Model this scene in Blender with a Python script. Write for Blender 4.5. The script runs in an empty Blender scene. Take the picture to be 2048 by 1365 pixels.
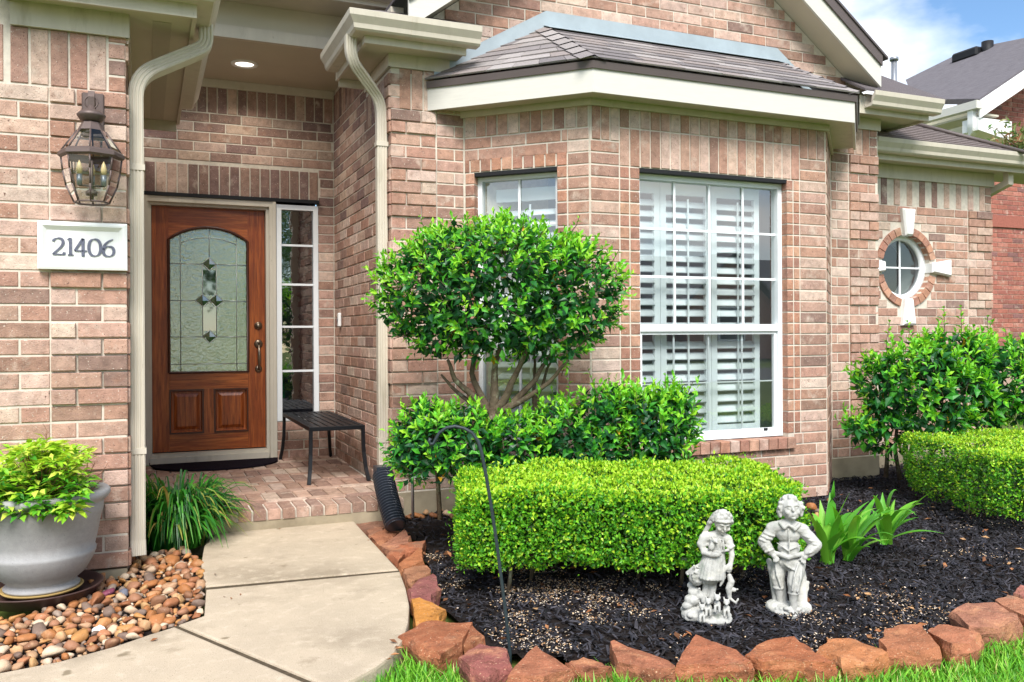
import bpy, bmesh, math, random
import numpy as np
from mathutils import Vector, Matrix, noise

random.seed(7)
RNG = np.random.default_rng(11)
SC = bpy.context.scene
COL = SC.collection

# ------------------------------------------------------------------ camera
F, CX, CY = 1731.0, 1024.0, 669.7          # focal length and principal point (2048 px wide frame)
YAW, ROLL, EYE = math.radians(23.0), math.radians(-0.3), 1.17
_r0 = Vector((math.cos(YAW), -math.sin(YAW), 0)); FW = Vector((math.sin(YAW), math.cos(YAW), 0)); _u0 = Vector((0, 0, 1))
RT = _r0 * math.cos(ROLL) + _u0 * math.sin(ROLL)
UP = _u0 * math.cos(ROLL) - _r0 * math.sin(ROLL)
CAM = Vector((0, 0, EYE))
cd = bpy.data.cameras.new('camera'); co = bpy.data.objects.new('camera', cd); COL.objects.link(co)
m = Matrix.Identity(4)
for i in range(3):
    m[i][0] = RT[i]; m[i][1] = UP[i]; m[i][2] = -FW[i]; m[i][3] = CAM[i]
co.matrix_world = m
cd.sensor_fit = 'HORIZONTAL'; cd.sensor_width = 36.0; cd.lens = F / 2048 * 36
cd.shift_y = -(682.5 - CY) / 2048
cd.clip_start = 0.05; cd.clip_end = 600
SC.camera = co

# ------------------------------------------------------------------ sky, sun, exposure
SUN_EL, SUN_AZ = math.radians(48), math.radians(200)      # azimuth measured clockwise from +Y
w = bpy.data.worlds.new('World'); SC.world = w; w.use_nodes = True
nt = w.node_tree; nt.nodes.clear()
out = nt.nodes.new('ShaderNodeOutputWorld'); bg = nt.nodes.new('ShaderNodeBackground'); bg.inputs[1].default_value = 0.085
sky = nt.nodes.new('ShaderNodeTexSky'); sky.sky_type = 'NISHITA'; sky.sun_disc = False
sky.sun_elevation = SUN_EL; sky.sun_rotation = SUN_AZ; sky.ozone_density = 2.0; sky.dust_density = 0.1
tc = nt.nodes.new('ShaderNodeTexCoord')
mp = nt.nodes.new('ShaderNodeMapping'); mp.inputs['Scale'].default_value = (1, 1, 1.9); mp.inputs['Location'].default_value = (0.58, 6.82, 5.32)
nz = nt.nodes.new('ShaderNodeTexNoise'); nz.inputs['Scale'].default_value = 2.2; nz.inputs['Detail'].default_value = 7; nz.inputs['Roughness'].default_value = 0.5
cr = nt.nodes.new('ShaderNodeValToRGB'); cr.color_ramp.elements[0].position = 0.46; cr.color_ramp.elements[1].position = 0.58
mx = nt.nodes.new('ShaderNodeMix'); mx.data_type = 'RGBA'
mx.inputs['B'].default_value = (8.4, 8.5, 8.6, 1)
nt.links.new(tc.outputs['Generated'], mp.inputs[0]); nt.links.new(mp.outputs[0], nz.inputs[0]); nt.links.new(nz.outputs[0], cr.inputs[0])
nt.links.new(cr.outputs[0], mx.inputs['Factor']); hs = nt.nodes.new('ShaderNodeHueSaturation'); hs.inputs['Saturation'].default_value = 1.12; nt.links.new(sky.outputs[0], hs.inputs['Color']); nt.links.new(hs.outputs[0], mx.inputs['A']); nt.links.new(mx.outputs['Result'], bg.inputs[0]); nt.links.new(bg.outputs[0], out.inputs[0])
sd = bpy.data.lights.new('sun', 'SUN'); sd.energy = 2.5; sd.angle = math.radians(28); sd.color = (1, 0.96, 0.9)
so = bpy.data.objects.new('sun', sd); COL.objects.link(so)
sdir = Vector((math.sin(SUN_AZ) * math.cos(SUN_EL), math.cos(SUN_AZ) * math.cos(SUN_EL), math.sin(SUN_EL)))
so.rotation_euler = sdir.to_track_quat('Z', 'Y').to_euler(); so.location = sdir * 40
SC.view_settings.view_transform = 'Standard'; SC.view_settings.look = 'None'; SC.view_settings.gamma = 1
SC.view_settings.exposure = 1.22
SC.view_settings.use_curve_mapping = False
SC.cycles.max_bounces = 6; SC.cycles.diffuse_bounces = 3; SC.cycles.glossy_bounces = 3; SC.cycles.transmission_bounces = 4; SC.cycles.transparent_max_bounces = 10; SC.cycles.caustics_reflective = False; SC.cycles.caustics_refractive = False
SC.cycles.use_denoising = True; SC.cycles.sample_clamp_indirect = 6

# ------------------------------------------------------------------ measuring helpers
def ray(px, py):
    return RT * ((px - CX) / F) - UP * ((py - CY) / F) + FW
def atY(px, py, Y):
    d = ray(px, py); return CAM + d * (Y / d.y)
def atZ(px, py, z):
    d = ray(px, py); return CAM + d * ((z - EYE) / d.z)
def atT(px, py, t):
    return CAM + ray(px, py) * t
def atP(px, py, p0, n):
    d = ray(px, py); return CAM + d * ((Vector(p0) - CAM).dot(n) / d.dot(n))
def proj(p):
    q = Vector(p) - CAM; t = q.dot(FW)
    if t < 0.1: return None
    return CX + F * q.dot(RT) / t, CY - F * q.dot(UP) / t, t

# ------------------------------------------------------------------ mesh helpers
class MB:
    def __init__(s): s.v = []; s.f = []; s.sm = []
    def add(s, vs, fs, smooth=False):
        b = len(s.v); s.v += [tuple(v) for v in vs]; s.f += [tuple(b + i for i in f) for f in fs]; s.sm += [smooth] * len(fs); return s
    def box(s, a, b):
        x0, y0, z0 = a; x1, y1, z1 = b
        return s.add([(x0, y0, z0), (x1, y0, z0), (x1, y1, z0), (x0, y1, z0), (x0, y0, z1), (x1, y0, z1), (x1, y1, z1), (x0, y1, z1)],
                     [(3, 2, 1, 0), (4, 5, 6, 7), (0, 1, 5, 4), (1, 2, 6, 5), (2, 3, 7, 6), (3, 0, 4, 7)])
    def cbox(s, a, b, c=0.004):
        """box with chamfered edges"""
        bm = bmesh.new(); bmesh.ops.create_cube(bm, size=1)
        for v in bm.verts:
            v.co = Vector([(a[i] + b[i]) / 2 + v.co[i] * (b[i] - a[i]) for i in range(3)])
        bmesh.ops.bevel(bm, geom=bm.edges[:], offset=c, segments=1, affect='EDGES', profile=0.5)
        bm.verts.ensure_lookup_table(); s.add([v.co[:] for v in bm.verts], [[v.index for v in f.verts] for f in bm.faces]); bm.free(); return s
    def prism(s, poly, vec):
        n = len(poly); vec = Vector(vec); p = [Vector(q) for q in poly]
        nn = Vector((0, 0, 0))
        for i in range(n): nn += p[i].cross(p[(i + 1) % n])
        if nn.dot(vec) > 0: p.reverse()
        return s.add([q[:] for q in p] + [(q + vec)[:] for q in p],
                     [tuple(range(n)), tuple(range(2 * n - 1, n - 1, -1))] + [(i, i + n, (i + 1) % n + n, (i + 1) % n) for i in range(n)])
    def tube(s, path, r, k=8, smooth=True, cap=True):
        path = [Vector(p) for p in path]; n = len(path)
        rs = r if isinstance(r, (list, tuple)) else [r] * n
        t0 = (path[1] - path[0]).normalized(); a = t0.orthogonal().normalized(); rings = []
        for i in range(n):
            t = (path[min(i + 1, n - 1)] - path[max(i - 1, 0)]).normalized()
            a = (a - t * a.dot(t)).normalized(); b = t.cross(a)
            rings.append([path[i] + (a * math.cos(2 * math.pi * j / k) + b * math.sin(2 * math.pi * j / k)) * rs[i] for j in range(k)])
        vs = [v for rg in rings for v in rg]
        fs = [(i * k + j, i * k + (j + 1) % k, (i + 1) * k + (j + 1) % k, (i + 1) * k + j) for i in range(n - 1) for j in range(k)]
        if cap: fs += [tuple(range(k - 1, -1, -1)), tuple((n - 1) * k + j for j in range(k))]
        return s.add(vs, fs, smooth)
    def rail(s, path, prof, side, up=None):
        """sweep a 2-D profile (list of (a, b)) along a path; a runs along `side`, b along `up` re-squared to the path"""
        path = [Vector(p) for p in path]; n = len(path); k = len(prof); vs = []
        for i in range(n):
            t1 = (path[i] - path[i - 1]).normalized() if i else None
            t2 = (path[i + 1] - path[i]).normalized() if i < n - 1 else None
            t = ((t1 or t2) + (t2 or t1)).normalized()
            sd_ = Vector(side(i) if callable(side) else side); sd_ = (sd_ - t * sd_.dot(t)).normalized(); u = sd_.cross(t)
            sc = 1 / max(0.3, t.dot(t2 or t1)) if t1 and t2 else 1
            for a, b in prof: vs.append(path[i] + sd_ * a + u * b * sc)
        fs = [(i * k + j, i * k + (j + 1) % k, (i + 1) * k + (j + 1) % k, (i + 1) * k + j) for i in range(n - 1) for j in range(k)]
        fs += [tuple(range(k - 1, -1, -1)), tuple((n - 1) * k + j for j in range(k))]
        return s.add(vs, fs)
    def hsweep(s, path, prof):
        """sweep a (outward, up) profile along a level polyline; outward = right of travel, mitred"""
        P2 = [Vector(p) for p in path]; n = len(P2); k = len(prof); vs = []
        for i in range(n):
            ns = []
            if i: t = P2[i] - P2[i - 1]; ns.append(Vector((t.y, -t.x, 0)).normalized())
            if i < n - 1: t = P2[i + 1] - P2[i]; ns.append(Vector((t.y, -t.x, 0)).normalized())
            q = sum(ns, Vector((0, 0, 0))).normalized(); q = q / q.dot(ns[0])
            for a, b in prof: vs.append(P2[i] + q * a + Vector((0, 0, b)))
        fs = [(i * k + j, i * k + (j + 1) % k, (i + 1) * k + (j + 1) % k, (i + 1) * k + j) for i in range(n - 1) for j in range(k)]
        fs += [tuple(range(k - 1, -1, -1)), tuple((n - 1) * k + j for j in range(k))]
        return s.add(vs, fs)
    def lathe(s, prof, c, k=24, smooth=True, rot=0.0):
        c = Vector(c); n = len(prof)
        vs = [(c.x + r * math.cos(rot + 2 * math.pi * j / k), c.y + r * math.sin(rot + 2 * math.pi * j / k), c.z + z) for r, z in prof for j in range(k)]
        fs = [(i * k + j, i * k + (j + 1) % k, (i + 1) * k + (j + 1) % k, (i + 1) * k + j) for i in range(n - 1) for j in range(k)]
        fs += [tuple(range(k - 1, -1, -1)), tuple((n - 1) * k + j for j in range(k))]
        return s.add(vs, fs, smooth)
    def quad(s, a, b, c, d): return s.add([a, b, c, d], [(0, 1, 2, 3)])
    def build(s, name, mat, parent=None, flip=True):
        me = bpy.data.meshes.new(name)
        v = np.array(s.v, float); lo = v.min(0); hi = v.max(0); o = np.array([(lo[0] + hi[0]) / 2, (lo[1] + hi[1]) / 2, lo[2]])
        me.from_pydata((v - o).tolist(), [], s.f)
        if flip:
            bm = bmesh.new(); bm.from_mesh(me); bmesh.ops.recalc_face_normals(bm, faces=bm.faces[:]); bm.to_mesh(me); bm.free()
        me.polygons.foreach_set('use_smooth', s.sm)
        me.materials.append(mat); me.update()
        return link(name, me, o, parent)

def link(name, me, loc, parent=None):
    ob = bpy.data.objects.new(name, me); COL.objects.link(ob); ob.location = Vector([float(x) for x in loc])
    if parent is not None: adopt(ob, parent)
    return ob
def wloc(o):
    p = Vector((0, 0, 0))
    while o is not None: p += o.location if o.parent is None else Vector(o['wo']); break
    return p
def adopt(ob, parent):
    base = Vector(parent['wo']) if 'wo' in parent.keys() else parent.location.copy()
    ob.parent = parent; ob['wo'] = tuple(ob.location); ob.location = ob.location - base
def tag(o, label, cat=None, group=None, kind=None):
    if label: o['label'] = label
    if cat: o['category'] = cat
    if group: o['group'] = group
    if kind: o['kind'] = kind
    return o
def empty(name, loc):
    o = bpy.data.objects.new(name, None); COL.objects.link(o); o.location = Vector(loc); o.empty_display_size = 0.1; return o
def finish():
    for o in bpy.data.objects:
        if 'wo' in o.keys(): del o['wo']
def fast_mesh(name, verts, faces, mat, cols=None, smooth=False, parent=None, attr='lcol'):
    """numpy arrays: verts (n,3), faces (m,k)"""
    verts = np.asarray(verts, np.float32); faces = np.asarray(faces, np.int32); k = faces.shape[1]
    lo = verts.min(0); hi = verts.max(0); o = np.array([(lo[0] + hi[0]) / 2, (lo[1] + hi[1]) / 2, lo[2]], np.float32)
    me = bpy.data.meshes.new(name); me.vertices.add(len(verts)); me.vertices.foreach_set('co', (verts - o).ravel())
    me.loops.add(faces.size); me.loops.foreach_set('vertex_index', faces.ravel())
    me.polygons.add(len(faces)); me.polygons.foreach_set('loop_start', np.arange(0, faces.size, k, dtype=np.int32))
    me.polygons.foreach_set('loop_total', np.full(len(faces), k, np.int32))
    me.polygons.foreach_set('use_smooth', np.full(len(faces), smooth))
    me.update(calc_edges=True); me.validate()
    if cols is not None:
        a = me.attributes.new(attr, 'FLOAT_COLOR', 'POINT')
        c = np.ones((len(verts), 4), np.float32); c[:, :cols.shape[1]] = cols; a.data.foreach_set('color', c.ravel())
    me.materials.append(mat)
    return link(name, me, o, parent)

# ------------------------------------------------------------------ materials
def srgb(r, g, b):
    f = lambda c: ((c / 255 + 0.055) / 1.055) ** 2.4 if c > 10 else c / 255 / 12.92
    return (f(r), f(g), f(b))
def MAT(name, base, rough=0.6, spec=0.4, metal=0.0, var=None, bump=None, attr=None, speck=None, stretch=None, tint2=None):
    """var=(scale, amount) brightness mottling; bump=(scale, strength); speck=(scale, lo, hi, colour); tint2=(scale, colour, lo, hi)"""
    mt = bpy.data.materials.new(name); mt.use_nodes = True; n = mt.node_tree.nodes; l = mt.node_tree.links
    b = n['Principled BSDF']; b.inputs['Roughness'].default_value = rough; b.inputs['Metallic'].default_value = metal
    b.inputs['Specular IOR Level'].default_value = spec
    geo = n.new('ShaderNodeNewGeometry'); pos = geo.outputs['Position']
    if stretch:
        mp_ = n.new('ShaderNodeMapping'); mp_.inputs['Scale'].default_value = stretch; l.new(pos, mp_.inputs[0]); pos = mp_.outputs[0]
    if attr:
        at = n.new('ShaderNodeAttribute'); at.attribute_name = attr; c = at.outputs['Color']
    else:
        rg = n.new('ShaderNodeRGB'); rg.outputs[0].default_value = (*base, 1); c = rg.outputs[0]
    def noise_(scale, detail=4, rgh=0.55):
        q = n.new('ShaderNodeTexNoise'); q.inputs['Scale'].default_value = scale; q.inputs['Detail'].default_value = detail; q.inputs['Roughness'].default_value = rgh
        l.new(pos, q.inputs[0]); return q.outputs[0]
    def ramp(x, lo, hi):
        q = n.new('ShaderNodeMapRange'); q.inputs['From Min'].default_value = lo; q.inputs['From Max'].default_value = hi; l.new(x, q.inputs[0]); return q.outputs[0]
    def mix(f, a, col):
        q = n.new('ShaderNodeMix'); q.data_type = 'RGBA'; l.new(f, q.inputs['Factor']); l.new(a, q.inputs['A'])
        if isinstance(col, tuple): q.inputs['B'].default_value = (*col, 1)
        else: l.new(col, q.inputs['B'])
        return q.outputs['Result']
    if tint2:
        for t2 in (tint2 if isinstance(tint2, list) else [tint2]):
            c = mix(ramp(noise_(t2[0], 5, 0.6), t2[2], t2[3]), c, t2[1])
    if var:
        x = noise_(var[0], 6, 0.6)
        q = n.new('ShaderNodeMapRange'); q.inputs['From Min'].default_value = 0.25; q.inputs['From Max'].default_value = 0.75
        q.inputs['To Min'].default_value = 1 - var[1]; q.inputs['To Max'].default_value = 1 + var[1]; l.new(x, q.inputs[0])
        vm = n.new('ShaderNodeVectorMath'); vm.operation = 'MULTIPLY'; l.new(c, vm.inputs[0]); l.new(q.outputs[0], vm.inputs[1]); c = vm.outputs[0]
    if speck:
        for s_ in (speck if isinstance(speck, list) else [speck]):
            c = mix(ramp(noise_(s_[0], 2, 0.5), s_[1], s_[2]), c, s_[3])
    l.new(c, b.inputs['Base Color'])
    if bump:
        bp = n.new('ShaderNodeBump'); bp.inputs['Strength'].default_value = bump[1]; bp.inputs['Distance'].default_value = bump[2] if len(bump) > 2 else 0.004
        l.new(noise_(bump[0], 5, 0.65), bp.inputs['Height']); l.new(bp.outputs[0], b.inputs['Normal'])
    return mt
def LEAF(name, rough=0.35, spec=0.5, trans=0.3):
    mt = bpy.data.materials.new(name); mt.use_nodes = True; n = mt.node_tree.nodes; l = mt.node_tree.links
    b = n['Principled BSDF']; b.inputs['Roughness'].default_value = rough; b.inputs['Specular IOR Level'].default_value = spec
    at = n.new('ShaderNodeAttribute'); at.attribute_name = 'lcol'; l.new(at.outputs['Color'], b.inputs['Base Color'])
    t = n.new('ShaderNodeBsdfTranslucent'); vm = n.new('ShaderNodeVectorMath'); vm.operation = 'MULTIPLY'; vm.inputs[1].default_value = (1.3, 1.15, 0.6)
    l.new(at.outputs['Color'], vm.inputs[0]); l.new(vm.outputs[0], t.inputs['Color'])
    ms = n.new('ShaderNodeMixShader'); ms.inputs[0].default_value = trans
    l.new(b.outputs[0], ms.inputs[1]); l.new(t.outputs[0], ms.inputs[2]); l.new(ms.outputs[0], n['Material Output'].inputs[0])
    return mt
def GLASS(name, refl=0.2, tint=(0.9, 0.97, 0.97), rough=0.0, bump=None, body=None):
    """window glass: clear (tinted) transmission plus mirror reflection that grows at grazing angles"""
    mt = bpy.data.materials.new(name); mt.use_nodes = True; n = mt.node_tree.nodes; l = mt.node_tree.links
    n.remove(n['Principled BSDF'])
    tr = n.new('ShaderNodeBsdfTransparent'); tr.inputs[0].default_value = (*tint, 1)
    gl = n.new('ShaderNodeBsdfGlossy'); gl.inputs['Roughness'].default_value = rough; gl.inputs[0].default_value = (1, 1, 1, 1)
    lw = n.new('ShaderNodeLayerWeight'); lw.inputs[0].default_value = 0.15
    mr = n.new('ShaderNodeMapRange'); mr.inputs['To Min'].default_value = refl; mr.inputs['To Max'].default_value = 1.0; l.new(lw.outputs['Fresnel'], mr.inputs[0])
    base = tr.outputs[0]
    if body:
        df = n.new('ShaderNodeBsdfDiffuse'); df.inputs[0].default_value = (*body[0], 1); m2 = n.new('ShaderNodeMixShader'); m2.inputs[0].default_value = body[1]
        l.new(tr.outputs[0], m2.inputs[1]); l.new(df.outputs[0], m2.inputs[2]); base = m2.outputs[0]
    ms = n.new('ShaderNodeMixShader'); l.new(mr.outputs[0], ms.inputs[0]); l.new(base, ms.inputs[1]); l.new(gl.outputs[0], ms.inputs[2]); l.new(ms.outputs[0], n['Material Output'].inputs[0])
    if bump:
        geo = n.new('ShaderNodeNewGeometry'); q = n.new('ShaderNodeTexNoise'); q.inputs['Scale'].default_value = bump[0]; q.inputs['Detail'].default_value = 3; l.new(geo.outputs['Position'], q.inputs[0])
        bp = n.new('ShaderNodeBump'); bp.inputs['Strength'].default_value = bump[1]; bp.inputs['Distance'].default_value = 0.003; l.new(q.outputs[0], bp.inputs['Height']); l.new(bp.outputs[0], gl.inputs['Normal'])
    return mt

m_brick = MAT('brick', (0.4, 0.25, 0.18), 0.9, 0.15, var=(20, 0.30), bump=(130, 0.8, 0.006), attr='bcol',
              tint2=[(8, (0.62, 0.51, 0.42), 0.58, 0.80), (13, (0.30, 0.16, 0.11), 0.58, 0.85), (26, (0.20, 0.13, 0.10), 0.64, 0.9)], speck=[(190, 0.645, 0.70, (0.12, 0.07, 0.055)), (120, 0.66, 0.74, (0.66, 0.57, 0.48)), (60, 0.70, 0.76, (0.16, 0.09, 0.07))])
m_mortar = MAT('mortar', srgb(209, 200, 186), 0.95, 0.1, var=(30, 0.14), bump=(260, 0.6, 0.003), tint2=(5, srgb(172, 164, 150), 0.55, 0.8))
m_conc = MAT('foundation_concrete', srgb(158, 146, 124), 0.9, 0.2, var=(7, 0.2), bump=(120, 0.4), tint2=(3, srgb(110, 98, 80), 0.5, 0.75))
m_trim = MAT('trim_paint', srgb(200, 192, 176), 0.55, 0.4, stretch=(5, 5, 1.2), var=(3, 0.07), bump=(22, 0.08, 0.003), tint2=[(2.5, srgb(172, 163, 142), 0.58, 0.8), (9, srgb(150, 140, 120), 0.68, 0.8)])
m_soffit = MAT('soffit_paint', srgb(196, 188, 168), 0.7, 0.3, var=(3, 0.05))
m_white = MAT('white_paint', srgb(206, 203, 194), 0.55, 0.4, var=(4, 0.05), bump=(40, 0.12, 0.003), stretch=(2, 2, 22))
m_bright = MAT('bright_white', srgb(236, 236, 234), 0.45, 0.4, var=(5, 0.02))
m_vinyl = MAT('window_vinyl', srgb(232, 236, 238), 0.4, 0.4)
m_drip = MAT('drip_edge_metal', srgb(92, 82, 80), 0.5, 0.4, var=(4, 0.08))
m_flash = MAT('galvanised_flashing', srgb(160, 172, 178), 0.55, 0.4, metal=0.12, var=(6, 0.12), bump=(14, 0.15, 0.01))
m_shingle = MAT('shingle', (0.1, 0.1, 0.1), 0.95, 0.1, attr='bcol', var=(90, 0.22), bump=(420, 0.6, 0.003), speck=[(500, 0.62, 0.72, srgb(170, 160, 155)), (430, 0.64, 0.72, srgb(60, 52, 50))])
m_black = MAT('black_lintel', (0.012, 0.012, 0.014), 0.6, 0.3)
m_wood = MAT('mahogany', srgb(136, 64, 26), 0.35, 0.5, stretch=(14, 14, 0.9), var=(5, 0.38), tint2=[(3.5, srgb(178, 96, 42), 0.42, 0.66), (9, srgb(66, 27, 10), 0.58, 0.78)], bump=(20, 0.08, 0.002))
m_woodh = MAT('mahogany_rail', srgb(142, 68, 28), 0.35, 0.5, stretch=(0.9, 14, 14), var=(5, 0.38), tint2=[(3.5, srgb(182, 102, 46), 0.42, 0.66), (9, srgb(68, 28, 10), 0.58, 0.78)], bump=(20, 0.08, 0.002))
m_woodd = MAT('mahogany_moulding', srgb(74, 32, 14), 0.35, 0.5, stretch=(10, 10, 2), var=(6, 0.3))
m_nickel = MAT('satin_nickel', srgb(150, 135, 118), 0.32, 0.5, metal=0.9)
m_bronze = MAT('lantern_bronze', srgb(98, 84, 80), 0.5, 0.4, metal=0.3, var=(20, 0.1))
m_iron = MAT('black_iron', srgb(15, 17, 22), 0.45, 0.35, var=(14, 0.15))
m_hook = MAT('hook_iron', srgb(40, 52, 56), 0.5, 0.4, var=(30, 0.25))
m_pipe = MAT('black_plastic', srgb(44, 50, 60), 0.32, 0.6)
m_mat = MAT('doormat_fibre', srgb(32, 26, 34), 1.0, 0.05, var=(160, 0.5), bump=(420, 1.0, 0.006))
m_walk = MAT('concrete_walk', srgb(188, 172, 150), 0.9, 0.2, var=(2.2, 0.16), bump=(240, 0.6, 0.004), tint2=[(1.3, srgb(138, 124, 104), 0.50, 0.76), (16, srgb(206, 190, 168), 0.52, 0.8), (4.5, srgb(128, 112, 90), 0.62, 0.82)], speck=[(260, 0.62, 0.70, srgb(112, 98, 80)), (200, 0.64, 0.72, srgb(214, 200, 180)), (9, 0.70, 0.75, srgb(140, 126, 104))])
m_gap = MAT('joint_filler', srgb(84, 74, 60), 1.0, 0.1, var=(40, 0.4))
m_soil = MAT('soil', srgb(42, 36, 34), 1.0, 0.1, var=(18, 0.3), bump=(60, 0.8, 0.02))
m_lawn = MAT('lawn_soil', srgb(84, 98, 46), 1.0, 0.1, var=(1.2, 0.2), bump=(40, 0.6, 0.02), tint2=(0.5, srgb(98, 112, 58), 0.45, 0.7))
m_road = MAT('asphalt', srgb(95, 94, 92), 0.9, 0.2, var=(6, 0.15), bump=(200, 0.4))
m_mulch = MAT('black_mulch', (0.02, 0.02, 0.02), 0.75, 0.3, attr='lcol')
m_bits = MAT('petal_litter', (0.5, 0.4, 0.3), 0.8, 0.2, attr='lcol')
m_rock = MAT('sandstone', (0.4, 0.2, 0.1), 0.9, 0.15, attr='bcol', var=(14, 0.3), bump=(60, 0.9, 0.012), tint2=[(7, srgb(182, 132, 96), 0.54, 0.78), (19, srgb(104, 66, 50), 0.56, 0.76), (4, srgb(140, 118, 100), 0.58, 0.8)], speck=[(150, 0.64, 0.72, srgb(200, 164, 132)), (120, 0.66, 0.74, srgb(84, 54, 42))])
m_river = None
m_leaf = LEAF('leaf', 0.38, 0.4, 0.28)
m_box = LEAF('boxwood_leaf', 0.4, 0.4, 0.25)
m_blade = LEAF('blade', 0.4, 0.35, 0.3)
m_bark = MAT('bark', srgb(104, 92, 76), 0.95, 0.1, var=(30, 0.35), bump=(70, 0.8, 0.01), tint2=[(14, srgb(150, 152, 128), 0.56, 0.66), (9, srgb(66, 54, 44), 0.55, 0.75)])
m_pot = MAT('grey_resin', srgb(156, 155, 156), 0.7, 0.3, var=(50, 0.1), bump=(190, 0.35, 0.003), speck=(240, 0.66, 0.75, srgb(118, 117, 118)))
m_sauc = MAT('saucer_plastic', srgb(72, 52, 48), 0.5, 0.4, var=(8, 0.2))
m_straw = MAT('old_saucer', srgb(176, 150, 96), 0.8, 0.2, var=(12, 0.2))
m_stone = MAT('cast_stone', srgb(178, 178, 173), 0.85, 0.2, var=(16, 0.14), bump=(150, 0.5, 0.003), tint2=[(20, srgb(128, 128, 118), 0.54, 0.78), (8, srgb(204, 202, 192), 0.5, 0.7), (11, srgb(120, 134, 118), 0.60, 0.80)])
m_green = MAT('green_plastic', srgb(20, 150, 82), 0.4, 0.4)
m_stake = MAT('sign_stake', srgb(150, 154, 160), 0.4, 0.5, metal=0.6)
m_glass = GLASS('window_glass', 0.20, (0.93, 0.98, 0.985))
m_glassd = GLASS('sidelight_glass', 0.30, (0.5, 0.52, 0.6), 0.02, bump=(9, 0.25))
m_glassr = GLASS('round_glass', 0.10, (0.8, 0.85, 0.85))
m_door = GLASS('textured_glass', 0.32, (0.55, 0.7, 0.5), 0.14, bump=(48, 1.0), body=((0.33, 0.47, 0.25), 0.6))  # green body colour stands in for lawn and trees mirrored in the glass
m_bevel = GLASS('bevel_glass', 0.22, (0.35, 0.45, 0.32), 0.03)
m_came = MAT('lead_came', srgb(190, 198, 194), 0.35, 0.5, metal=0.6)
m_room = MAT('room_dark', srgb(168, 172, 174), 0.9, 0.1)
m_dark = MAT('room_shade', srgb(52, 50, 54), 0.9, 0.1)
m_shut = MAT('shutter_white', srgb(240, 246, 246), 0.45, 0.4)
m_lglass = GLASS('lantern_glass', 0.05, (0.93, 0.96, 0.94))
m_amber = MAT('amber_bulb', srgb(226, 200, 150), 0.3, 0.5)
m_num = MAT('number_metal', srgb(110, 112, 128), 0.45, 0.5, metal=0.5, var=(60, 0.3))
m_frost = MAT('lamp_lens', srgb(246, 240, 224), 0.4, 0.4)
m_cedar = MAT('siding', srgb(222, 214, 186), 0.6, 0.3)
m_nroof = MAT('far_shingle', srgb(112, 108, 112), 0.95, 0.1, stretch=(1.2, 1.2, 16), var=(5, 0.3), bump=(6, 0.6, 0.05))
m_twig = MAT('dry_twig', srgb(150, 112, 92), 0.9, 0.1)

# ================================================================== ground
YP, YF, YB, YD, YR = 4.72, 5.71, 5.07, 7.63, 6.15     # planes: pillar, facade, bay front, door wall, round-window wall
XL, XR = -0.08, 1.54                                   # porch side walls
BA, BB, BC, BD_ = Vector((2.066, YF, 0)), Vector((2.72, YB, 0)), Vector((4.732, YB, 0)), Vector((5.372, YF, 0))
XE, XRE = 5.903, 7.88                                  # facade right end, round-window wall right end
GZ = -0.06                                             # lawn / bed level
def mulch_z(x, y):
    return -0.055 - 0.008 * max(0, x - 3.0) + 0.018 * noise.noise((x * 1.7, y * 1.7, 0)) + 0.006 * noise.noise((x * 9, y * 9, 3))

mb = MB(); N = 40
xs = [-60 + 180 * i / N for i in range(N + 1)]; ys = [-60 + 110 * j / N for j in range(N + 1)]
mb.add([(x, y, GZ - 0.06) for y in ys for x in xs], [(j * (N + 1) + i, j * (N + 1) + i + 1, (j + 1) * (N + 1) + i + 1, (j + 1) * (N + 1) + i) for j in range(N) for i in range(N)])
tag(mb.build('lawn', m_lawn), 'green front lawn running up to the stone edging', kind='structure')
tag(MB().box((-60, -15.5, -0.2), (120, -9.0, -0.11)).build('road', m_road), 'grey asphalt street in front of the house', kind='structure')

# walkway slabs: outlines read off the photograph on the plane z = 0
def zpoly(pts, z=0.0): return [atZ(x, y, z) for x, y in pts]
slab1 = [(446, 1052), (700, 1034), (746, 1084), (797, 1139), (411, 1173), (402, 1128), (408, 1092)]
slab2 = [(412, 1179), (800, 1143), (812, 1176), (819, 1210), (817, 1245), (806, 1280), (786, 1308), (752, 1334), (712, 1356), (664, 1376), (357, 1249), (408, 1231)]
slab3 = [(349, 1253), (650, 1381), (560, 1420), (300, 1480), (-260, 1480), (-300, 1420), (0, 1345), (120, 1322), (230, 1292), (300, 1268)]
walk = empty('walkway', atZ(600, 1200, 0)); tag(walk, 'curved tan concrete walkway leading to the porch step', kind='structure')
for sl in (slab1, slab2, slab3):
    top = zpoly(sl); mb = MB()
    bm = bmesh.new(); vs = [bm.verts.new(p) for p in top]; f = bm.faces.new(vs)
    if f.normal.z < 0: f.normal_flip()
    r = bmesh.ops.extrude_face_region(bm, geom=[f]); bmesh.ops.translate(bm, vec=(0, 0, -0.11), verts=[g for g in r['geom'] if isinstance(g, bmesh.types.BMVert)])
    bmesh.ops.recalc_face_normals(bm, faces=bm.faces[:])
    te = [e for e in bm.edges if all(v.co.z > -0.01 for v in e.verts)]
    bmesh.ops.bevel(bm, geom=te, offset=0.012, segments=2, affect='EDGES', profile=0.6)
    bm.verts.ensure_lookup_table(); bm.verts.index_update()
    mb.add([v.co[:] for v in bm.verts], [[v.index for v in f.verts] for f in bm.faces]); bm.free()
    mb.build('slab', m_walk, walk)
MB().prism(zpoly([(410, 1172), (796, 1138), (801, 1148), (411, 1184)], -0.007), (0, 0, -0.05)).build('joint_strip', m_gap, walk)
MB().prism(zpoly([(362, 1248), (668, 1376), (638, 1386), (343, 1256)], -0.009), (0, 0, -0.05)).build('joint_strip', m_gap, walk)

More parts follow.
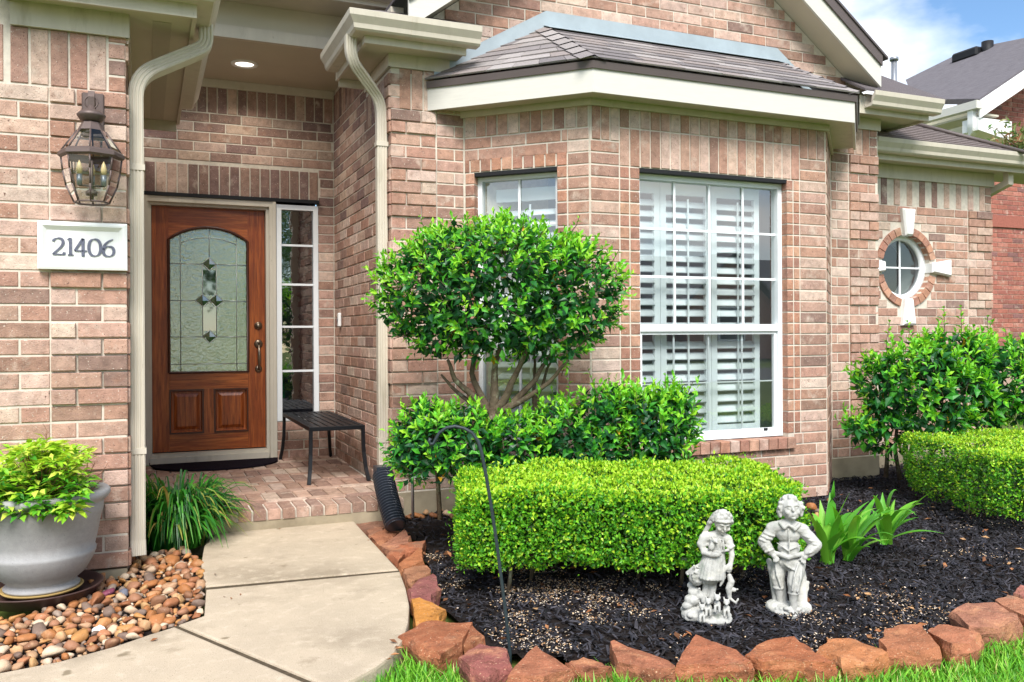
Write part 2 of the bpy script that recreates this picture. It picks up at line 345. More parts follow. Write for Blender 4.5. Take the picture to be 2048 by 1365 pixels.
# ================================================================== the house
house = empty('brick_house', (3.0, 5.7, 0)); tag(house, 'tan and rose brick house with bay window, porch and wooden front door', 'house')
CH, Z0, BL, MJ = 0.0813, 0.024, 0.254, 0.0105            # course height, course datum, brick module, mortar joint
PAL = [((0.54, 0.395, 0.315), 22), ((0.46, 0.30, 0.23), 28), ((0.41, 0.245, 0.18), 28), ((0.335, 0.21, 0.16), 11), ((0.275, 0.185, 0.15), 3), ((0.58, 0.455, 0.37), 8)]
PALW = [((0.44, 0.235, 0.155), 3), ((0.385, 0.205, 0.145), 4), ((0.48, 0.285, 0.195), 2), ((0.33, 0.185, 0.135), 2)]
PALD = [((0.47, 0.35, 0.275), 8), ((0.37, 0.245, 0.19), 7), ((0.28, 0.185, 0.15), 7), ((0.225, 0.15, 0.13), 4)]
def pick(p):
    t = random.random() * sum(w_ for _, w_ in p)
    for c, w_ in p:
        t -= w_
        if t <= 0: break
    j = random.uniform(0.9, 1.1); return (c[0] * j * random.uniform(.99, 1.04), c[1] * j * .985, c[2] * j * random.uniform(.96, 1.03))
class Wall:
    def __init__(s, name, O, d, n):
        s.name, s.O, s.d, s.n = name, Vector(O), Vector(d).normalized(), Vector(n).normalized(); s.br = []; s.back = MB()
    def pt(s, a, z, off=0): return s.O + s.d * a + s.n * off + Vector((0, 0, z))
    def s_of(s, px, py=600):
        return (atP(px, py, s.O, s.n) - s.O).dot(s.d)
    def z_of(s, px, py): return atP(px, py, s.O, s.n).z
    def slab(s, a0, a1, z0, z1, t=0.09, front=-0.0055):
        P = [s.pt(a0, z0, front), s.pt(a1, z0, front), s.pt(a1, z1, front), s.pt(a0, z1, front)]; s.back.prism(P, -s.n * t)
    def brick(s, a0, a1, z0, z1, off=0.0, pal=PAL, col=None):
        if a1 - a0 < 0.018 or z1 - z0 < 0.015: return
        s.br.append((a0, a1, z0, z1, off + random.uniform(-0.0012, 0.0012), col or pick(pal)))
    def course(s, n, ivs, phase=None, off=0.0, pal=PAL, L=BL):
        z0 = Z0 + n * CH; ph = (n % 2) * L / 2 if phase is None else phase
        for a, b in ivs:
            k = math.floor((a - ph) / L)
            while ph + k * L < b:
                x0, x1 = max(a, ph + k * L), min(b, ph + (k + 1) * L); k += 1
                if x1 - x0 > 0.035: s.brick(x0 + (MJ / 2 if x0 > a else 0.001), x1 - (MJ / 2 if x1 < b else 0.001), z0 + MJ / 2, z0 + CH - MJ / 2, off, pal)
    def column(s, a0, a1, n0, n1, off=0.0, pal=PAL):
        for n in range(n0, n1): s.brick(a0 + MJ / 2, a1 - MJ / 2, Z0 + n * CH + MJ / 2, Z0 + (n + 1) * CH - MJ / 2, off, pal)
    def quoin(s, a0, a1, n0, n1, flip=0, base=10, proud=0.014):
        """1.5-brick column: blocks of five courses stand proud, two courses between lie back"""
        h = (a1 - a0) / 3
        for n in range(n0, n1):
            off = proud if (n - base) % 7 < 5 else 0.0
            z0, z1 = Z0 + n * CH + MJ / 2, Z0 + (n + 1) * CH - MJ / 2
            sp = a0 + (h if (n + flip) % 2 else 2 * h)
            s.brick(a0 + 0.002, sp - MJ / 2, z0, z1, off); s.brick(sp + MJ / 2, a1 - 0.001, z0, z1, off)
    def soldiers(s, a0, a1, z0, z1, pal=PAL, alt=0.0, pitch=CH):
        k = max(1, round((a1 - a0) / pitch)); st = (a1 - a0) / k
        for i in range(k): s.brick(a0 + i * st + MJ / 2, a0 + (i + 1) * st - MJ / 2, z0 + MJ / 2, z1 - MJ / 2, (-alt if i % 2 else 0.0) + random.uniform(-0.001, 0.003), pal)
def nz_(z): return round((z - Z0) / CH)

# --- pillar (front of the left wing)
P = Wall('pillar', (0, YP, 0), (1, 0, 0), (0, -1, 0)); q0 = P.s_of(101); qe = -0.078; hw = qe - q0
P.slab(-1.7, qe - 0.004, 0.03, 2.80); ntop = nz_(2.37)
for n in range(0, ntop): P.course(n, [(-1.7, q0 - .005)], phase=q0 - .005 - ((n % 2) * BL / 2 + 2 * BL))
P.quoin(q0, qe, 0, ntop, 1, base=10)
zt = Z0 + ntop * CH; so0 = P.s_of(21)
P.soldiers(so0 - 0.6, so0 - 0.02, zt, 2.66); P.soldiers(so0, P.s_of(217), zt, 2.66)
P.column(P.s_of(217) + 0.002, qe, ntop, ntop + 3); P.brick(P.s_of(217) + 0.006, qe, Z0 + (ntop + 3) * CH + .005, 2.66)
# --- left porch wall (seen edge-on)
PL = Wall('porch_wall', (XL, YP, 0), (0, 1, 0), (1, 0, 0)); PL.slab(0.004, YD - YP, 0.03, 2.80)
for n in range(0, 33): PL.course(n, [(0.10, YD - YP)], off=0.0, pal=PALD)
PL.quoin(0.004, 0.10 - .004, 0, 33, 0)
# --- door wall
D = Wall('door_wall', (0, YD, 0), (1, 0, 0), (0, -1, 0)); dL, dM, dR = -0.01, D.s_of(553), D.s_of(637)
D.slab(XL - .1, dL, 0.1, 3.42); D.slab(dR + .003, XR + .1, 0.1, 3.42); D.slab(dL, dR + .003, 2.345, 3.42); D.slab(dM, dR + .003, 0.1, 0.435)
nl = 28
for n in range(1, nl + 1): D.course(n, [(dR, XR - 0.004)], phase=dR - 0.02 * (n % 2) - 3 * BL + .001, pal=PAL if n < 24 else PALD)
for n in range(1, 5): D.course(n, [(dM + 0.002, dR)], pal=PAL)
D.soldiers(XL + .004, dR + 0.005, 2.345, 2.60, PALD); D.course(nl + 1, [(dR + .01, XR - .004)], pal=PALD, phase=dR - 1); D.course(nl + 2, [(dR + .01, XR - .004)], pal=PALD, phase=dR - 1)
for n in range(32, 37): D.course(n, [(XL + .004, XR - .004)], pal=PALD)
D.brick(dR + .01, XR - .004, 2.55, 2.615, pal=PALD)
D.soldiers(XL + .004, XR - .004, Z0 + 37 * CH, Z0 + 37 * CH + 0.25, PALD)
# --- right porch wall
W = Wall('porch_wall', (XR, YD, 0), (0, -1, 0), (-1, 0, 0)); wl = YD - YF; W.slab(0, wl - 0.004, 0.03, 3.40)
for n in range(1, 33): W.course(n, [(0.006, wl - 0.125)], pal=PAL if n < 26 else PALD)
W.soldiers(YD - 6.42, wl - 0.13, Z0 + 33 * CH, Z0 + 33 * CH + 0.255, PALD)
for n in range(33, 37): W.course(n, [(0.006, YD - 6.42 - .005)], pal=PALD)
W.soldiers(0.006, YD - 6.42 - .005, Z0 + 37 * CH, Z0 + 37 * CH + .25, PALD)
for n in range(1, 36): W.brick(wl - .118, wl, Z0 + n * CH + .005, Z0 + (n + 1) * CH - .005, 0.014 if (n - 10) % 7 < 5 else 0)
# --- facade left of the bay, and the gable above
A = Wall('facade_wall', (0, YF, 0), (1, 0, 0), (0, -1, 0)); qa, qb = XR, A.s_of(873); ax = BA.x
A.slab(XR + .004, BB.x, 0.09, 3.02); A.slab(BC.x, XE - .004, 0.02, 3.1)
ntA = nz_(2.74)
A.quoin(qa, qb, 1, ntA, 0)
for n in range(1, ntA + 3): A.course(n, [(qb + MJ, ax - 0.004)], phase=qb + MJ - BL * 4 + (n % 2) * BL / 2)
A.soldiers(A.s_of(800), qb, Z0 + ntA * CH, 2.99); A.column(qa, A.s_of(800), ntA, ntA + 3)
bd = BD_.x; qc = A.s_of(1700)
for n in range(1, ntA + 2): A.course(n, [(bd + .012, qc - MJ)], phase=qc - MJ - BL * 8 + (n % 2) * BL / 2)
A.quoin(qc, XE, 1, ntA, 1); A.soldiers(bd - .06, XE - .09, Z0 + ntA * CH, 2.99); A.column(XE - .09, XE, ntA, ntA + 3)
def gz(x): return min(3.28 + 0.75 * (x - 1.733), 3.916 - 0.75 * (x - 4.785))
pl = [A.pt(1.62, 2.98, -.007), A.pt(5.75, 2.98, -.007), A.pt(5.75, 3.20, -.007), A.pt(3.683, 4.74, -.007), A.pt(1.62, 3.2, -.007)]
A.back.prism(pl, (0, 0.12, 0))
for n in range(36, 53):
    z = Z0 + n * CH; xl = 1.733 + (z + .07 - 3.28) / .75; xr = 4.785 - (z + .07 - 3.916) / .75
    if n < 41: A.course(n, [(max(xl, 1.64), BB.x + (n - 40) * .12), (BC.x + .05 + (41 - n) * .13, min(xr, 5.75))])
    elif xr - xl > .1: A.course(n, [(xl, xr)])
# --- bay, left cant
C = Wall('bay_wall', BA, BB - BA, Vector((-1, -1, 0))); cl = (BB - BA).length
c1, c2, c3 = C.s_of(950), C.s_of(1114), C.s_of(1135); zw0, zw1 = 0.42, 2.30
C.slab(0.005, c1 - .005, 0.0, 2.78); C.slab(c2 + .005, cl - .004, 0.0, 2.78); C.slab(c1 - .005, c2 + .005, zw1, 2.78); C.slab(c1 - .005, c2 + .005, 0.0, zw0)
C.column(0.004, c1 + .003, 5, 28, pal=PALW); C.column(c2 - .003, c3, 5, 28, pal=PALW); C.column(c3, cl - .005, 5, 31)
for n in range(-1, 5): C.course(n, [(0.004, cl - .01)])
C.soldiers(c1 - .035, c3, 2.30, 2.395, PALW)
C.brick(0.006, c1 - .04, 2.305, 2.39, pal=PALW)
for n in (29, 30): C.course(n, [(0.004, c3)], phase=.1 * n)
C.soldiers(0.004, cl - .012, 2.545, 2.80)
# --- bay front
B = Wall('bay_wall', BB, (1, 0, 0), (0, -1, 0)); bl = BC.x - BB.x
b1, b2, b3 = B.s_of(1241), B.s_of(1281), B.s_of(1575); b4 = B.s_of(1601)
bm1, bm2 = (b1 + b2) / 2, (b3 + b4) / 2
B.slab(0.004, b2 - .005, -0.02, 2.78); B.slab(b3 + .005, bl - .004, -0.02, 2.78); B.slab(b2 - .005, b3 + .005, 2.30, 2.78); B.slab(b2 - .005, b3 + .005, -0.02, 0.395)
B.column(0.004, b1, 5, 30); B.column(b1, bm1, 5, 28, pal=PALW); B.column(bm1, b2 + .004, 5, 28, pal=PALW)
B.column(b3 - .004, bm2, 5, 28, pal=PALW); B.column(bm2, b4, 5, 28, pal=PALW); B.column(b4, bl - .004, 5, 30)
for n in range(-1, 4): B.course(n, [(0.012, bl - .012)])
B.course(4, [(0.012, b2 - .06), (b3 + .06, bl - .012)])
B.soldiers(b1, b4, 2.30, 2.56); B.soldiers(b1, b4, 2.56, 2.70); B.soldiers(0.012, b1, Z0 + 30 * CH, 2.72); B.soldiers(b4, bl - .012, Z0 + 30 * CH, 2.72)
k = 16; ws = (b3 + .05 - (b2 - .05)) / k
for i in range(k):     # sloping rowlock sill
    B.brick(b2 - .05 + i * ws + .004, b2 - .05 + (i + 1) * ws - .004, 0.325, 0.405, 0.035, PALW if i % 3 else PAL)
# --- bay, right cant (edge-on)
R = Wall('bay_wall', BC, BD_ - BC, Vector((1, -1, 0))); rl = (BD_ - BC).length; R.slab(0.004, rl, -0.02, 2.78)
for n in range(-1, 33): R.course(n, [(0.012, rl - .01)])
# --- wall with the round window
Q = Wall('window_wall', (0, YR, 0), (1, 0, 0), (0, -1, 0)); rc = atY(1813, 535, YR); RX, RZ = rc.x, rc.z; RO, RI = 0.385, 0.312
nq = nz_(2.38); qq = Q.s_of(1938)
for n in range(0, nq):
    z = Z0 + n * CH; dz = 0 if z < RZ < z + CH else min(abs(z - RZ), abs(z + CH - RZ)); iv = [(XE + .004, qq - MJ)]
    if dz < RO + .01:
        h = math.sqrt((RO + .012) ** 2 - min(dz, RO) ** 2); iv = [(XE + .004, RX - h), (RX + h, qq - MJ)]
    Q.course(n, iv)
Q.quoin(qq, XRE, 0, nq, 1)
Q.soldiers(XE + .004, XRE - .09, Z0 + nq * CH, 2.64, PALD + PAL[:1], alt=0.03); Q.column(XRE - .09, XRE, nq, nq + 3)
nseg = 40
ringO = [(RX + (RO + .004) * math.cos(2 * math.pi * i / nseg), RZ + (RO + .004) * math.sin(2 * math.pi * i / nseg)) for i in range(nseg)]
sq = [(XE, 0.0), (XRE - .004, 0.0), (XRE - .004, 2.68), (XE, 2.68)]
def sqpt(a):   # point on the outer rectangle in direction a from the ring centre
    c, s_ = math.cos(a), math.sin(a); ts = []
    if c > 1e-6: ts.append((XRE - .004 - RX) / c)
    if c < -1e-6: ts.append((XE - RX) / c)
    if s_ > 1e-6: ts.append((2.68 - RZ) / s_)
    if s_ < -1e-6: ts.append((0.0 - RZ) / s_)
    t = min(ts); return (RX + c * t, RZ + s_ * t)
angs = sorted([2 * math.pi * i / nseg for i in range(nseg)] + [math.atan2(z - RZ, x - RX) % (2 * math.pi) for x, z in sq])
for i in range(len(angs)):
    a0, a1 = angs[i], angs[(i + 1) % len(angs)]
    p = [(RX + RI * math.cos(a0), RZ + RI * math.sin(a0)), sqpt(a0), sqpt(a1), (RX + RI * math.cos(a1), RZ + RI * math.sin(a1))]
    Q.back.prism([Q.pt(x, z, -.007) for x, z in p], (0, 0.09, 0))

WALLS = [P, PL, D, W, A, C, B, R, Q]
OCC = [(1000, 575, 235, 130)]                    # things standing in front of the walls (ellipses in the photograph)
BOXES = [(800, 850, 1390, 960), (905, 925, 1615, 1140), (0, 900, 150, 1200), (1740, 720, 2048, 1000), (258, 0, 287, 1080)]
def bverts(wall, br):
    a0, a1, z0, z1, off, col = br; c = 0.0032; j = lambda: random.uniform(-0.0011, 0.0011); V = []
    dpt = -0.085
    for (x, z) in ((a0, z0), (a1, z0), (a1, z1), (a0, z1)): V.append(wall.pt(x, z, dpt))
    for (x, z) in ((a0, z0), (a1, z0), (a1, z1), (a0, z1)): V.append(wall.pt(x + j(), z + j(), off - c))
    for (x, z, sx, sz) in ((a0, z0, 1, 1), (a1, z0, -1, 1), (a1, z1, -1, -1), (a0, z1, 1, -1)): V.append(wall.pt(x + sx * c + j(), z + sz * c + j(), off + j() * .6))
    return V
BF = [(8, 9, 10, 11)] + [(4 + i, 4 + (i + 1) % 4, 8 + (i + 1) % 4, 8 + i) for i in range(4)] + [(i, (i + 1) % 4, 4 + (i + 1) % 4, 4 + i) for i in range(4)]
cand = []
for wi, wall in enumerate(WALLS):
    for bi, br in enumerate(wall.br):
        q = [proj(wall.pt(x, z, 0)) for x, z in ((br[0], br[2]), (br[1], br[2]), (br[1], br[3]), (br[0], br[3]))]
        if any(p is None for p in q): continue
        cx, cy = sum(p[0] for p in q) / 4, sum(p[1] for p in q) / 4
        if not (0 < cx < 2048 and 0 < cy < 1365): continue
        if wall in (PL, R) or any(((cx - e[0]) / e[2]) ** 2 + ((cy - e[1]) / e[3]) ** 2 < 1 for e in OCC) or any(b[0] < cx < b[2] and b[1] < cy < b[3] for b in BOXES): continue
        ar = 0.5 * abs(sum(q[i][0] * q[(i + 1) % 4][1] - q[(i + 1) % 4][0] * q[i][1] for i in range(4)))
        cand.append((ar, wi, bi))
cand.sort(reverse=True); solo = {(wi, bi) for _, wi, bi in cand[:300]}
wobj = []
for wall in WALLS:
    wobj.append(wall.back.build('wall', m_mortar, house))
rv, rf, rcol = [], [], []
for wi, wall in enumerate(WALLS):
    for bi, br in enumerate(wall.br):
        V = bverts(wall, br); col = br[5]
        hand = wall.d.cross(Vector((0, 0, 1))).dot(wall.n) > 0
        FF = BF if hand else [tuple(reversed(f)) for f in BF]
        if (wi, bi) in solo:
            fast_mesh('brick', np.array([v[:] for v in V]), np.array(FF), m_brick, np.tile(np.array([col]), (12, 1)), parent=wobj[wi], attr='bcol')
        else:
            b = len(rv); rv += [v[:] for v in V]; rf += [tuple(b + i for i in f) for f in FF]; rcol += [col] * 12
# ring of bricks round the round window
for i in range(28):
    a0, a1 = 2 * math.pi * i / 28 + .012, 2 * math.pi * (i + 1) / 28 - .012; am = (a0 + a1) / 2
    if min(abs(((am - k_ * math.pi / 2 + math.pi) % (2 * math.pi)) - math.pi) for k_ in range(4)) < 0.16: continue
    b = len(rv); col = pick(PALW)
    for r0, r1, y in ((RI, RO, YR + .09), (RI, RO, YR - .010), (RI + .003, RO - .003, YR - .013)):
        for a, r in ((a0, r0), (a1, r0), (a1, r1), (a0, r1)): rv.append((RX + r * math.cos(a), y, RZ + r * math.sin(a)))
    rf += [tuple(b + k_ for k_ in reversed(f)) for f in BF]; rcol += [col] * 12
tag(fast_mesh('brickwork', np.array(rv), np.array(rf), m_brick, np.array(rcol), parent=house, attr='bcol'), None, kind='stuff')

# keystones of the round window
for k_ in range(4):
    a = k_ * math.pi / 2; ca, sa = math.cos(a), math.sin(a)
    def kp(r, t, y): return (RX + r * ca - t * sa, YR + y, RZ + r * sa + t * ca)
    mb = MB(); o_ = [kp(RI - .012, -.045, -.03), kp(RI + .245, -.085, -.03), kp(RI + .245, .085, -.03), kp(RI - .012, .045, -.03)]
    i_ = [kp(RI + .004, -.034, -.05), kp(RI + .225, -.066, -.05), kp(RI + .225, .066, -.05), kp(RI + .004, .034, -.05)]
    bk = [kp(RI - .012, -.045, .09), kp(RI + .245, -.085, .09), kp(RI + .245, .085, .09), kp(RI - .012, .045, .09)]
    mb.add(bk + o_ + i_, [(8, 9, 10, 11)] + [(4 + i, 4 + (i + 1) % 4, 8 + (i + 1) % 4, 8 + i) for i in range(4)] + [(i, (i + 1) % 4, 4 + (i + 1) % 4, 4 + i) for i in range(4)])
    mb.build('keystone', m_bright, house)

# foundation
MB().box((XR - .02, YF - 0.012, -0.3), (BB.x, YF + .3, 0.098)).build('foundation', m_conc, house); mb = MB(); mb.box((BC.x + .1, YF - 0.012, -0.3), (XE - .01, YF + .3, 0.10)).build('foundation', m_conc, house); MB().box((XE - .01, YR - .01, -0.3), (XRE, YR + .3, 0.02)).build('foundation', m_conc, house); mb = MB().box((-1.7, YP - 0.012, -0.3), (XL - .005, YP + .3, 0.018)); mb.build('foundation', m_conc, house); mb = MB()
mb.prism([BA + Vector((0.008, 0, -.3)), BB + Vector((.004, .008, -.3)), BC + Vector((0, .008, -.3)), BD_ + Vector((-.008, 0, -.3))], (0, 0, .29 - .075))
mb.build('foundation', m_conc, house)
# body of the house behind the brick: keeps light out of the rooms
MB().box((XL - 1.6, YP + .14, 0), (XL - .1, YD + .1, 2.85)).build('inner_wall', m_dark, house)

# ------------------------------------------------------------------ windows
def pane(name, quad, mat, parent): return MB().quad(*quad).build(name, mat, parent, flip=False)
# big bay window
win = empty('window', (BB.x + (b2 + b3) / 2, YB + .1, .4)); adopt(win, house); win['label'] = 'large white two-sash window of the bay with plantation shutters'
wx0, wx1, wy, wz0, wz1 = BB.x + b2 - .002, BB.x + b3 + .002, YB + 0.075, 0.412, 2.275
zr = atY(1420, 655, wy).z
def framebox(x0, x1, z0, z1, t, y0, y1, parent, name='frame', mat=m_vinyl):
    mb = MB().box((x0, y0, z0), (x0 + t, y1, z1)).box((x1 - t, y0, z0), (x1, y1, z1)).box((x0 + t, y0 + .001, z0), (x1 - t, y1 - .001, z0 + t)).box((x0 + t, y0 + .001, z1 - t), (x1 - t, y1 - .001, z1))
    return mb.build(name, mat, parent)
framebox(wx0, wx1, wz0, wz1, .038, wy - .015, wy + .06, win)
MB().box((wx0 + .038, wy - .012, zr - .028), (wx1 - .038, wy + .05, zr + .022)).build('meeting_rail', m_vinyl, win)
framebox(wx0 + .039, wx1 - .039, wz0 + .039, zr - .029, .022, wy + .004, wy + .03, win, 'sash')
pane('pane', [(wx0 + .04, wy + .022, zr + .02), (wx1 - .04, wy + .022, zr + .02), (wx1 - .04, wy + .022, wz1 - .04), (wx0 + .04, wy + .022, wz1 - .04)], m_glass, win)
pane('pane', [(wx0 + .06, wy + .018, wz0 + .06), (wx1 - .06, wy + .018, wz0 + .06), (wx1 - .06, wy + .018, zr - .05), (wx0 + .06, wy + .018, zr - .05)], m_glass, win)
for fx in (.25, .5, .75):
    x = wx0 + .04 + (wx1 - wx0 - .08) * fx
    MB().box((x - .0085, wy + .010, zr + .023), (x + .0085, wy + .0195, wz1 - .039)).build('muntin', m_vinyl, win)
    MB().box((x - .006, wy + .026, wz0 + .062), (x + .006, wy + .034, zr - .052)).build('muntin', m_vinyl, win)
for fz in (1 / 3, 2 / 3):
    z = zr + .02 + (wz1 - .04 - zr - .02) * fz
    MB().box((wx0 + .04, wy + .0104, z - .0085), (wx1 - .04, wy + .0192, z + .0085)).build('muntin', m_vinyl, win)
z = wz0 + .06 + (zr - .05 - wz0 - .06) * .5
MB().box((wx0 + .062, wy + .0262, z - .005), (wx1 - .062, wy + .0338, z + .005)).build('muntin', m_vinyl, win)
MB().box((wx1 - .16, wy - .004, wz0 + .042), (wx1 - .13, wy + .006, wz0 + .06)).build('latch', m_black, win)
# plantation shutters
def shutters(win, frame_pt, x0, x1, z0, z1, npan, lpitch, pts_dir, yoff, tilt=0.5, mid=None):
    """louvred panels; frame_pt(a, depth, z) maps panel coordinates to the world"""
    pw = (x1 - x0) / npan
    for i in range(npan):
        a0, a1 = x0 + i * pw, x0 + (i + 1) * pw
        mb = MB()
        def bx(u0, u1, zz0, zz1, d0=0.0, d1=0.028):
            P8 = [frame_pt(u, d_, zz) for zz in (zz0, zz1) for d_ in (d0, d1) for u in (u0, u1)]
            mb.add(P8, [(0, 1, 3, 2), (4, 6, 7, 5), (0, 4, 5, 1), (1, 5, 7, 3), (3, 7, 6, 2), (2, 6, 4, 0)])
        st = .05; bx(a0 + .002, a0 + st, z0, z1); bx(a1 - st, a1 - .002, z0, z1); bx(a0 + st, a1 - st, z0, z0 + .09); bx(a0 + st, a1 - st, z1 - .09, z1)
        if mid: bx(a0 + st, a1 - st, mid - .035, mid + .035)
        mb.build('shutter', m_shut, win)
        z = z0 + .09 + lpitch / 2
        while z < z1 - .09 - lpitch * .3:
            if not mid or abs(z - mid) > .035 + lpitch * .4:
                lw, th = .036, .005; c, s_ = math.cos(tilt), math.sin(tilt); sec = []
                for k_ in range(8):
                    aa = 2 * math.pi * k_ / 8; u, v = lw * math.cos(aa), th * math.sin(aa); sec.append((u * c - v * s_, u * s_ + v * c))
                m2 = MB(); vs = [frame_pt(a, .014 + p_, z + q_) for a in (a0 + st, a1 - st) for p_, q_ in sec]
                m2.add(vs, [(j, (j + 1) % 8, 8 + (j + 1) % 8, 8 + j) for j in range(8)] + [tuple(range(7, -1, -1)), tuple(range(8, 16))], True)
                m2.build('louver', m_shut, win)
            z += lpitch
        MB().add([frame_pt((a0 + a1) / 2 + u, -.03 + d_, zz) for zz in (z0 + .12, z1 - .12) for d_ in (0, .008) for u in (-.006, .006)], [(0, 1, 3, 2), (4, 6, 7, 5), (0, 4, 5, 1), (1, 5, 7, 3), (3, 7, 6, 2), (2, 6, 4, 0)]).build('tilt_rod', m_shut, win)
sy = wy + .105
shutters(win, lambda a, d_, z: (a, sy + d_, z), wx0 - .16, wx1 - .11, wz0 - .0, wz1 - .02, 3, .078, None, 0, 0.92, mid=zr)
mb = MB(); X0, X1, Y0, Y1, ZA, ZB = BB.x + .12, BC.x - .12, YB + .17, YF + 3.2, 0.1, 2.72
mb.quad((X0, Y1, ZA), (X1, Y1, ZA), (X1, Y1, ZB), (X0, Y1, ZB)).quad((X1, Y0, ZA), (X1, Y1, ZA), (X1, Y1, ZB), (X1, Y0, ZB)).quad((X0, Y0, ZB), (X1, Y0, ZB), (X1, Y1, ZB), (X0, Y1, ZB)).quad((X0, Y0, ZA), (X1, Y0, ZA), (X1, Y1, ZA), (X0, Y1, ZA))
mb.quad((XR + .2, YF + .13, ZA), (XR + .2, YF + 3.2, ZA), (XR + .2, YF + 3.2, ZB), (XR + .2, YF + .13, ZB))
mb.build('room', m_room, win, flip=False)
MB().box((wx0 - .002, YB + .004, 2.274), (wx1 + .002, YB + .10, 2.298)).build('lintel', m_black, house)
# small window in the left cant
win2 = empty('window', BA + C.d * ((c1 + c2) / 2)); adopt(win2, house); win2['label'] = 'narrow white window behind the clipped tree'
def cp(a, d_, z): return C.pt(a, z, -.075 - d_)
def cbx(a0, a1, z0, z1, d0, d1, name, mat=m_vinyl):
    P8 = [cp(u, d_, zz) for zz in (z0, z1) for d_ in (d0, d1) for u in (a0, a1)]
    return MB().add(P8, [(0, 1, 3, 2), (4, 6, 7, 5), (0, 4, 5, 1), (1, 5, 7, 3), (3, 7, 6, 2), (2, 6, 4, 0)]).build(name, mat, win2)
for a0_, a1_, z0_, z1_ in ((c1 - .005, c1 + .03, zw0, 2.275), (c2 - .03, c2 + .005, zw0, 2.275), (c1 + .03, c2 - .03, zw0 + .001, zw0 + .03), (c1 + .03, c2 - .03, 2.245, 2.274)): cbx(a0_, a1_, z0_, z1_, -.012, .05, 'frame')
cbx(c1 + .03, c2 - .03, 1.26, 1.305, -.008, .03, 'meeting_rail')
pane('pane', [cp(c1 + .03, .02, 1.3), cp(c2 - .03, .02, 1.3), cp(c2 - .03, .02, 2.245), cp(c1 + .03, .02, 2.245)], m_glass, win2)
pane('pane', [cp(c1 + .03, .02, zw0 + .03), cp(c2 - .03, .02, zw0 + .03), cp(c2 - .03, .02, 1.26), cp(c1 + .03, .02, 1.26)], m_glass, win2)
cm = (c1 + c2) / 2; cbx(cm - .0085, cm + .0085, 1.306, 2.244, .008, .018, 'muntin'); cbx(cm - .0085, cm + .0085, zw0 + .031, 1.259, .008, .018, 'muntin')
for z in (1.62, 1.93): cbx(c1 + .031, c2 - .031, z - .0085, z + .0085, .0083, .0177, 'muntin')
shutters(win2, lambda a, d_, z: cp(a, .10 + d_, z), c1 + .02, c2 + .09, zw0, 2.2, 1, .082, None, 0, 0.78, mid=1.28)
P8 = [C.pt(a, z, -d_) for z in (2.274, 2.298) for d_ in (.004, .1) for a in (c1 - .004, c2 + .004)]
MB().add(P8, [(0, 1, 3, 2), (4, 6, 7, 5), (0, 4, 5, 1), (1, 5, 7, 3), (3, 7, 6, 2), (2, 6, 4, 0)]).build('lintel', m_black, house)
# round window
win3 = empty('window', (RX, YR + .1, RZ - .3)); adopt(win3, house); win3['label'] = 'round white window with four panes and four keystones'
def ring(r0, r1, y0, y1, k=40):
    mb = MB(); vs = []
    for r, y in ((r1, y0), (r0, y0 + .006), (r0, y1), (r1, y1)):
        vs += [(RX + r * math.cos(2 * math.pi * j / k), y, RZ + r * math.sin(2 * math.pi * j / k)) for j in range(k)]
    return mb.add(vs, [(i * k + j, i * k + (j + 1) % k, ((i + 1) % 4) * k + (j + 1) % k, ((i + 1) % 4) * k + j) for i in range(4) for j in range(k)], True)
ring(.262, RI + .004, YR + .055, YR + .13).build('frame', m_vinyl, win3)
k = 40; MB().add([(RX + .266 * math.cos(2 * math.pi * j / k), YR + .095, RZ + .266 * math.sin(2 * math.pi * j / k)) for j in range(k)], [tuple(range(k))]).build('pane', m_glassr, win3, flip=False)
MB().box((RX - .008, YR + .078, RZ - .263), (RX + .008, YR + .09, RZ + .263)).build('muntin', m_vinyl, win3)
MB().box((RX - .263, YR + .0784, RZ - .008), (RX + .263, YR + .0896, RZ + .008)).build('muntin', m_vinyl, win3)
mb = MB(); k = 40
mb.add([(RX + .30 * math.cos(2 * math.pi * j / k), y, RZ + .30 * math.sin(2 * math.pi * j / k)) for y in (YR + .13, YR + .34) for j in range(k)], [(j, (j + 1) % k, k + (j + 1) % k, k + j) for j in range(k)], True)
mb.build('reveal', m_room, win3, flip=False)
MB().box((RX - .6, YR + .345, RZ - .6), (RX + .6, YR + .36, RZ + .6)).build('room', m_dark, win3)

# ------------------------------------------------------------------ front door
dy = YD + 0.07
X0, X1 = atY(304, 650, dy).x, atY(530, 650, dy).x; ZB_, ZT_ = 0.215, 2.245
door = empty('door', ((X0 + X1) / 2, dy, ZB_)); adopt(door, house); door['label'] = 'reddish mahogany front door with arched leaded glass'
gx0, gx1, gzb, gzs, gzt = atY(341, 650, dy).x, atY(493, 650, dy).x, 0.868, 1.975, 2.085
gx0 -= .012; gx1 += .012; gc = (gx0 + gx1) / 2
def arch(n=16, e=0.0, z_low=None):
    hw_, rise = (gx1 - gx0) / 2 + e, gzt - gzs; Rr = (hw_ ** 2 + rise ** 2) / (2 * rise); zc = gzt + e * .7 - Rr; a = math.asin(min(1, hw_ / Rr))
    return [(gc + Rr * math.sin(-a + 2 * a * i / n), zc + Rr * math.cos(-a + 2 * a * i / n)) for i in range(n + 1)]
yf = dy
def xz(pts, y): return [(x, y, z) for x, z in pts]
MB().prism(xz([(X0, ZB_), (gx0, ZB_), (gx0, ZT_), (X0, ZT_)], yf), (0, .045, 0)).build('stile', m_wood, door)
MB().prism(xz([(gx1, ZB_), (X1, ZB_), (X1, ZT_), (gx1, ZT_)], yf), (0, .045, 0)).build('stile', m_wood, door)
ar = arch(); mb = MB()
for i in range(16):
    (xa, za), (xb, zb) = ar[i], ar[i + 1]
    mb.prism(xz([(xa, za), (xb, zb), (xb, ZT_), (xa, ZT_)], yf + .001), (0, .043, 0))
mb.build('top_rail', m_woodh, door)
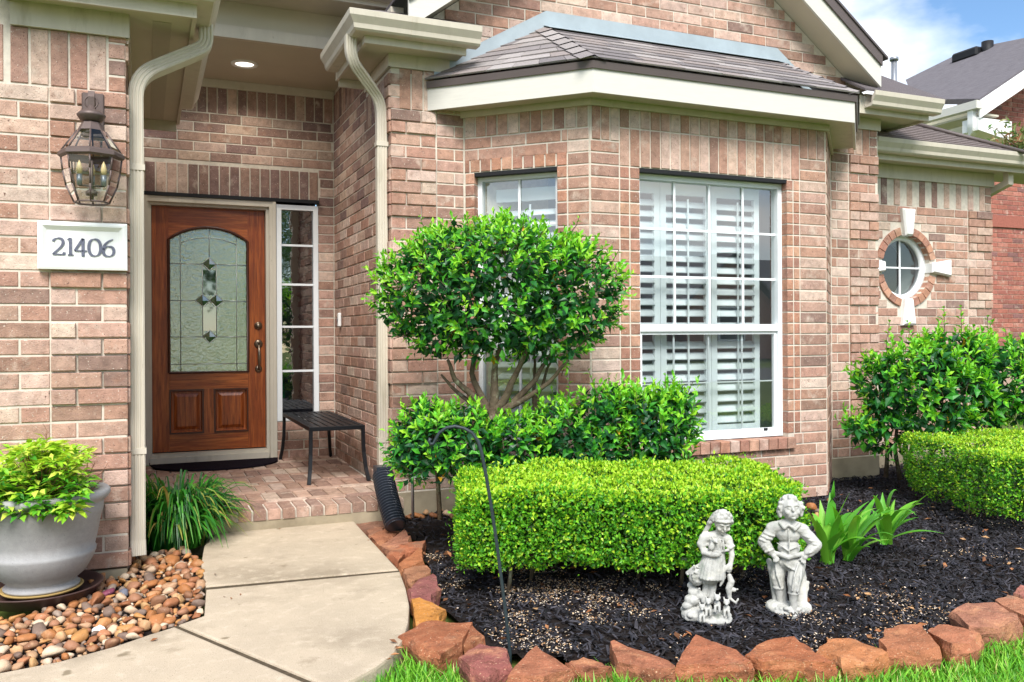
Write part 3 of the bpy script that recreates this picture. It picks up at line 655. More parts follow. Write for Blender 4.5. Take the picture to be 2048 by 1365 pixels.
pz0, pz1 = atY(417, 866, dy).z, atY(417, 778, dy).z
MB().box((gx0 + .001, yf + .001, pz1), (gx1 - .001, yf + .044, gzb)).build('lock_rail', m_woodh, door)
MB().box((gx0 + .001, yf + .001, ZB_), (gx1 - .001, yf + .044, pz0)).build('bottom_rail', m_woodh, door)
px_ = [atY(x, 820, dy).x for x in (334, 408, 428, 499)]
MB().box((px_[1] - .006, yf + .0012, pz0), (px_[2] + .006, yf + .044, pz1)).build('mullion', m_wood, door)
for a0_, a1_ in ((gx0, px_[1]), (px_[2], gx1)):
    mb = MB(); e1, e2, e3 = .0, .022, .05
    rings = []
    for e, y in ((0, yf - .006), (.012, yf - .008), (.022, yf + .016), (.034, yf + .016), (.062, yf + .004)):
        rings += [(a0_ + e, y, pz0 + e), (a1_ - e, y, pz0 + e), (a1_ - e, y, pz1 - e), (a0_ + e, y, pz1 - e)]
    mb.add(rings, [(r * 4 + i, r * 4 + (i + 1) % 4, r * 4 + 4 + (i + 1) % 4, r * 4 + 4 + i) for r in range(4) for i in range(4)] + [(16, 17, 18, 19)])
    mb.build('panel', m_wood, door)
    mb = MB()
    for e in (0.0,):
        mb.box((a0_, yf - .010, pz0), (a0_ + .014, yf + .002, pz1)).box((a1_ - .014, yf - .010, pz0), (a1_, yf + .002, pz1)).box((a0_ + .014, yf - .0096, pz0), (a1_ - .014, yf + .002, pz0 + .014)).box((a0_ + .014, yf - .0096, pz1 - .014), (a1_ - .014, yf + .002, pz1))
    mb.build('panel_moulding', m_woodd, door)
# glass bead and leaded glass
loop = [(gx0, gzb)] + arch() + [(gx1, gzb)]
MB().tube([Vector((x, yf - .002, z)) for x, z in loop + [loop[0]]], .012, 6, True, False).build('glazing_bead', m_woodd, door)
MB().prism(xz(loop, yf + .018), (0, .006, 0)).build('glass', m_door, door)
def came(pts, r=.0032, y=yf + .015): return [Vector((x, y, z)) for x, z in pts], r
def gp(px, py): q = atY(px, py, yf + .015); return (q.x, q.z)
mb = MB()
gxl, gxr = gp(361, 600)[0], gp(473, 600)[0]; cxm = gp(419, 600)[0]
zr_ = [gp(417, y)[1] for y in (529, 602, 674, 728)]
def archz(x, e=0.0):
    hw_, rise = (gx1 - gx0) / 2, gzt - gzs; Rr = (hw_ ** 2 + rise ** 2) / (2 * rise); return gzt - e - Rr + math.sqrt(max(0, Rr * Rr - (x - gc) ** 2))
for x in (gxl, gxr): mb.tube(*came([(x, gzb + .01), (x, archz(x) - .01)]), 6)
for z in (zr_[0], zr_[2]):
    mb.tube(*came([(gx0 + .01, z), (cxm - .055, z)]), 6); mb.tube(*came([(cxm + .055, z), (gx1 - .01, z)]), 6)
mb.tube(*came([(gx0 + .01, zr_[1]), (cxm - .11, zr_[1])]), 6); mb.tube(*came([(cxm + .11, zr_[1]), (gx1 - .01, zr_[1])]), 6)
mb.tube(*came([(gx0 + .01, zr_[3]), (gx1 - .01, zr_[3])]), 6)
mb.tube(*came([(gxl + (gxr - gxl) * i / 12, archz(gxl + (gxr - gxl) * i / 12, .085)) for i in range(13)]), 6)
mb.tube(*came([(cxm, archz(cxm) - .01), (cxm, zr_[0] + .055)]), 6)
mb.tube(*came([(gxl, archz(gxl, .085)), (gxl, gzb)]), 6)
def dia(cx_, cz_, a, b): return [(cx_ - a, cz_), (cx_, cz_ + b), (cx_ + a, cz_), (cx_, cz_ - b), (cx_ - a, cz_)]
dd = [(cxm, zr_[0], .055, .055), (cxm, zr_[2], .055, .055), (cxm - .055, zr_[1], .055, .055), (cxm + .055, zr_[1], .055, .055)]
for d4 in dd: mb.tube(*came(dia(*d4), .004), 6)
for x in (cxm - .055, cxm + .055): mb.tube(*came([(x, zr_[2]), (x, zr_[0])]), 6)
mb.build('lead_came', m_came, door)
for d4 in dd:
    cx_, cz_, a, b = d4
    MB().add([(cx_ - a, yf + .014, cz_), (cx_, yf + .014, cz_ + b), (cx_ + a, yf + .014, cz_), (cx_, yf + .014, cz_ - b), (cx_, yf + .006, cz_)], [(0, 1, 4), (1, 2, 4), (2, 3, 4), (3, 0, 4)]).build('bevel', m_bevel, door, flip=False)
for z0_, z1_ in ((zr_[2] + .05, zr_[1] - .05), (zr_[1] + .05, zr_[0] - .05)):
    MB().box((cxm - .052, yf + .0155, z0_), (cxm + .052, yf + .017, z1_)).build('bevel', m_bevel, door)
# lock and handle
lk = gp(516, 652); hp = gp(516, 688); hb = gp(516, 738); lx = lk[0]
def disc(mb, x, z, prof, y=yf, k=20):
    vs = [(x + r * math.cos(2 * math.pi * j / k), y - h, z + r * math.sin(2 * math.pi * j / k)) for r, h in prof for j in range(k)]
    n_ = len(prof); mb.add(vs, [(i * k + j, i * k + (j + 1) % k, (i + 1) * k + (j + 1) % k, (i + 1) * k + j) for i in range(n_ - 1) for j in range(k)] + [tuple((n_ - 1) * k + j for j in range(k))], True)
mb = MB(); disc(mb, lx, lk[1], [(.034, 0), (.034, .008), (.026, .016), (.018, .02), (.017, .028), (.006, .03)]); mb.build('deadbolt', m_nickel, door)
mb = MB(); disc(mb, lx, hp[1], [(.036, 0), (.036, .007), (.024, .014), (.012, .018)]); disc(mb, lx, hb[1], [(.030, 0), (.030, .007), (.018, .014), (.008, .016)])
mb.tube([(lx, yf - .012, hp[1]), (lx, yf - .045, hp[1] - .02), (lx, yf - .062, hp[1] - .07), (lx, yf - .062, (hp[1] + hb[1]) / 2), (lx, yf - .050, hb[1] + .045), (lx, yf - .03, hb[1] + .01), (lx, yf - .014, hb[1])], [.008, .009, .012, .014, .010, .008, .012], 10)
mb.tube([(lx - .012, yf - .03, hp[1] + .012), (lx + .012, yf - .03, hp[1] + .012)], .01, 8)
mb.build('handle', m_nickel, door)
# door frame, threshold, sidelight
fr = empty('door_frame', (X0, YD, .12)); adopt(fr, house)
jx0, jx1 = dL + .002, dM - .002; ztf = 2.318
def jamb(x0, x1, z0, z1, nm='jamb'):
    mb = MB().box((x0, YD - .018, z0), (x1, YD + .11, z1)); return mb.build(nm, m_trim, fr)
jamb(jx0, X0 - .028, .125, ztf); jamb(X1 + .028, jx1, .125, ztf)
MB().box((X0 - .028, YD + .012, .14), (X0 - .003, YD + .11, 2.27)).build('stop', m_trim, fr); MB().box((X1 + .003, YD + .012, .14), (X1 + .028, YD + .11, 2.27)).build('stop', m_trim, fr)
MB().box((X0 - .028, YD - .0175, 2.272), (X1 + .028, YD + .11, ztf)).build('head', m_trim, fr)
MB().box((X0 - .028, YD + .0125, 2.248), (X1 + .028, YD + .11, 2.2718)).build('stop', m_trim, fr)
MB().box((jx0 + .004, YD - .026, .128), (jx0 + .03, YD - .0182, ztf)).build('casing_bead', m_trim, fr); MB().box((jx1 - .03, YD - .026, .128), (jx1 - .004, YD - .0182, ztf)).build('casing_bead', m_trim, fr)
MB().box((X0 - .02, YD - .02, .13), (X1 + .02, YD + .12, .178)).box((X0 - .015, YD + .01, .178), (X1 + .015, YD + .12, .205)).build('threshold', m_trim, fr)
MB().box((dL - .02, YD - .03, 2.320), (dR + .006, YD + .05, 2.348)).build('lintel', m_black, house)
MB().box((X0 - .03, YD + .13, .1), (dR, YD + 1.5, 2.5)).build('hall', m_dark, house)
sl_ = empty('sidelight', (dM, YD, .44)); adopt(sl_, house)
sx0, sx1, sz0, sz1 = dM + .002, dR - .001, .437, 2.30
framebox(sx0, sx1, sz0, sz1, .042, YD - .004, YD + .07, sl_)
pane('pane', [(sx0 + .04, YD + .03, sz0 + .04), (sx1 - .04, YD + .03, sz0 + .04), (sx1 - .04, YD + .03, sz1 - .04), (sx0 + .04, YD + .03, sz1 - .04)], m_glassd, sl_)
for y in (492, 570, 654, 742):
    z = atY(600, y, YD + .03).z; MB().box((sx0 + .042, YD + .018, z - .009), (sx1 - .042, YD + .028, z + .009)).build('muntin', m_vinyl, sl_)
MB().box((jx0 + .005, YD - .03, .42), (jx0 + .03, YD - .0265, .50)).build('strike_plate', m_trim, fr)

# ------------------------------------------------------------------ porch floor: rowlock nose and brick paving
porch = empty('porch_floor', (0.7, 6.5, 0)); tag(porch, 'rose brick paved porch floor with a rowlock step nose', kind='structure')
PZ = 0.12; YN = 5.40
MB().box((XL + .002, YN + .02, -0.25), (XR - .004, YD + .05, PZ - .012)).build('mortar_bed', m_mortar, porch)
MB().box((0.06, YN + .004, -0.25), (XR - .02, YN + .05, 0.054)).build('step_base', m_conc, porch)
PALP = [((0.43, 0.29, 0.22), 5), ((0.36, 0.23, 0.17), 6), ((0.50, 0.385, 0.30), 4), ((0.29, 0.19, 0.145), 3)]
def paver(x0, x1, y0, y1, z0, z1, name='brick'):
    c = .004; j = lambda: random.uniform(-.0014, .0014)
    V = [(x0, y0, z0), (x1, y0, z0), (x1, y1, z0), (x0, y1, z0), (x0 + j(), y0 + j(), z1 - c), (x1 + j(), y0 + j(), z1 - c), (x1 + j(), y1, z1 - c), (x0 + j(), y1, z1 - c)]
    dz = random.uniform(-.002, .002)
    V += [(x0 + c, y0 + c, z1 + dz), (x1 - c, y0 + c, z1 + dz), (x1 - c, y1 - c, z1 + dz), (x0 + c, y1 - c, z1 + dz)]
    fast_mesh(name, np.array(V), np.array(BF), m_brick, np.tile(np.array([pick(PALP)]), (12, 1)), parent=porch, attr='bcol')
x = XR - .006
while x > XL + .03:
    paver(x - .076, x - .004, YN + random.uniform(-.004, .004), YN + .235, .056, PZ); x -= .086
y, row = YN + .243, 0
while y < YD - .03:
    if row % 2 == 0:
        h = .092; x = XR - .006 - random.random() * .1
        paver(x + .008, XR - .006, y + .003, y + h - .003, .07, PZ) if XR - x > .05 else None
        while x > XL + .05: paver(max(XL + .01, x - .246), x, y + .003, min(y + h - .003, YD - .004), .07, PZ); x -= .254
    else:
        h = .25; x = XR - .006
        off = random.random() * .09; paver(x - off + .006, x, y + .003, y + h - .003, .07, PZ) if off > .03 else None; x -= off
        while x > XL + .04: paver(max(XL + .01, x - .094), x, y + .003, min(y + h - .003, YD - .004), .07, PZ); x -= .102
    y += h; row += 1

# ------------------------------------------------------------------ eaves, soffits, gutters, fascia
def part(mb, name, mat): return mb.build(name, mat, house)
KG = [(0, 0), (.075, 0), (.088, .012), (.094, .04), (.122, .082), (.126, .118), (.118, .122), (.114, .112), (.084, .08), (.078, .03), (.01, .012), (.01, .118), (0, .118)]
# left wing: soffit z 2.77, wall planes x = XL and y = YP
sz = 2.772; fx_, fy_ = 0.247, 4.57; ye = 6.93; xl0 = P.s_of(21, 42)
part(MB().box((xl0, YP - .02, 2.655), (XL + .012, YP - .002, sz)), 'frieze', m_trim)
part(MB().box((XL + .002, YP - .019, 2.655), (XL + .018, ye, sz - .002)), 'frieze', m_trim)
part(MB().box((xl0 - .02, fy_ + .02, sz), (XL + .016, YP + .12, sz + .02)).box((XL + .0161, fy_ + .02, sz + .0005), (fx_ - .02, ye, sz + .02)), 'soffit', m_soffit)
part(MB().box((.045, 4.75, sz - .0018), (.135, ye - .06, sz + .004)), 'soffit_vent', MAT('vent_strip', srgb(186, 178, 160), .8, .2, speck=(300, .60, .66, srgb(110, 104, 92))))
part(MB().hsweep([(xl0 - .02, fy_, sz - .02), (fx_, fy_, sz - .02), (fx_, ye, sz - .02)], [(0, 0), (0, .16), (-.02, .16), (-.02, 0)]), 'fascia', m_trim)
part(MB().box((XL + .02, ye - .02, sz - .075), (fx_ - .02, ye, sz - .001)), 'frieze', m_trim)
part(MB().hsweep([(xl0 - .1, fy_, sz + .045), (fx_, fy_, sz + .045), (fx_, 6.70, sz + .045)], KG), 'gutter', m_trim)
part(MB().prism([(xl0 - .3, fy_ - .06, sz + .165), (fx_ + .05, fy_ - .06, sz + .165), (fx_ + .05, ye, sz + .165), (xl0 - .3, ye, sz + .165)], (0, 0, .02)), 'roof_deck', m_drip)
part(MB().add([(xl0, fy_ + .02, sz - .01), (xl0, YP, sz - .01), (xl0, YP, 2.95), (xl0, fy_ + .02, 2.95)], [(0, 1, 2, 3)]), 'return_side', m_trim)
# right wing (facade) eave: L-shaped along the porch side and the front
s2 = 3.075; ex, ey = 1.315, 5.50; xend = 2.01
part(MB().box((XR - .016, YF - .018, 2.985), (A.s_of(900), YF - .002, s2)), 'frieze', m_trim)
part(MB().box((XR - .018, YF - .0175, 2.985), (XR - .002, 6.40, s2 - .001)), 'frieze', m_trim)
part(MB().box((ex + .02, ey + .02, s2), (xend, YF + .05, s2 + .02)).box((ex + .02, YF + .0501, s2 + .0005), (XR, 6.42, s2 + .02)), 'soffit', m_soffit)
part(MB().hsweep([(ex, 6.42, s2 - .018), (ex, ey, s2 - .018), (xend, ey, s2 - .018)], [(0, 0), (0, .15), (-.02, .15), (-.02, 0)][::-1]), 'fascia', m_trim)
KGm = [(-a, b) for a, b in KG]
part(MB().hsweep([(ex, 6.36, s2 + .03), (ex, ey, s2 + .03), (xend + .07, ey, s2 + .03)], [(a, b) for a, b in KG]), 'gutter', m_trim)
part(MB().box((ex + .02, 6.40, s2 - .06), (XR - .02, 6.42, s2 - .001)), 'frieze', m_trim)
part(MB().prism([(ex - .06, ey - .06, s2 + .15), (xend, ey - .06, s2 + .15), (xend, YF, s2 + .15 + .12), (ex + .16, YF, s2 + .15 + .12)], (0, 0, .015)), 'roof_deck', m_drip)
part(MB().prism([(ex - .06, ey - .06, s2 + .15), (ex + .16, YF, s2 + .27), (ex + .16, 6.5, s2 + .27), (ex - .06, 6.5, s2 + .15)], (0, 0, .015)), 'roof_deck', m_drip)
for (gx_, gy_2, gz_) in ((1.60, ey, s2 + .03), (0.02, 4.57, sz + .045)):
    part(MB().hsweep([(gx_, gy_2, gz_), (gx_ + .025, gy_2, gz_)], [(a * 1.02 + .001, b - .0015) for a, b in KG[:7]] + [(.0, .12)]), 'gutter_seam', m_trim)
# porch ceiling and header
part(MB().box((XL - .05, 6.55, 3.315), (XR + .05, YD + .05, 3.335)), 'porch_ceiling', m_soffit)
part(MB().box((XL, YD - .022, 3.245), (XR, YD - .003, 3.314)), 'frieze', m_trim)
part(MB().box((XL - .3, 6.50, 3.312), (XR + .2, 6.549, 3.40)), 'header_trim', m_trim)
part(MB().box((XL - .3, 6.53, 3.4001), (XR + .2, 6.548, 3.60)), 'header_board', m_soffit)
part(MB().box((XL - .3, 6.20, 3.58), (XR + .2, 6.529, 3.60)), 'soffit', m_soffit)
part(MB().box((XL - .3, 6.18, 3.565), (XR + .2, 6.199, 3.70)), 'fascia', m_trim)
part(MB().hsweep([(XL - .3, 6.18, 3.60), (XR + .2, 6.18, 3.60)], KG), 'gutter', m_trim)
part(MB().box((XL - .3, 6.1, 3.72), (XR + .3, 7.9, 3.75)), 'roof_deck', m_drip)
lampm = MAT('lit_lens', (1, .95, .85), .4); lampm.node_tree.nodes['Principled BSDF'].inputs['Emission Color'].default_value = (1, .93, .8, 1); lampm.node_tree.nodes['Principled BSDF'].inputs['Emission Strength'].default_value = 1.1
lp = atZ(489, 128, 3.315)
ld = bpy.data.lights.new('recessed_lamp', 'SPOT'); ld.energy = 14; ld.spot_size = math.radians(150); ld.spot_blend = .6; ld.shadow_soft_size = .07; ld.color = (1, .90, .76); lo = bpy.data.objects.new('recessed_lamp', ld); COL.objects.link(lo); lo.location = (lp.x, lp.y, 3.29)
can = empty('recessed_light', (lp.x, lp.y, 3.31)); tag(can, 'round recessed light in the porch ceiling above the door', 'light')
mb = MB(); k = 28
mb.add([(lp.x + r * math.cos(2 * math.pi * j / k), lp.y + r * math.sin(2 * math.pi * j / k), z) for r, z in ((.105, 3.3145), (.10, 3.305), (.078, 3.304), (.07, 3.313)) for j in range(k)], [(i * k + j, i * k + (j + 1) % k, (i + 1) * k + (j + 1) % k, (i + 1) * k + j) for i in range(3) for j in range(k)], True); mb.build('trim_ring', m_bright, can)
MB().add([(lp.x + .072 * math.cos(2 * math.pi * j / k), lp.y + .072 * math.sin(2 * math.pi * j / k), 3.3125) for j in range(k)], [tuple(range(k))]).build('lens', lampm, can); adopt(lo, can)

# gable rakes over the bay
def rakeline(x): return gz(x)
yk = 5.49
for sgn in (-1, 1):
    xa, xb = 3.683, (1.60 if sgn < 0 else 5.70); za, zb = 4.74, gz(xb)
    off = Vector((0, 0, 1))
    part(MB().prism([(xa, yk, za), (xb, yk, zb), (xb, yk, zb + .215), (xa, yk, za + .215)], (0, -.02, 0)), 'rake_board', m_white)
    part(MB().prism([(xa, yk + .001, za + .012), (xb, yk + .001, zb + .012), (xb, yk + .001, zb + .03), (xa, yk + .001, za + .03)], (0, YF - yk + .05, 0)), 'rake_soffit', m_soffit)
    part(MB().prism([(xa, yk - .024, za + .175), (xb, yk - .024, zb + .175), (xb, yk - .024, zb + .265), (xa, yk - .024, za + .265)], (0, -.014, 0)), 'drip_edge', m_drip)
    xo = xb + sgn * .05; zo = zb - .0375
    part(MB().prism([(xa, yk - .05, za + .268), (xo, yk - .05, zo + .268), (xo, yk - .05, zo + .288), (xa, yk - .05, za + .288)], (0, 4.0, 0)), 'roof_deck', m_shingle)
part(MB().tube([atY(1788, 300, 8.2), atY(1788, 121, 8.2)], .035, 10).tube([atY(1788, 122, 8.2), atY(1788, 116, 8.2)], .055, 10), 'vent_pipe', m_stake)
# right eave return beside the gable
s3 = 3.03; rx0, rx1, ry = 5.50, 6.30, 5.52
part(MB().box((rx0, ry, s3 - .02), (rx1, ry + .02, s3 + .13)), 'fascia', m_trim)
part(MB().box((rx0 + .001, ry + .02, s3), (rx1, YR + .3, s3 + .02)), 'soffit', m_soffit)
part(MB().prism([(rx0, ry + .021, s3 - .02), (rx0, YF - .002, s3 - .02), (rx0, YF - .002, s3 + .20), (rx0, ry + .021, s3 + .115)], (.02, 0, 0)), 'return_side', m_trim)
part(MB().hsweep([(rx0 + .06, ry, s3 + .025), (rx1 + .05, ry, s3 + .025)], KG), 'gutter', m_trim)
part(MB().box((5.56, YF - .018, 2.93), (XE + .02, YF - .003, s3 - .001)), 'frieze', m_trim)
part(MB().prism([(rx0 - .02, ry - .09, s3 + .14), (rx1 + .1, ry - .09, s3 + .14), (rx1 + .1, YF + .6, s3 + .14 + .5), (rx0 - .02, YF - .01, s3 + .30)], (0, 0, .02)), 'roof_deck', m_shingle)
part(MB().box((XE - .03, YF, .1), (XE - .002, YR + .02, 3.03)), 'side_wall', m_mortar)
part(MB().box((rx1 - .02, ry + .02, s3 - .02), (rx1, YR + .5, s3 + .13)), 'fascia', m_trim)
# low eave over the round window
s4 = 2.765; gy = 5.92
part(MB().box((XE + .003, YR - .02, 2.632), (XRE + .014, YR - .002, s4 - .001)), 'frieze', m_trim)
part(MB().box((XE + .03, gy + .02, s4), (8.9, YR + .3, s4 + .02)), 'soffit', m_soffit)
part(MB().box((XE + .05, gy, s4 - .02), (8.9, gy + .02, s4 + .14)), 'fascia', m_trim)
part(MB().hsweep([(XE + .10, gy, s4 + .03), (8.9, gy, s4 + .03)], KG), 'gutter', m_trim)
part(MB().prism([(XE + .05, gy + .021, s4 - .02), (XE + .05, YR - .001, s4 - .02), (XE + .05, YR - .001, s4 + .32), (XE + .05, gy + .021, s4 + .13)], (.02, 0, 0)), 'return_side', m_trim)
rn = Vector((0, -.6, 1)).normalized(); rp0 = (XE, gy - .09, s4 + .16)
tl, tr_ = atP(1826, 251, rp0, rn), atP(2060, 312, rp0, rn)
rowv = MB(); steps = 9
lowL, lowR = Vector((XE - .02, gy - .1, s4 + .155)), Vector((9.2, gy - .1, s4 + .155)); 
for i in range(steps):
    f0, f1 = i / steps, (i + 1) / steps
    top = tl + (tl - Vector((tl.x, gy - .1, s4 + .155))) * .0
    a0_, a1_ = lowL + (Vector((XE - .02, tl.y, tl.z)) - lowL) * f0, lowL + (Vector((XE - .02, tl.y, tl.z)) - lowL) * f1
    hx = lambda f: tl.x + (tr_.x - tl.x) * ((1 - f) / (1 - ((tr_.z - lowL.z) / (tl.z - lowL.z))))
    b0_, b1_ = a0_.copy(), a1_.copy(); b0_.x, b1_.x = min(9.2, hx(f0)), min(9.2, hx(f1))
    rowv.prism([a0_ + rn * .012, b0_ + rn * .012, b1_ + rn * .002, a1_ + rn * .002], -rn * .012)
lr = part(rowv, 'lower_roof', m_shingle); lr['kind'] = 'stuff'
at = lr.data.attributes.new('bcol', 'FLOAT_COLOR', 'POINT'); at.data.foreach_set('color', np.tile(np.array([*srgb(128, 118, 116), 1], np.float32), len(lr.data.vertices)))
for o in list(house.children):
    if o.type == 'MESH' and o.data.materials[0] == m_shingle and 'bcol' not in o.data.attributes:
        at = o.data.attributes.new('bcol', 'FLOAT_COLOR', 'POINT'); at.data.foreach_set('color', np.tile(np.array([*srgb(96, 90, 92), 1], np.float32), len(o.data.vertices)))
part(MB().tube([tl + rn * .02, tr_ + rn * .02], .02, 6), 'hip_ridge', m_drip)
# short downspout on the far corner
part(MB().rail([(7.95, 6.02, 2.80), (7.95, 6.02, 2.66), (7.94, 6.30, 2.56), (7.95, 6.62, 2.50), (7.95, 6.62, -.1)], [(-.035, -.03), (.035, -.03), (.035, .03), (-.035, .03)], (1, 0, 0)), 'downspout', m_trim)

# ------------------------------------------------------------------ bay roof
ov = .20; tb = math.tan(math.radians(22.5)) * ov
f0 = Vector((BB.x - tb, YB - ov, 0)); f1 = Vector((BC.x + tb, YB - ov, 0))
e0 = Vector((1.80, f0.y + (f0.x - 1.80), 0)); e1 = Vector((f1.x + .72, f1.y + .72, 0))
bz = 2.715
part(MB().hsweep([e0 + Vector((0, 0, bz)), f0 + Vector((0, 0, bz)), f1 + Vector((0, 0, bz)), e1 + Vector((0, 0, bz))], [(0, 0), (0, .155), (-.02, .155), (-.02, 0)]), 'fascia', m_white)
part(MB().hsweep([e0 + Vector((0, 0, bz + .15)), f0 + Vector((0, 0, bz + .15)), f1 + Vector((0, 0, bz + .15)), e1 + Vector((0, 0, bz + .15))], [(.004, 0), (.012, 0), (.02, .045), (-.01, .055), (-.01, .048)]), 'drip_edge', m_drip)
part(MB().add([e0 + Vector((.015, .015, bz + .016)), f0 + Vector((.01, .02, bz + .016)), f1 + Vector((-.01, .02, bz + .016)), e1 + Vector((-.015, .015, bz + .016)), BD_ + Vector((0, 0, bz + .016)), BC + Vector((0, .01, bz + .016)), BB + Vector((0, .01, bz + .016)), BA + Vector((0, 0, bz + .016))], [(0, 7, 6, 1), (1, 6, 5, 2), (2, 5, 4, 3)]), 'soffit', m_trim)
part(MB().hsweep([BA + Vector((-.3, .3, 2.685)), BB + Vector((0, 0, 2.685)), BC + Vector((0, 0, 2.685)), BD_ + Vector((.02, .02, 2.685))], [(0.002, 0), (.022, 0), (.022, .046), (.002, .046)]), 'frieze', m_trim)
rz0, rz1 = bz + .205, 3.40
t0, t1 = Vector((2.70, YF - .01, rz1)), Vector((4.80, YF - .01, rz1))
E0, E1 = f0 + Vector((-.01, -.03, rz0)), f1 + Vector((.01, -.03, rz0)); EL = e0 + Vector((-.02, -.01, rz0)); ER = e1 + Vector((.02, -.01, rz0))
part(MB().add([EL, E0, E1, ER, t0, t1], [(0, 1, 4), (1, 2, 5, 4), (2, 3, 5)]), 'roof', m_drip)
roof = house.children[-1] if house.children[-1].name.startswith('roof') else [o for o in house.children if o.name.startswith('roof') and 'deck' not in o.name][-1]
roof['label'] = 'low hipped shingle roof over the bay window'
SHC = [srgb(148, 142, 140), srgb(134, 128, 128), srgb(160, 154, 152), srgb(120, 115, 116), srgb(142, 133, 130)]
def shingles(a, b, c, d_, rows, wdt=.30):
    """a-b eave, d_-c top (may taper)"""
    nrm = (b - a).cross(d_ - a).normalized()
    if nrm.z < 0: nrm = -nrm
    for r in range(rows):
        g0, g1 = r / rows, min(1.0, (r + 1.25) / rows)
        l0, r0, l1, r1 = a.lerp(d_, g0), b.lerp(c, g0), a.lerp(d_, g1), b.lerp(c, g1)
        wl_ = (r0 - l0).length; xx = -((r * 0.37) % 1) * wdt * .8; 
        while xx < wl_ - .02:
            u0, u1 = max(0, xx) / wl_, min(wl_, xx + wdt - .004) / wl_; xx += wdt * random.choice((.7, 1, 1, 1.3))
            u1 = min(1, (xx - .004) / wl_)
            if u1 - u0 < .03: continue
            L0, R0, L1, R1 = l0.lerp(r0, u0), l0.lerp(r0, u1), l1.lerp(r1, u0), l1.lerp(r1, u1)
            h = .011 + random.uniform(0, .003)
            V = [L0 + nrm * .002, R0 + nrm * .002, R1 + nrm * .001, L1 + nrm * .001, L0 + nrm * h, R0 + nrm * (h + random.uniform(-.002, .003)), R1 + nrm * .004, L1 + nrm * .004]
            fast_mesh('shingle', np.array([v[:] for v in V]), np.array([(4, 5, 6, 7), (0, 1, 5, 4), (1, 2, 6, 5), (3, 0, 4, 7)]), m_shingle, np.tile(np.array([random.choice(SHC)]), (8, 1)), parent=roof, attr='bcol')
shingles(E0, E1, t1, t0, 8); shingles(EL, E0, t0, t0 + Vector((-.02, 0, -.01)), 8, .27); shingles(E1, ER, t1 + Vector((.02, 0, -.01)), t1, 8, .28)
# hip caps and flashing
for a, b in ((E0, t0), (E1, t1)):
    for i in range(7):
        p, q = a.lerp(b, i / 7), a.lerp(b, (i + 1.2) / 7 if i < 6 else 1); dv = (q - p).normalized(); sd_ = dv.cross(Vector((0, 0, 1))).normalized(); up_ = sd_.cross(dv)
        V = [p + sd_ * .09 - up_ * .012, p + up_ * .022, p - sd_ * .09 - up_ * .012, q + sd_ * .09 - up_ * .022, q + up_ * .012, q - sd_ * .09 - up_ * .022]
        fast_mesh('shingle', np.array([v[:] for v in V]), np.array([(0, 1, 4, 3), (1, 2, 5, 4)]), m_shingle, np.tile(np.array([random.choice(SHC)]), (6, 1)), parent=roof, attr='bcol')
wv = YF - .012
def fl(p, up_): return Vector((p.x, wv, p.z + up_))
ELw = Vector((1.845, wv, 2.93)); ERw = Vector((5.40, wv, 3.02))
mb = MB().prism([fl(ELw, -.02), fl(t0, -.02), fl(t0, .125), fl(ELw, .10)], (0, -.004, 0)); mb.build('flashing', m_flash, roof)
MB().prism([fl(t0, -.02), fl(t1, -.02), fl(t1, .115), fl(t0, .125)], (0, -.0045, 0)).build('flashing', m_flash, roof)
MB().prism([fl(t1, -.02), fl(ERw, -.02), fl(ERw, .06), fl(t1, .115)], (0, -.004, 0)).build('flashing', m_flash, roof)
sl = (E0 - t0).normalized(); MB().prism([t0 + Vector((-.02, -.002, .016)), t1 + Vector((.02, -.002, .016)), t1 + Vector((.02, -.10, -.026)), t0 + Vector((-.02, -.10, -.026))], (0, 0, .003)).build('flashing', m_flash, roof)

# ------------------------------------------------------------------ downspouts
def rectprof(w_, d_):
    """ribbed rectangular section"""
    p = []; n_ = 4
    for i in range(n_):
        x0 = -w_ / 2 + w_ * i / n_
        p += [(x0 + w_ / n_ * .12, -d_ / 2), (x0 + w_ / n_ * .30, -d_ / 2 - .004), (x0 + w_ / n_ * .70, -d_ / 2 - .004), (x0 + w_ / n_ * .88, -d_ / 2)]
    return p + [(w_ / 2, -d_ / 2), (w_ / 2, d_ / 2), (-w_ / 2, d_ / 2), (-w_ / 2, -d_ / 2)]
def bend(p, n_=7):
    """round the corners of a polyline"""
    p = [Vector(q) for q in p]; o = [p[0]]
    for i in range(1, len(p) - 1):
        a, b, c = p[i - 1], p[i], p[i + 1]; r = min((a - b).length, (c - b).length) * .45
        s0, s1 = b + (a - b).normalized() * r, b + (c - b).normalized() * r
        for k_ in range(n_ + 1):
            t = k_ / n_; o.append(s0 * (1 - t) ** 2 + b * 2 * t * (1 - t) + s1 * t * t)
    return o + [p[-1]]
dlx, dly = -0.036, 4.84
dl = part(MB().rail(bend([(.31, 4.90, sz + .06), (.31, 4.90, sz - .06), (dlx, dly, sz - .27), (dlx, dly, sz - .50)]) + [(dlx, dly, .12)], rectprof(.072, .058), lambda i: (1, 0.0, 0)), 'downspout', m_trim)
bs_ = MB()
for z in (2.02, .57): bs_.box((dlx - .042, dly - .036, z), (dlx + .042, dly + .03, z + .03))
bs_.build('strap', m_trim, dl)
MB().box((dlx - .034, dly - .026, .112), (dlx + .034, dly + .026, .1195)).build('spout_mouth', m_black, dl)
MB().rail([(dlx, dly, .125), (dlx + .002, dly - .012, .05)], rectprof(.074, .06), (1, 0, 0)).build('spout_shoe', m_trim, dl)
dr_x, dr_y = 1.497, 5.80
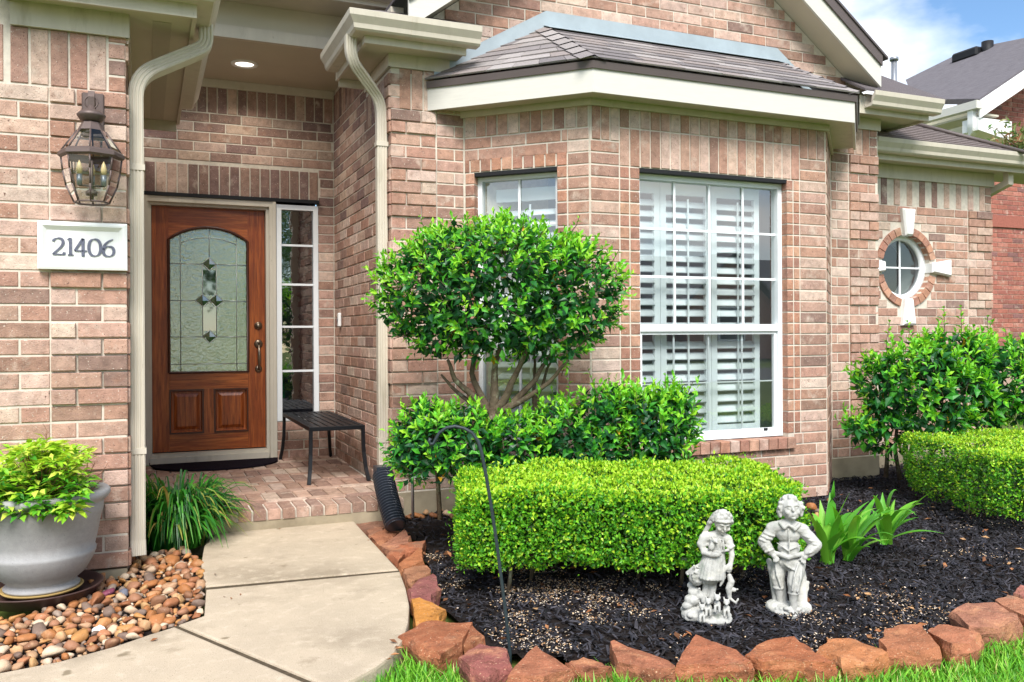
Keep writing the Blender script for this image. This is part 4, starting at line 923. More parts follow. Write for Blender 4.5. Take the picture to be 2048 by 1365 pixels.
dr_ = part(MB().rail(bend([(1.245, 5.60, s2 + .05), (1.245, 5.60, s2 - .10), (dr_x, dr_y, s2 - .30), (dr_x, dr_y, s2 - .55)]) + [(dr_x, dr_y, .30), (dr_x + .008, dr_y - .02, .22)], rectprof(.070, .055), lambda i: (1, 0.0, 0)), 'downspout', m_trim)
bs_ = MB()
for z in (2.46, .44): bs_.box((dr_x - .041, dr_y - .036, z), (dr_x + .041, dr_y + .03, z + .03))
bs_.build('strap', m_trim, dr_)

# ================================================================== garden: helpers for leaves
def leaf_mesh(name, pos, axis, nrm, length, width, cols, mat, fold=0.25, droop=0.15, parent=None):
    """one folded five-vertex leaf per row"""
    pos, axis, nrm, cols = (np.asarray(a, np.float32) for a in (pos, axis, nrm, cols)); n = len(pos)
    axis = axis / np.linalg.norm(axis, axis=1, keepdims=True); side = np.cross(axis, nrm); side /= np.maximum(1e-6, np.linalg.norm(side, axis=1, keepdims=True)); up = np.cross(side, axis)
    L = np.asarray(length, np.float32).reshape(-1, 1) * np.ones((n, 1), np.float32); Wd = np.asarray(width, np.float32).reshape(-1, 1) * np.ones((n, 1), np.float32)
    v = np.empty((n, 5, 3), np.float32)
    v[:, 0] = pos
    v[:, 1] = pos + axis * L * .48 + side * Wd * .5 + up * Wd * fold
    v[:, 2] = pos + axis * L * .48 - side * Wd * .5 + up * Wd * fold
    v[:, 3] = pos + axis * L * .52
    v[:, 4] = pos + axis * L - up * L * droop
    f = np.array([(0, 3, 1), (0, 2, 3), (1, 3, 4), (3, 2, 4)], np.int32)
    faces = (np.arange(n, dtype=np.int32)[:, None, None] * 5 + f[None]).reshape(-1, 3)
    return fast_mesh(name, v.reshape(-1, 3), faces, mat, np.repeat(cols, 5, axis=0), parent=parent)
def rdir(n, up=0.0):
    v = RNG.normal(size=(n, 3)); v /= np.linalg.norm(v, axis=1, keepdims=True); v[:, 2] += up; return v / np.linalg.norm(v, axis=1, keepdims=True)
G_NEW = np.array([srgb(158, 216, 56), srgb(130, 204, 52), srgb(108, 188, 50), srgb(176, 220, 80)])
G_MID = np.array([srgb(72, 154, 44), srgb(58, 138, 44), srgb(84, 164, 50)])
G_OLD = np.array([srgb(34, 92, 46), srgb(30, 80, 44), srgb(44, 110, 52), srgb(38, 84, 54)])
def jit(c, a=.18): return c * RNG.uniform(1 - a, 1 + a, size=(len(c), 1))
def shrub(name_parent, blobs, n_shoot, n_inner, leaf=.062, mat=m_leaf, tall=None, newbias=0.0, part_name='foliage'):
    """leafy shoots over a set of ellipsoids (centre, radii); old leaves fill the shell below them"""
    P_, A_, N_, L_, W_, C_ = [], [], [], [], [], []
    vol = np.array([b[1][0] * b[1][1] + b[1][0] * b[1][2] + b[1][1] * b[1][2] for b in blobs]); vol = vol / vol.sum()
    def inside_other(p, k):
        for i, (c, r) in enumerate(blobs):
            if i != k and (((p - np.array(c)) / np.array(r)) ** 2).sum() < .75: return True
        return False
    stems = []
    for k, (c, r) in enumerate(blobs):
        c, r = np.array(c), np.array(r); ns = int(n_shoot * vol[k])
        d = rdir(ns, .25)
        for i in range(ns):
            wob = 1 + .16 * noise.noise(Vector((d[i] * 2.3 + c).tolist())) + .10 * noise.noise(Vector((d[i] * 6 + c).tolist()))
            p = c + d[i] * r * wob * RNG.uniform(.88, 1.0)
            if inside_other(p, k) or p[2] < .0: continue
            ax = d[i] * np.array([1, 1, .9]) + np.array([0, 0, .55]) + RNG.normal(size=3) * .28; ax /= np.linalg.norm(ax)
            sl = RNG.uniform(.07, .13); nl_ = RNG.integers(6, 10); new = RNG.random() < (.35 + .45 * max(0, d[i][2]) + newbias)
            if tall and RNG.random() < tall: sl *= RNG.uniform(1.6, 3.2); nl_ = int(nl_ * 1.9); ax = ax * .4 + np.array([0, 0, 1]); ax /= np.linalg.norm(ax); new = True
            stems.append((p - ax * .12, p + ax * sl * .3)); ang = RNG.random() * 6.28
            t1 = np.cross(ax, [.3, .5, .8]); t1 /= np.linalg.norm(t1); t2 = np.cross(ax, t1)
            for j in range(nl_):
                f = j / max(1, nl_ - 1); ang += 2.4
                o = t1 * math.cos(ang) + t2 * math.sin(ang); la = o * (1.0 - .55 * f) + ax * (.45 + .7 * f)
                P_.append(p + ax * sl * (f - .45)); A_.append(la); N_.append(ax + RNG.normal(size=3) * .2); sz_ = leaf * RNG.uniform(.75, 1.2) * (1 - .35 * f)
                L_.append(sz_); W_.append(sz_ * RNG.uniform(.42, .52))
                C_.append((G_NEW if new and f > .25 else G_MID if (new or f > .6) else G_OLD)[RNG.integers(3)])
        ni = int(n_inner * vol[k]); d = rdir(ni); rr = RNG.uniform(.55, .98, size=(ni, 1)); p = c + d * r * rr
        keep = p[:, 2] > .0; p, d = p[keep], d[keep]; ax = rdir(len(p), .0) * .8 + d * .6
        P_ += list(p); A_ += list(ax); N_ += list(d * .7 + np.array([0, 0, .6]) + RNG.normal(size=(len(p), 3)) * .35)
        s_ = leaf * RNG.uniform(.8, 1.35, size=len(p)); L_ += list(s_); W_ += list(s_ * .52)
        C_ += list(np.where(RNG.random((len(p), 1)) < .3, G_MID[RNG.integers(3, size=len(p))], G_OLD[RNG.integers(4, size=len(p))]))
        yl = RNG.random(len(p)) < .012
        for i in np.where(yl)[0]: C_[len(C_) - len(p) + i] = np.array(srgb(206, 160, 44))
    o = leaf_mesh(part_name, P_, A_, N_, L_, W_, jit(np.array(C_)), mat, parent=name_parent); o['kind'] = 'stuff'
    mb = MB()
    for a, b in stems[::2]: mb.tube([a, b], [.003, .0015], 4, True, False)
    if mb.v: mb.build('twigs', m_bark, name_parent)['kind'] = 'stuff'
    return o
def stem_tree(mb, base, tips, r0, k=8):
    for tip, mid, rr in tips:
        b, t = Vector(base), Vector(tip); mdl = Vector(mid); pts, rad = [], []
        for i in range(9):
            f = i / 8; p = b * (1 - f) ** 2 + mdl * 2 * f * (1 - f) + t * f * f
            p += Vector((noise.noise(p * 9), noise.noise(p * 9 + Vector((5, 5, 5))), 0)) * .02; pts.append(p); rad.append(rr * (1 - .62 * f))
        mb.tube(pts, rad, k)

# ------------------------------------------------------------------ topiary tree by the small window
TT = 5.05
tree = empty('topiary_tree', atT(1000, 1060, TT)); tree.location.z = -.05
tag(tree, 'clipped ligustrum tree with rounded glossy crown and several bare stems', 'tree')
cc = atT(997, 585, TT); cr_ = lambda px: px * TT / F
Rr_ = _r0
def crown_blob(px, py, rx, rz, ry=None, t=TT): c = atT(px, py, t); return (c[:], (rx * t / F, (ry or rx * .8) * t / F, rz * t / F))
blobs = [crown_blob(998, 572, 215, 130, 165), crown_blob(858, 588, 108, 96, 110), crown_blob(1140, 588, 108, 102, 110), crown_blob(985, 524, 175, 70, 135), crown_blob(905, 645, 100, 70, 95), crown_blob(1100, 650, 105, 74, 95), crown_blob(1000, 660, 110, 60, 90)]
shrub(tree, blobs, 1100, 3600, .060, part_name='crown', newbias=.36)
mb = MB(); tb_ = Vector(atT(996, 1075, TT)); tb_.z = -.08
def q_(px, py, dt=0): return atT(px, py, TT + dt)
fork = q_(985, 815)
mb.tube([tb_, q_(1000, 930), q_(992, 870), fork], [.05, .045, .043, .04], 10)
stem_tree(mb, q_(990, 830), [(q_(893, 720, -.1), q_(905, 770, -.05), .024), (q_(955, 690, .1), q_(925, 770), .026), (q_(1000, 690), q_(980, 760), .032), (q_(1060, 690, -.1), q_(1020, 780), .03), (q_(1105, 700, .1), q_(1060, 790), .026), (q_(1135, 720, -.1), q_(1100, 780), .02), (q_(880, 750, .05), q_(915, 800), .018)], .04)
stem_tree(mb, q_(1068, 850, .15), [(q_(1065, 690, .15), q_(1072, 760, .15), .016), (q_(1110, 700, .15), q_(1080, 770, .15), .015)], .02)
stem_tree(mb, q_(955, 700), [(q_(900, 640), q_(925, 660), .012), (q_(985, 620), q_(970, 660), .012)], .02); stem_tree(mb, q_(1060, 695), [(q_(1100, 640), q_(1080, 660), .012), (q_(1030, 620), q_(1045, 660), .012)], .02)
mb.build('trunk', m_bark, tree)

# low shrubs behind the clipped hedge
def sb(px, py, rx, rz, t, ry=None): c = atT(px, py, t); return (c[:], (rx * t / F, (ry or rx * .9) * t / F, rz * t / F))
s1 = empty('ligustrum_shrub', atT(870, 1040, 4.75)); s1.location.z = -.06; tag(s1, 'low glossy dark green shrub beside the white downspout, behind the hook', 'shrub', 'shrubs under the clipped tree')
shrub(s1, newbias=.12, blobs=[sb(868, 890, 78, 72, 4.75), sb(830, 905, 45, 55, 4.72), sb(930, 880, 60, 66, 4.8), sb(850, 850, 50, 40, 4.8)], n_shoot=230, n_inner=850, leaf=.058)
MB().tube([atT(880, 1040, 4.8), atT(875, 950, 4.8), atT(865, 900, 4.8)], [.014, .012, .008], 6).build('stem', m_bark, s1)
s2_ = empty('ligustrum_shrub', atT(1150, 1040, 4.95)); s2_.location.z = -.06; tag(s2_, 'low glossy shrub filling the space between tree trunk and bay wall', 'shrub', 'shrubs under the clipped tree')
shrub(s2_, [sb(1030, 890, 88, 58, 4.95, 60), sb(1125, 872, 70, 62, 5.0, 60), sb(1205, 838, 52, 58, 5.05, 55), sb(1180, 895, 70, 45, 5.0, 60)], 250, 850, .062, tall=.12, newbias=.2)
s3_ = empty('ligustrum_shrub', atT(1300, 1040, 5.1)); s3_.location.z = -.06; tag(s3_, 'bright green shrub with upright shoots under the large bay window', 'shrub', 'shrubs under the clipped tree')
shrub(s3_, [sb(1290, 865, 72, 72, 5.1, 60), sb(1345, 835, 45, 52, 5.15, 50), sb(1255, 830, 50, 45, 5.1, 50), sb(1335, 880, 55, 45, 5.1, 50)], 240, 760, .064, tall=.16, newbias=.3)
for s_, px in ((s2_, 1150), (s3_, 1300)):
    mb = MB()
    for dx in (-30, 10, 45): mb.tube([atT(px + dx * .6, 1050, 5.1), atT(px + dx, 960, 5.1), atT(px + dx * 1.3, 880, 5.1)], [.012, .010, .006], 6)
    mb.build('stems', m_bark, s_)['kind'] = 'stuff'
s4_ = empty('ligustrum_shrub', atT(1850, 960, 6.7)); s4_.location.z = -.12; tag(s4_, 'tall loose shrub with upright shoots in front of the round window', 'shrub')
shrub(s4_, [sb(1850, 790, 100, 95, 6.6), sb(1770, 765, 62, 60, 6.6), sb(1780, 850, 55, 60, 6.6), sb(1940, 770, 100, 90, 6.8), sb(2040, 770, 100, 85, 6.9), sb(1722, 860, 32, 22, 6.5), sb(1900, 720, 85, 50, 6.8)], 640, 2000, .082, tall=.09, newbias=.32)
mb = MB()
for a, b, c in (((1772, 955), (1775, 900), (1760, 800)), ((1815, 955), (1822, 900), (1850, 780)), ((1800, 960), (1790, 900), (1800, 780)), ((1840, 950), (1880, 880), (1930, 780))): mb.tube([atT(*a, 6.7), atT(*b, 6.7), atT(*c, 6.7)], [.02, .016, .01], 6)
mb.build('stems', m_bark, s4_)['kind'] = 'stuff'
# upright shoots of that shrub and the tips over the tree
def shoots(parent, lst, leaf):
    P_, A_, N_, L_, W_, C_ = [], [], [], [], [], []; mb = MB()
    for (x0, y0), (x1, y1), t in lst:
        a, b = np.array(atT(x0, y0, t)), np.array(atT(x1, y1, t)); ax = (b - a); ln = np.linalg.norm(ax); ax /= ln; mb.tube([a, (a + b) / 2 + RNG.normal(size=3) * .01, b], [.004, .003, .002], 5, True, False)
        nl_ = int(ln / .022); t1_ = np.cross(ax, [.3, .5, .1]); t1_ /= np.linalg.norm(t1_); t2_ = np.cross(ax, t1_)
        for j in range(nl_):
            f = j / nl_; an = j * 1.57 + (j // 2) * .6; o = t1_ * math.cos(an) + t2_ * math.sin(an)
            P_.append(a + ax * ln * f); A_.append(o + ax * .7); N_.append(ax); s_ = leaf * RNG.uniform(.7, 1.1) * (1.1 - .5 * f); L_.append(s_); W_.append(s_ * .48); C_.append(G_NEW[RNG.integers(3)] if f > .3 else G_MID[RNG.integers(3)])
    leaf_mesh('shoots', P_, A_, N_, L_, W_, jit(np.array(C_)), m_leaf, parent=parent)['kind'] = 'stuff'
    mb.build('shoot_stems', m_bark, parent)['kind'] = 'stuff'
shoots(s4_, [((1775, 730), (1780, 640), 6.6), ((1830, 720), (1815, 640), 6.6), ((1885, 700), (1888, 612), 6.7), ((1925, 700), (1922, 610), 6.7), ((1940, 680), (1948, 650), 6.7), ((1985, 700), (1975, 630), 6.8), ((1755, 760), (1690, 725), 6.5), ((1740, 870), (1668, 838), 6.5), ((1730, 895), (1690, 850), 6.5), ((2020, 700), (2010, 655), 6.8)], .085)
shoots(s3_, [((1200, 800), (1175, 735), 5.0), ((1335, 800), (1330, 745), 5.1), ((1365, 810), (1385, 765), 5.1), ((1230, 790), (1215, 745), 5.05), ((1140, 810), (1135, 745), 5.0)], .062)
shoots(tree, [((855, 480), (838, 428), 5.0), ((905, 470), (900, 435), 5.0), ((1130, 480), (1160, 430), 5.05), ((1215, 540), (1238, 500), 5.05), ((1020, 460), (1015, 415), 5.0), ((960, 455), (955, 425), 5.0)], .06)

# ------------------------------------------------------------------ clipped boxwood hedges
def hedge(root, centre, hx, hy, z0, z1, yaw, n, under=.05, rnd=.10):
    """rounded box of small leaves, yaw about z"""
    c = np.array(centre); cy_, sy_ = math.cos(yaw), math.sin(yaw)
    pts, nr = [], []; hz_ = (z1 - z0) / 2; zc = (z0 + z1) / 2
    A1, A2, A3 = hx * hz_ * 4, hy * hz_ * 4, hx * hy * 4; tot = 2 * A1 + 2 * A2 + A3
    m_ = int(n * 1.0); f = RNG.random(m_) * tot; u, v = RNG.uniform(-1, 1, m_), RNG.uniform(-1, 1, m_)
    p = np.empty((m_, 3)); q = np.empty((m_, 3))
    s0 = f < A1; p[s0] = np.c_[u * hx, -np.ones(m_) * hy, v * hz_][s0]; q[s0] = (0, -1, 0)
    s0 = (f >= A1) & (f < 2 * A1); p[s0] = np.c_[u * hx, np.ones(m_) * hy, v * hz_][s0]; q[s0] = (0, 1, 0)
    s0 = (f >= 2 * A1) & (f < 2 * A1 + A2); p[s0] = np.c_[-np.ones(m_) * hx, u * hy, v * hz_][s0]; q[s0] = (-1, 0, 0)
    s0 = (f >= 2 * A1 + A2) & (f < 2 * A1 + 2 * A2); p[s0] = np.c_[np.ones(m_) * hx, u * hy, v * hz_][s0]; q[s0] = (1, 0, 0)
    s0 = f >= 2 * A1 + 2 * A2; p[s0] = np.c_[u * hx, v * hy, np.ones(m_) * hz_][s0]; q[s0] = (0, 0, 1)
    lim = np.array([hx - rnd, hy - rnd, hz_ - rnd * .7]); core = np.clip(p, -lim, lim); dlt = p - core; ln = np.linalg.norm(dlt, axis=1, keepdims=True); nn = np.where(ln > 1e-6, dlt / np.maximum(ln, 1e-6), q); p = core + nn * np.minimum(ln, rnd)
    bump = np.array([noise.noise(Vector((a * 3.1).tolist())) * .05 + noise.noise(Vector((a * 9).tolist())) * .03 + noise.noise(Vector((a * 21).tolist())) * .016 for a in p]); stray = RNG.random(m_) < .03; bump = bump + np.where(stray, RNG.uniform(.01, .05, m_), 0)
    low = np.clip((-.45 - p[:, 2] / hz_) / .55, 0, 1)
    p = p + nn * bump[:, None] - nn * RNG.exponential(.016, size=(m_, 1)); p[:, :2] *= (1 - under * low / np.array([hx]).mean())[:, None]
    p[:, 2] += low * .05 * np.array([noise.noise(Vector((a[0] * 5, a[1] * 5, 3))) for a in p])
    R2 = np.array([[cy_, -sy_, 0], [sy_, cy_, 0], [0, 0, 1]]); W_ = p @ R2.T + np.array([c[0], c[1], zc]); nw = nn @ R2.T
    ax = nw * .75 + rdir(m_, .45) * .9
    s_ = RNG.uniform(.013, .026, m_); thin = np.array([noise.noise(Vector((a * 7 + 9).tolist())) for a in p]) > .42; s_ = np.where(thin & (RNG.random(m_) < .7), .004, s_)
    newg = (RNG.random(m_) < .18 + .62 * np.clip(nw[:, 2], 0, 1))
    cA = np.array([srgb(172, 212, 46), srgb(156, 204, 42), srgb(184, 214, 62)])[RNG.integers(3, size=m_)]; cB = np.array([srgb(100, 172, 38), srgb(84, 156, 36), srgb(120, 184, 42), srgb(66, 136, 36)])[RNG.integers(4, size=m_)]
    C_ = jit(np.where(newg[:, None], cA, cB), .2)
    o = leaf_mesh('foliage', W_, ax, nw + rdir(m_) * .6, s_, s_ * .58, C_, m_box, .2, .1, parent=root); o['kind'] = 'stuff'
    # interior leaves, with the shade inside the hedge put into their dark colour
    mi = m_ // 5; p = RNG.uniform(-1, 1, (mi, 3)) * np.array([hx - .05, hy - .05, hz_ - .03]); p = p @ R2.T + np.array([c[0], c[1], zc])
    o = leaf_mesh('inner_foliage', p, rdir(mi), rdir(mi), RNG.uniform(.03, .05, mi), RNG.uniform(.02, .03, mi), jit(np.tile(np.array([srgb(52, 96, 32)]), (mi, 1)), .2), m_box, parent=root); o['kind'] = 'stuff'
    mb = MB()
    for i in range(9):
        x_, y_ = RNG.uniform(-.8, .8) * hx, RNG.uniform(-.6, .6) * hy; b = R2 @ np.array([x_, y_, 0]) + np.array([c[0], c[1], 0])
        mb.tube([(b[0], b[1], -.1), (b[0] + .02, b[1], z0 * .5), (b[0] + RNG.uniform(-.06, .06), b[1], zc)], [.012, .010, .006], 5)
    mb.build('stems', m_bark, root)['kind'] = 'stuff'
hl, hr = -.275, 1.335; td = 4.33
hc = CAM + FW * td + _r0 * ((hl + hr) / 2)
h1 = empty('boxwood_hedge', (hc.x, hc.y, -.06)); tag(h1, 'clipped bright green boxwood hedge in front of the bay, behind the statues', 'hedge')
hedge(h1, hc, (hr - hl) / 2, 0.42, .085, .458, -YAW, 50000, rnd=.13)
h2c = CAM + FW * 5.85 + _r0 * 3.80
h2 = empty('boxwood_hedge', (h2c.x, h2c.y, -.1)); tag(h2, 'clipped boxwood hedge cut by the right edge, below the round window', 'hedge')
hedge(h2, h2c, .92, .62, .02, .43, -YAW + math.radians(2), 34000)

# ------------------------------------------------------------------ strap-leaved plants
def strap(mb, base, tip, rise, wd, fold=.25, n_=10):
    b, t = Vector(base), Vector(tip); mid = b.lerp(t, .5) + Vector((0, 0, rise)); pts = [b * (1 - i / n_) ** 2 + mid * 2 * (i / n_) * (1 - i / n_) + t * (i / n_) ** 2 for i in range(n_ + 1)]
    vs = []
    for i, p in enumerate(pts):
        tg = (pts[min(n_, i + 1)] - pts[max(0, i - 1)]).normalized(); sd_ = tg.cross(Vector((0, 0, 1)));
        if sd_.length < .2: sd_ = tg.cross(FW)
        sd_.normalize(); up_ = sd_.cross(tg); f = i / n_; wv_ = wd * 1.5 * (.55 + .45 * math.sin(math.pi * min(1, f * 1.3) * .7)) * (1 - max(0, f - .55) / .45 * .96)
        vs += [p - sd_ * wv_ + up_ * wv_ * fold, p, p + sd_ * wv_ + up_ * wv_ * fold]
    mb.add(vs, [(i * 3 + j, i * 3 + j + 1, i * 3 + j + 4, i * 3 + j + 3) for i in range(n_) for j in range(2)], True)
def set_col(o, c, attr='lcol'):
    a = o.data.attributes.new(attr, 'FLOAT_COLOR', 'POINT'); a.data.foreach_set('color', np.tile(np.array([*c, 1], np.float32), len(o.data.vertices)))
def amaryllis(base_px, tips, lab, t):
    b0 = atT(*base_px, t); r_ = empty('strap_leaf_plant', b0); tag(r_, lab, 'plant', 'strap-leaved plants beside the boy statue')
    tips = tips + [(base_px[0] + random.uniform(-35, 110), base_px[1] - random.uniform(30, 110), random.uniform(-.25, .2), random.uniform(.08, .2), random.uniform(.012, .018)) for _ in range(10)]
    for (tx, ty, dt, rise, wd) in tips:
        mb = MB(); strap(mb, b0 + Vector((random.uniform(-.02, .02), random.uniform(-.02, .02), -.01)), atT(tx, ty, t + dt), rise, wd)
        o = mb.build('leaf', m_blade, r_, flip=False); g = random.choice((srgb(120, 190, 60), srgb(100, 176, 56), srgb(140, 200, 78), srgb(84, 160, 48))); set_col(o, g)
amaryllis((1652, 1124), [(1668, 962, .05, .02, .020), (1640, 1000, .1, .03, .020), (1700, 985, -.05, .05, .022), (1612, 1020, -.1, .05, .018), (1738, 1003, .05, .09, .020), (1690, 1062, -.2, .06, .019), (1633, 1040, -.15, .05, .018), (1660, 985, .15, .02, .020)], 'fan of broad bright green strap leaves right behind the boy statue', 4.55)
amaryllis((1697, 1118), [(1705, 1040, -.1, .03, .018), (1760, 1018, .05, .07, .020), (1780, 1080, -.1, .06, .018), (1735, 1030, .1, .04, .020), (1740, 1095, -.2, .06, .017), (1672, 1050, -.1, .04, .016), (1755, 990, .2, .05, .020)], 'strap-leaved plant in the middle of the clump with leaves lying low', 4.6)
amaryllis((1770, 1085), [(1848, 1008, -.05, .12, .016), (1888, 1068, -.1, .07, .015), (1820, 1018, .1, .06, .017), (1745, 1020, .1, .05, .017), (1765, 985, .15, .03, .017), (1838, 1035, .05, .06, .014), (1790, 1000, .1, .04, .016)], 'strap-leaved plant farthest from the statues with long arching leaf', 4.75)
# lily turf clump by the pillar
lt = 4.6; lb = atZ(350, 1092, -.04)
lir = empty('lilyturf_clump', lb); tag(lir, 'arching grassy dark green clump beside the pillar downspout', 'plant')
NB = 900; verts, faces, cols = [], [], []
for i in range(NB):
    a = random.random() * 6.283; rr = random.random() ** .6; b = Vector(lb) + Vector((math.cos(a) * .17 * rr, math.sin(a) * .15 * rr, 0))
    reach = random.uniform(.10, .34); ht = random.uniform(.24, .48); a2 = a + random.uniform(-.5, .5)
    tip = b + Vector((math.cos(a2) * reach, math.sin(a2) * reach, ht * random.uniform(.25, .8))); mid = b + Vector((math.cos(a2) * reach * .4, math.sin(a2) * reach * .4, ht * 1.15))
    if random.random() < .34: tip.z = random.uniform(-.02, .12); reach *= 1.1
    nseg_ = 6; base = len(verts); wd = random.uniform(.0055, .0095); c0 = random.choice((srgb(48, 120, 38), srgb(38, 100, 36), srgb(72, 146, 44), srgb(30, 82, 34))); tc_ = random.choice((c0, c0, c0, c0, srgb(176, 176, 84), srgb(90, 156, 46)))
    if random.random() < .025: c0 = tc_ = srgb(186, 164, 92)
    for k_ in range(nseg_ + 1):
        f = k_ / nseg_; p = b * (1 - f) ** 2 + mid * 2 * f * (1 - f) + tip * f * f; sd_ = Vector((-math.sin(a2), math.cos(a2), 0)); w_ = wd * (1 - f ** 3 * .92)
        verts += [(p - sd_ * w_)[:], (p + sd_ * w_ + Vector((0, 0, w_ * .6)))[:]]; c_ = [c0[j] * (1 - f ** 3) + tc_[j] * f ** 3 for j in range(3)]; cols += [c_, c_]
        if k_: faces.append((base + 2 * k_ - 2, base + 2 * k_ - 1, base + 2 * k_ + 1, base + 2 * k_))
fast_mesh('blades', np.array(verts), np.array(faces), m_blade, np.array(cols), parent=lir)['kind'] = 'stuff'

# ------------------------------------------------------------------ planter
pb = atZ(86, 1182, 0.02); pt_ = 3.98
pc = Vector(atZ(84, 1188, 0.0)); pc.z = 0.0
ppm = (pc - CAM).dot(FW) / F
planter = empty('planter', pc); tag(planter, 'large grey resin planter bowl standing on a saucer', 'planter')
def R_(px): return px * ppm * .945
prof = [(R_(72), .035), (R_(73), .045), (R_(66), .058), (R_(68), .07), (R_(84), .10), (R_(99), .155), (R_(104), .185), (R_(105), .20), (R_(101), .203), (R_(106), .25), (R_(116), .36), (R_(119), .375), (R_(120), .41), (R_(119), .415), (R_(128), .43), (R_(133), .445), (R_(133), .462), (R_(129), .470), (R_(112), .470), (R_(106), .455), (R_(102), .40), (R_(60), .40)]
MB().lathe(prof, pc, 48).build('pot', m_pot, planter)
MB().lathe([(R_(100), .401), (R_(10), .41)], pc, 30).build('soil', m_soil, planter)
MB().lathe([(R_(40), .022), (R_(74), .022), (R_(80), .036), (R_(76), .034), (R_(60), .03)], pc, 40).build('inner_saucer', m_straw, planter)
k = 56; prof = [(R_(92), -.02), (R_(98), -.015), (R_(116), .035), (R_(119), .04), (R_(117), .044), (R_(112), .040), (R_(94), .004), (R_(20), .0)]
mb = MB(); vs = [(pc.x + r * (1 + (.012 if j % 2 and 0 < i < 3 else 0)) * math.cos(2 * math.pi * j / k), pc.y + r * (1 + (.012 if j % 2 and 0 < i < 3 else 0)) * math.sin(2 * math.pi * j / k), z) for i, (r, z) in enumerate(prof) for j in range(k)]
mb.add(vs, [(i * k + j, i * k + (j + 1) % k, (i + 1) * k + (j + 1) % k, (i + 1) * k + j) for i in range(len(prof) - 1) for j in range(k)] + [tuple((len(prof) - 1) * k + j for j in range(k))], True)
tag(mb.build('plant_saucer', m_sauc), 'dark brown fluted saucer under the grey planter', 'saucer')
# heavenly bamboo in the planter
nd = empty('potted_shrub', pc + Vector((0, 0, .41))); tag(nd, 'yellow-green leafy shrub growing in the grey planter', 'shrub')
P_, A_, N_, L_, W_, C_ = [], [], [], [], [], []; mbt = MB()
def ppt(px, py, d=0.0): return np.array(atT(px, py, (pc - CAM).dot(FW) + d))
for i in range(340):
    cx_, cy_ = random.uniform(-60, 160), 0; topy = 890 + ((cx_ - 95) / 80) ** 2 * 34; cy_ = random.uniform(topy, 1025 if cx_ < 150 else 990); dpt = random.uniform(-.26, .16)
    if cy_ > 1000: dpt = random.uniform(-.27, -.15)
    p = ppt(cx_, cy_, dpt); hub = np.array([pc.x, pc.y, .40]); out_ = p - hub; out_ /= np.linalg.norm(out_)
    mbt.tube([hub + (p - hub) * .1, hub * .5 + p * .5 + np.array([0, 0, .02]), p], [.003, .0025, .0015], 4, True, False)
    new = random.random() < (.35 + .5 * (cy_ < 950))
    for j in range(random.randint(7, 11)):
        a = random.random() * 6.283; o = np.array([math.cos(a), math.sin(a), random.uniform(-.5, .45)]) + out_ * .5; q = p + o * random.uniform(.0, .035)
        P_.append(q); A_.append(o); N_.append(np.array([0, 0, 1]) + RNG.normal(size=3) * .3); s_ = random.uniform(.038, .066); L_.append(s_); W_.append(s_ * .45)
        C_.append(random.choice((srgb(206, 222, 90), srgb(176, 212, 60), srgb(150, 200, 50))) if new else random.choice((srgb(96, 172, 48), srgb(72, 146, 44), srgb(130, 190, 50))))
leaf_mesh('foliage', P_, A_, N_, L_, W_, jit(np.array(C_), .12), m_leaf, .15, .2, parent=nd)['kind'] = 'stuff'
mbt.build('stems', m_twig, nd)['kind'] = 'stuff'
mb = MB()
for (a, b, c) in (((160, 1000), (172, 950), (180, 895)), ((165, 1000), (180, 960), (205, 945)), ((158, 1000), (168, 970), (190, 925)), ((90, 960), (92, 900), (94, 862)), ((168, 1000), (185, 980), (200, 962))):
    p0, p1, p2 = (Vector(ppt(*q, .08)) for q in (a, b, c)); mb.tube([p0, p1, p2], [.004, .003, .0015], 5, True, False)
    for j in range(9):
        s_ = p1.lerp(p2, j / 8); mb.tube([s_, s_ + Vector((random.uniform(-.05, .05), random.uniform(-.03, .03), random.uniform(.0, .05)))], [.0014, .0008], 3, False, False)
mb.build('dry_stems', m_twig, nd)['kind'] = 'stuff'

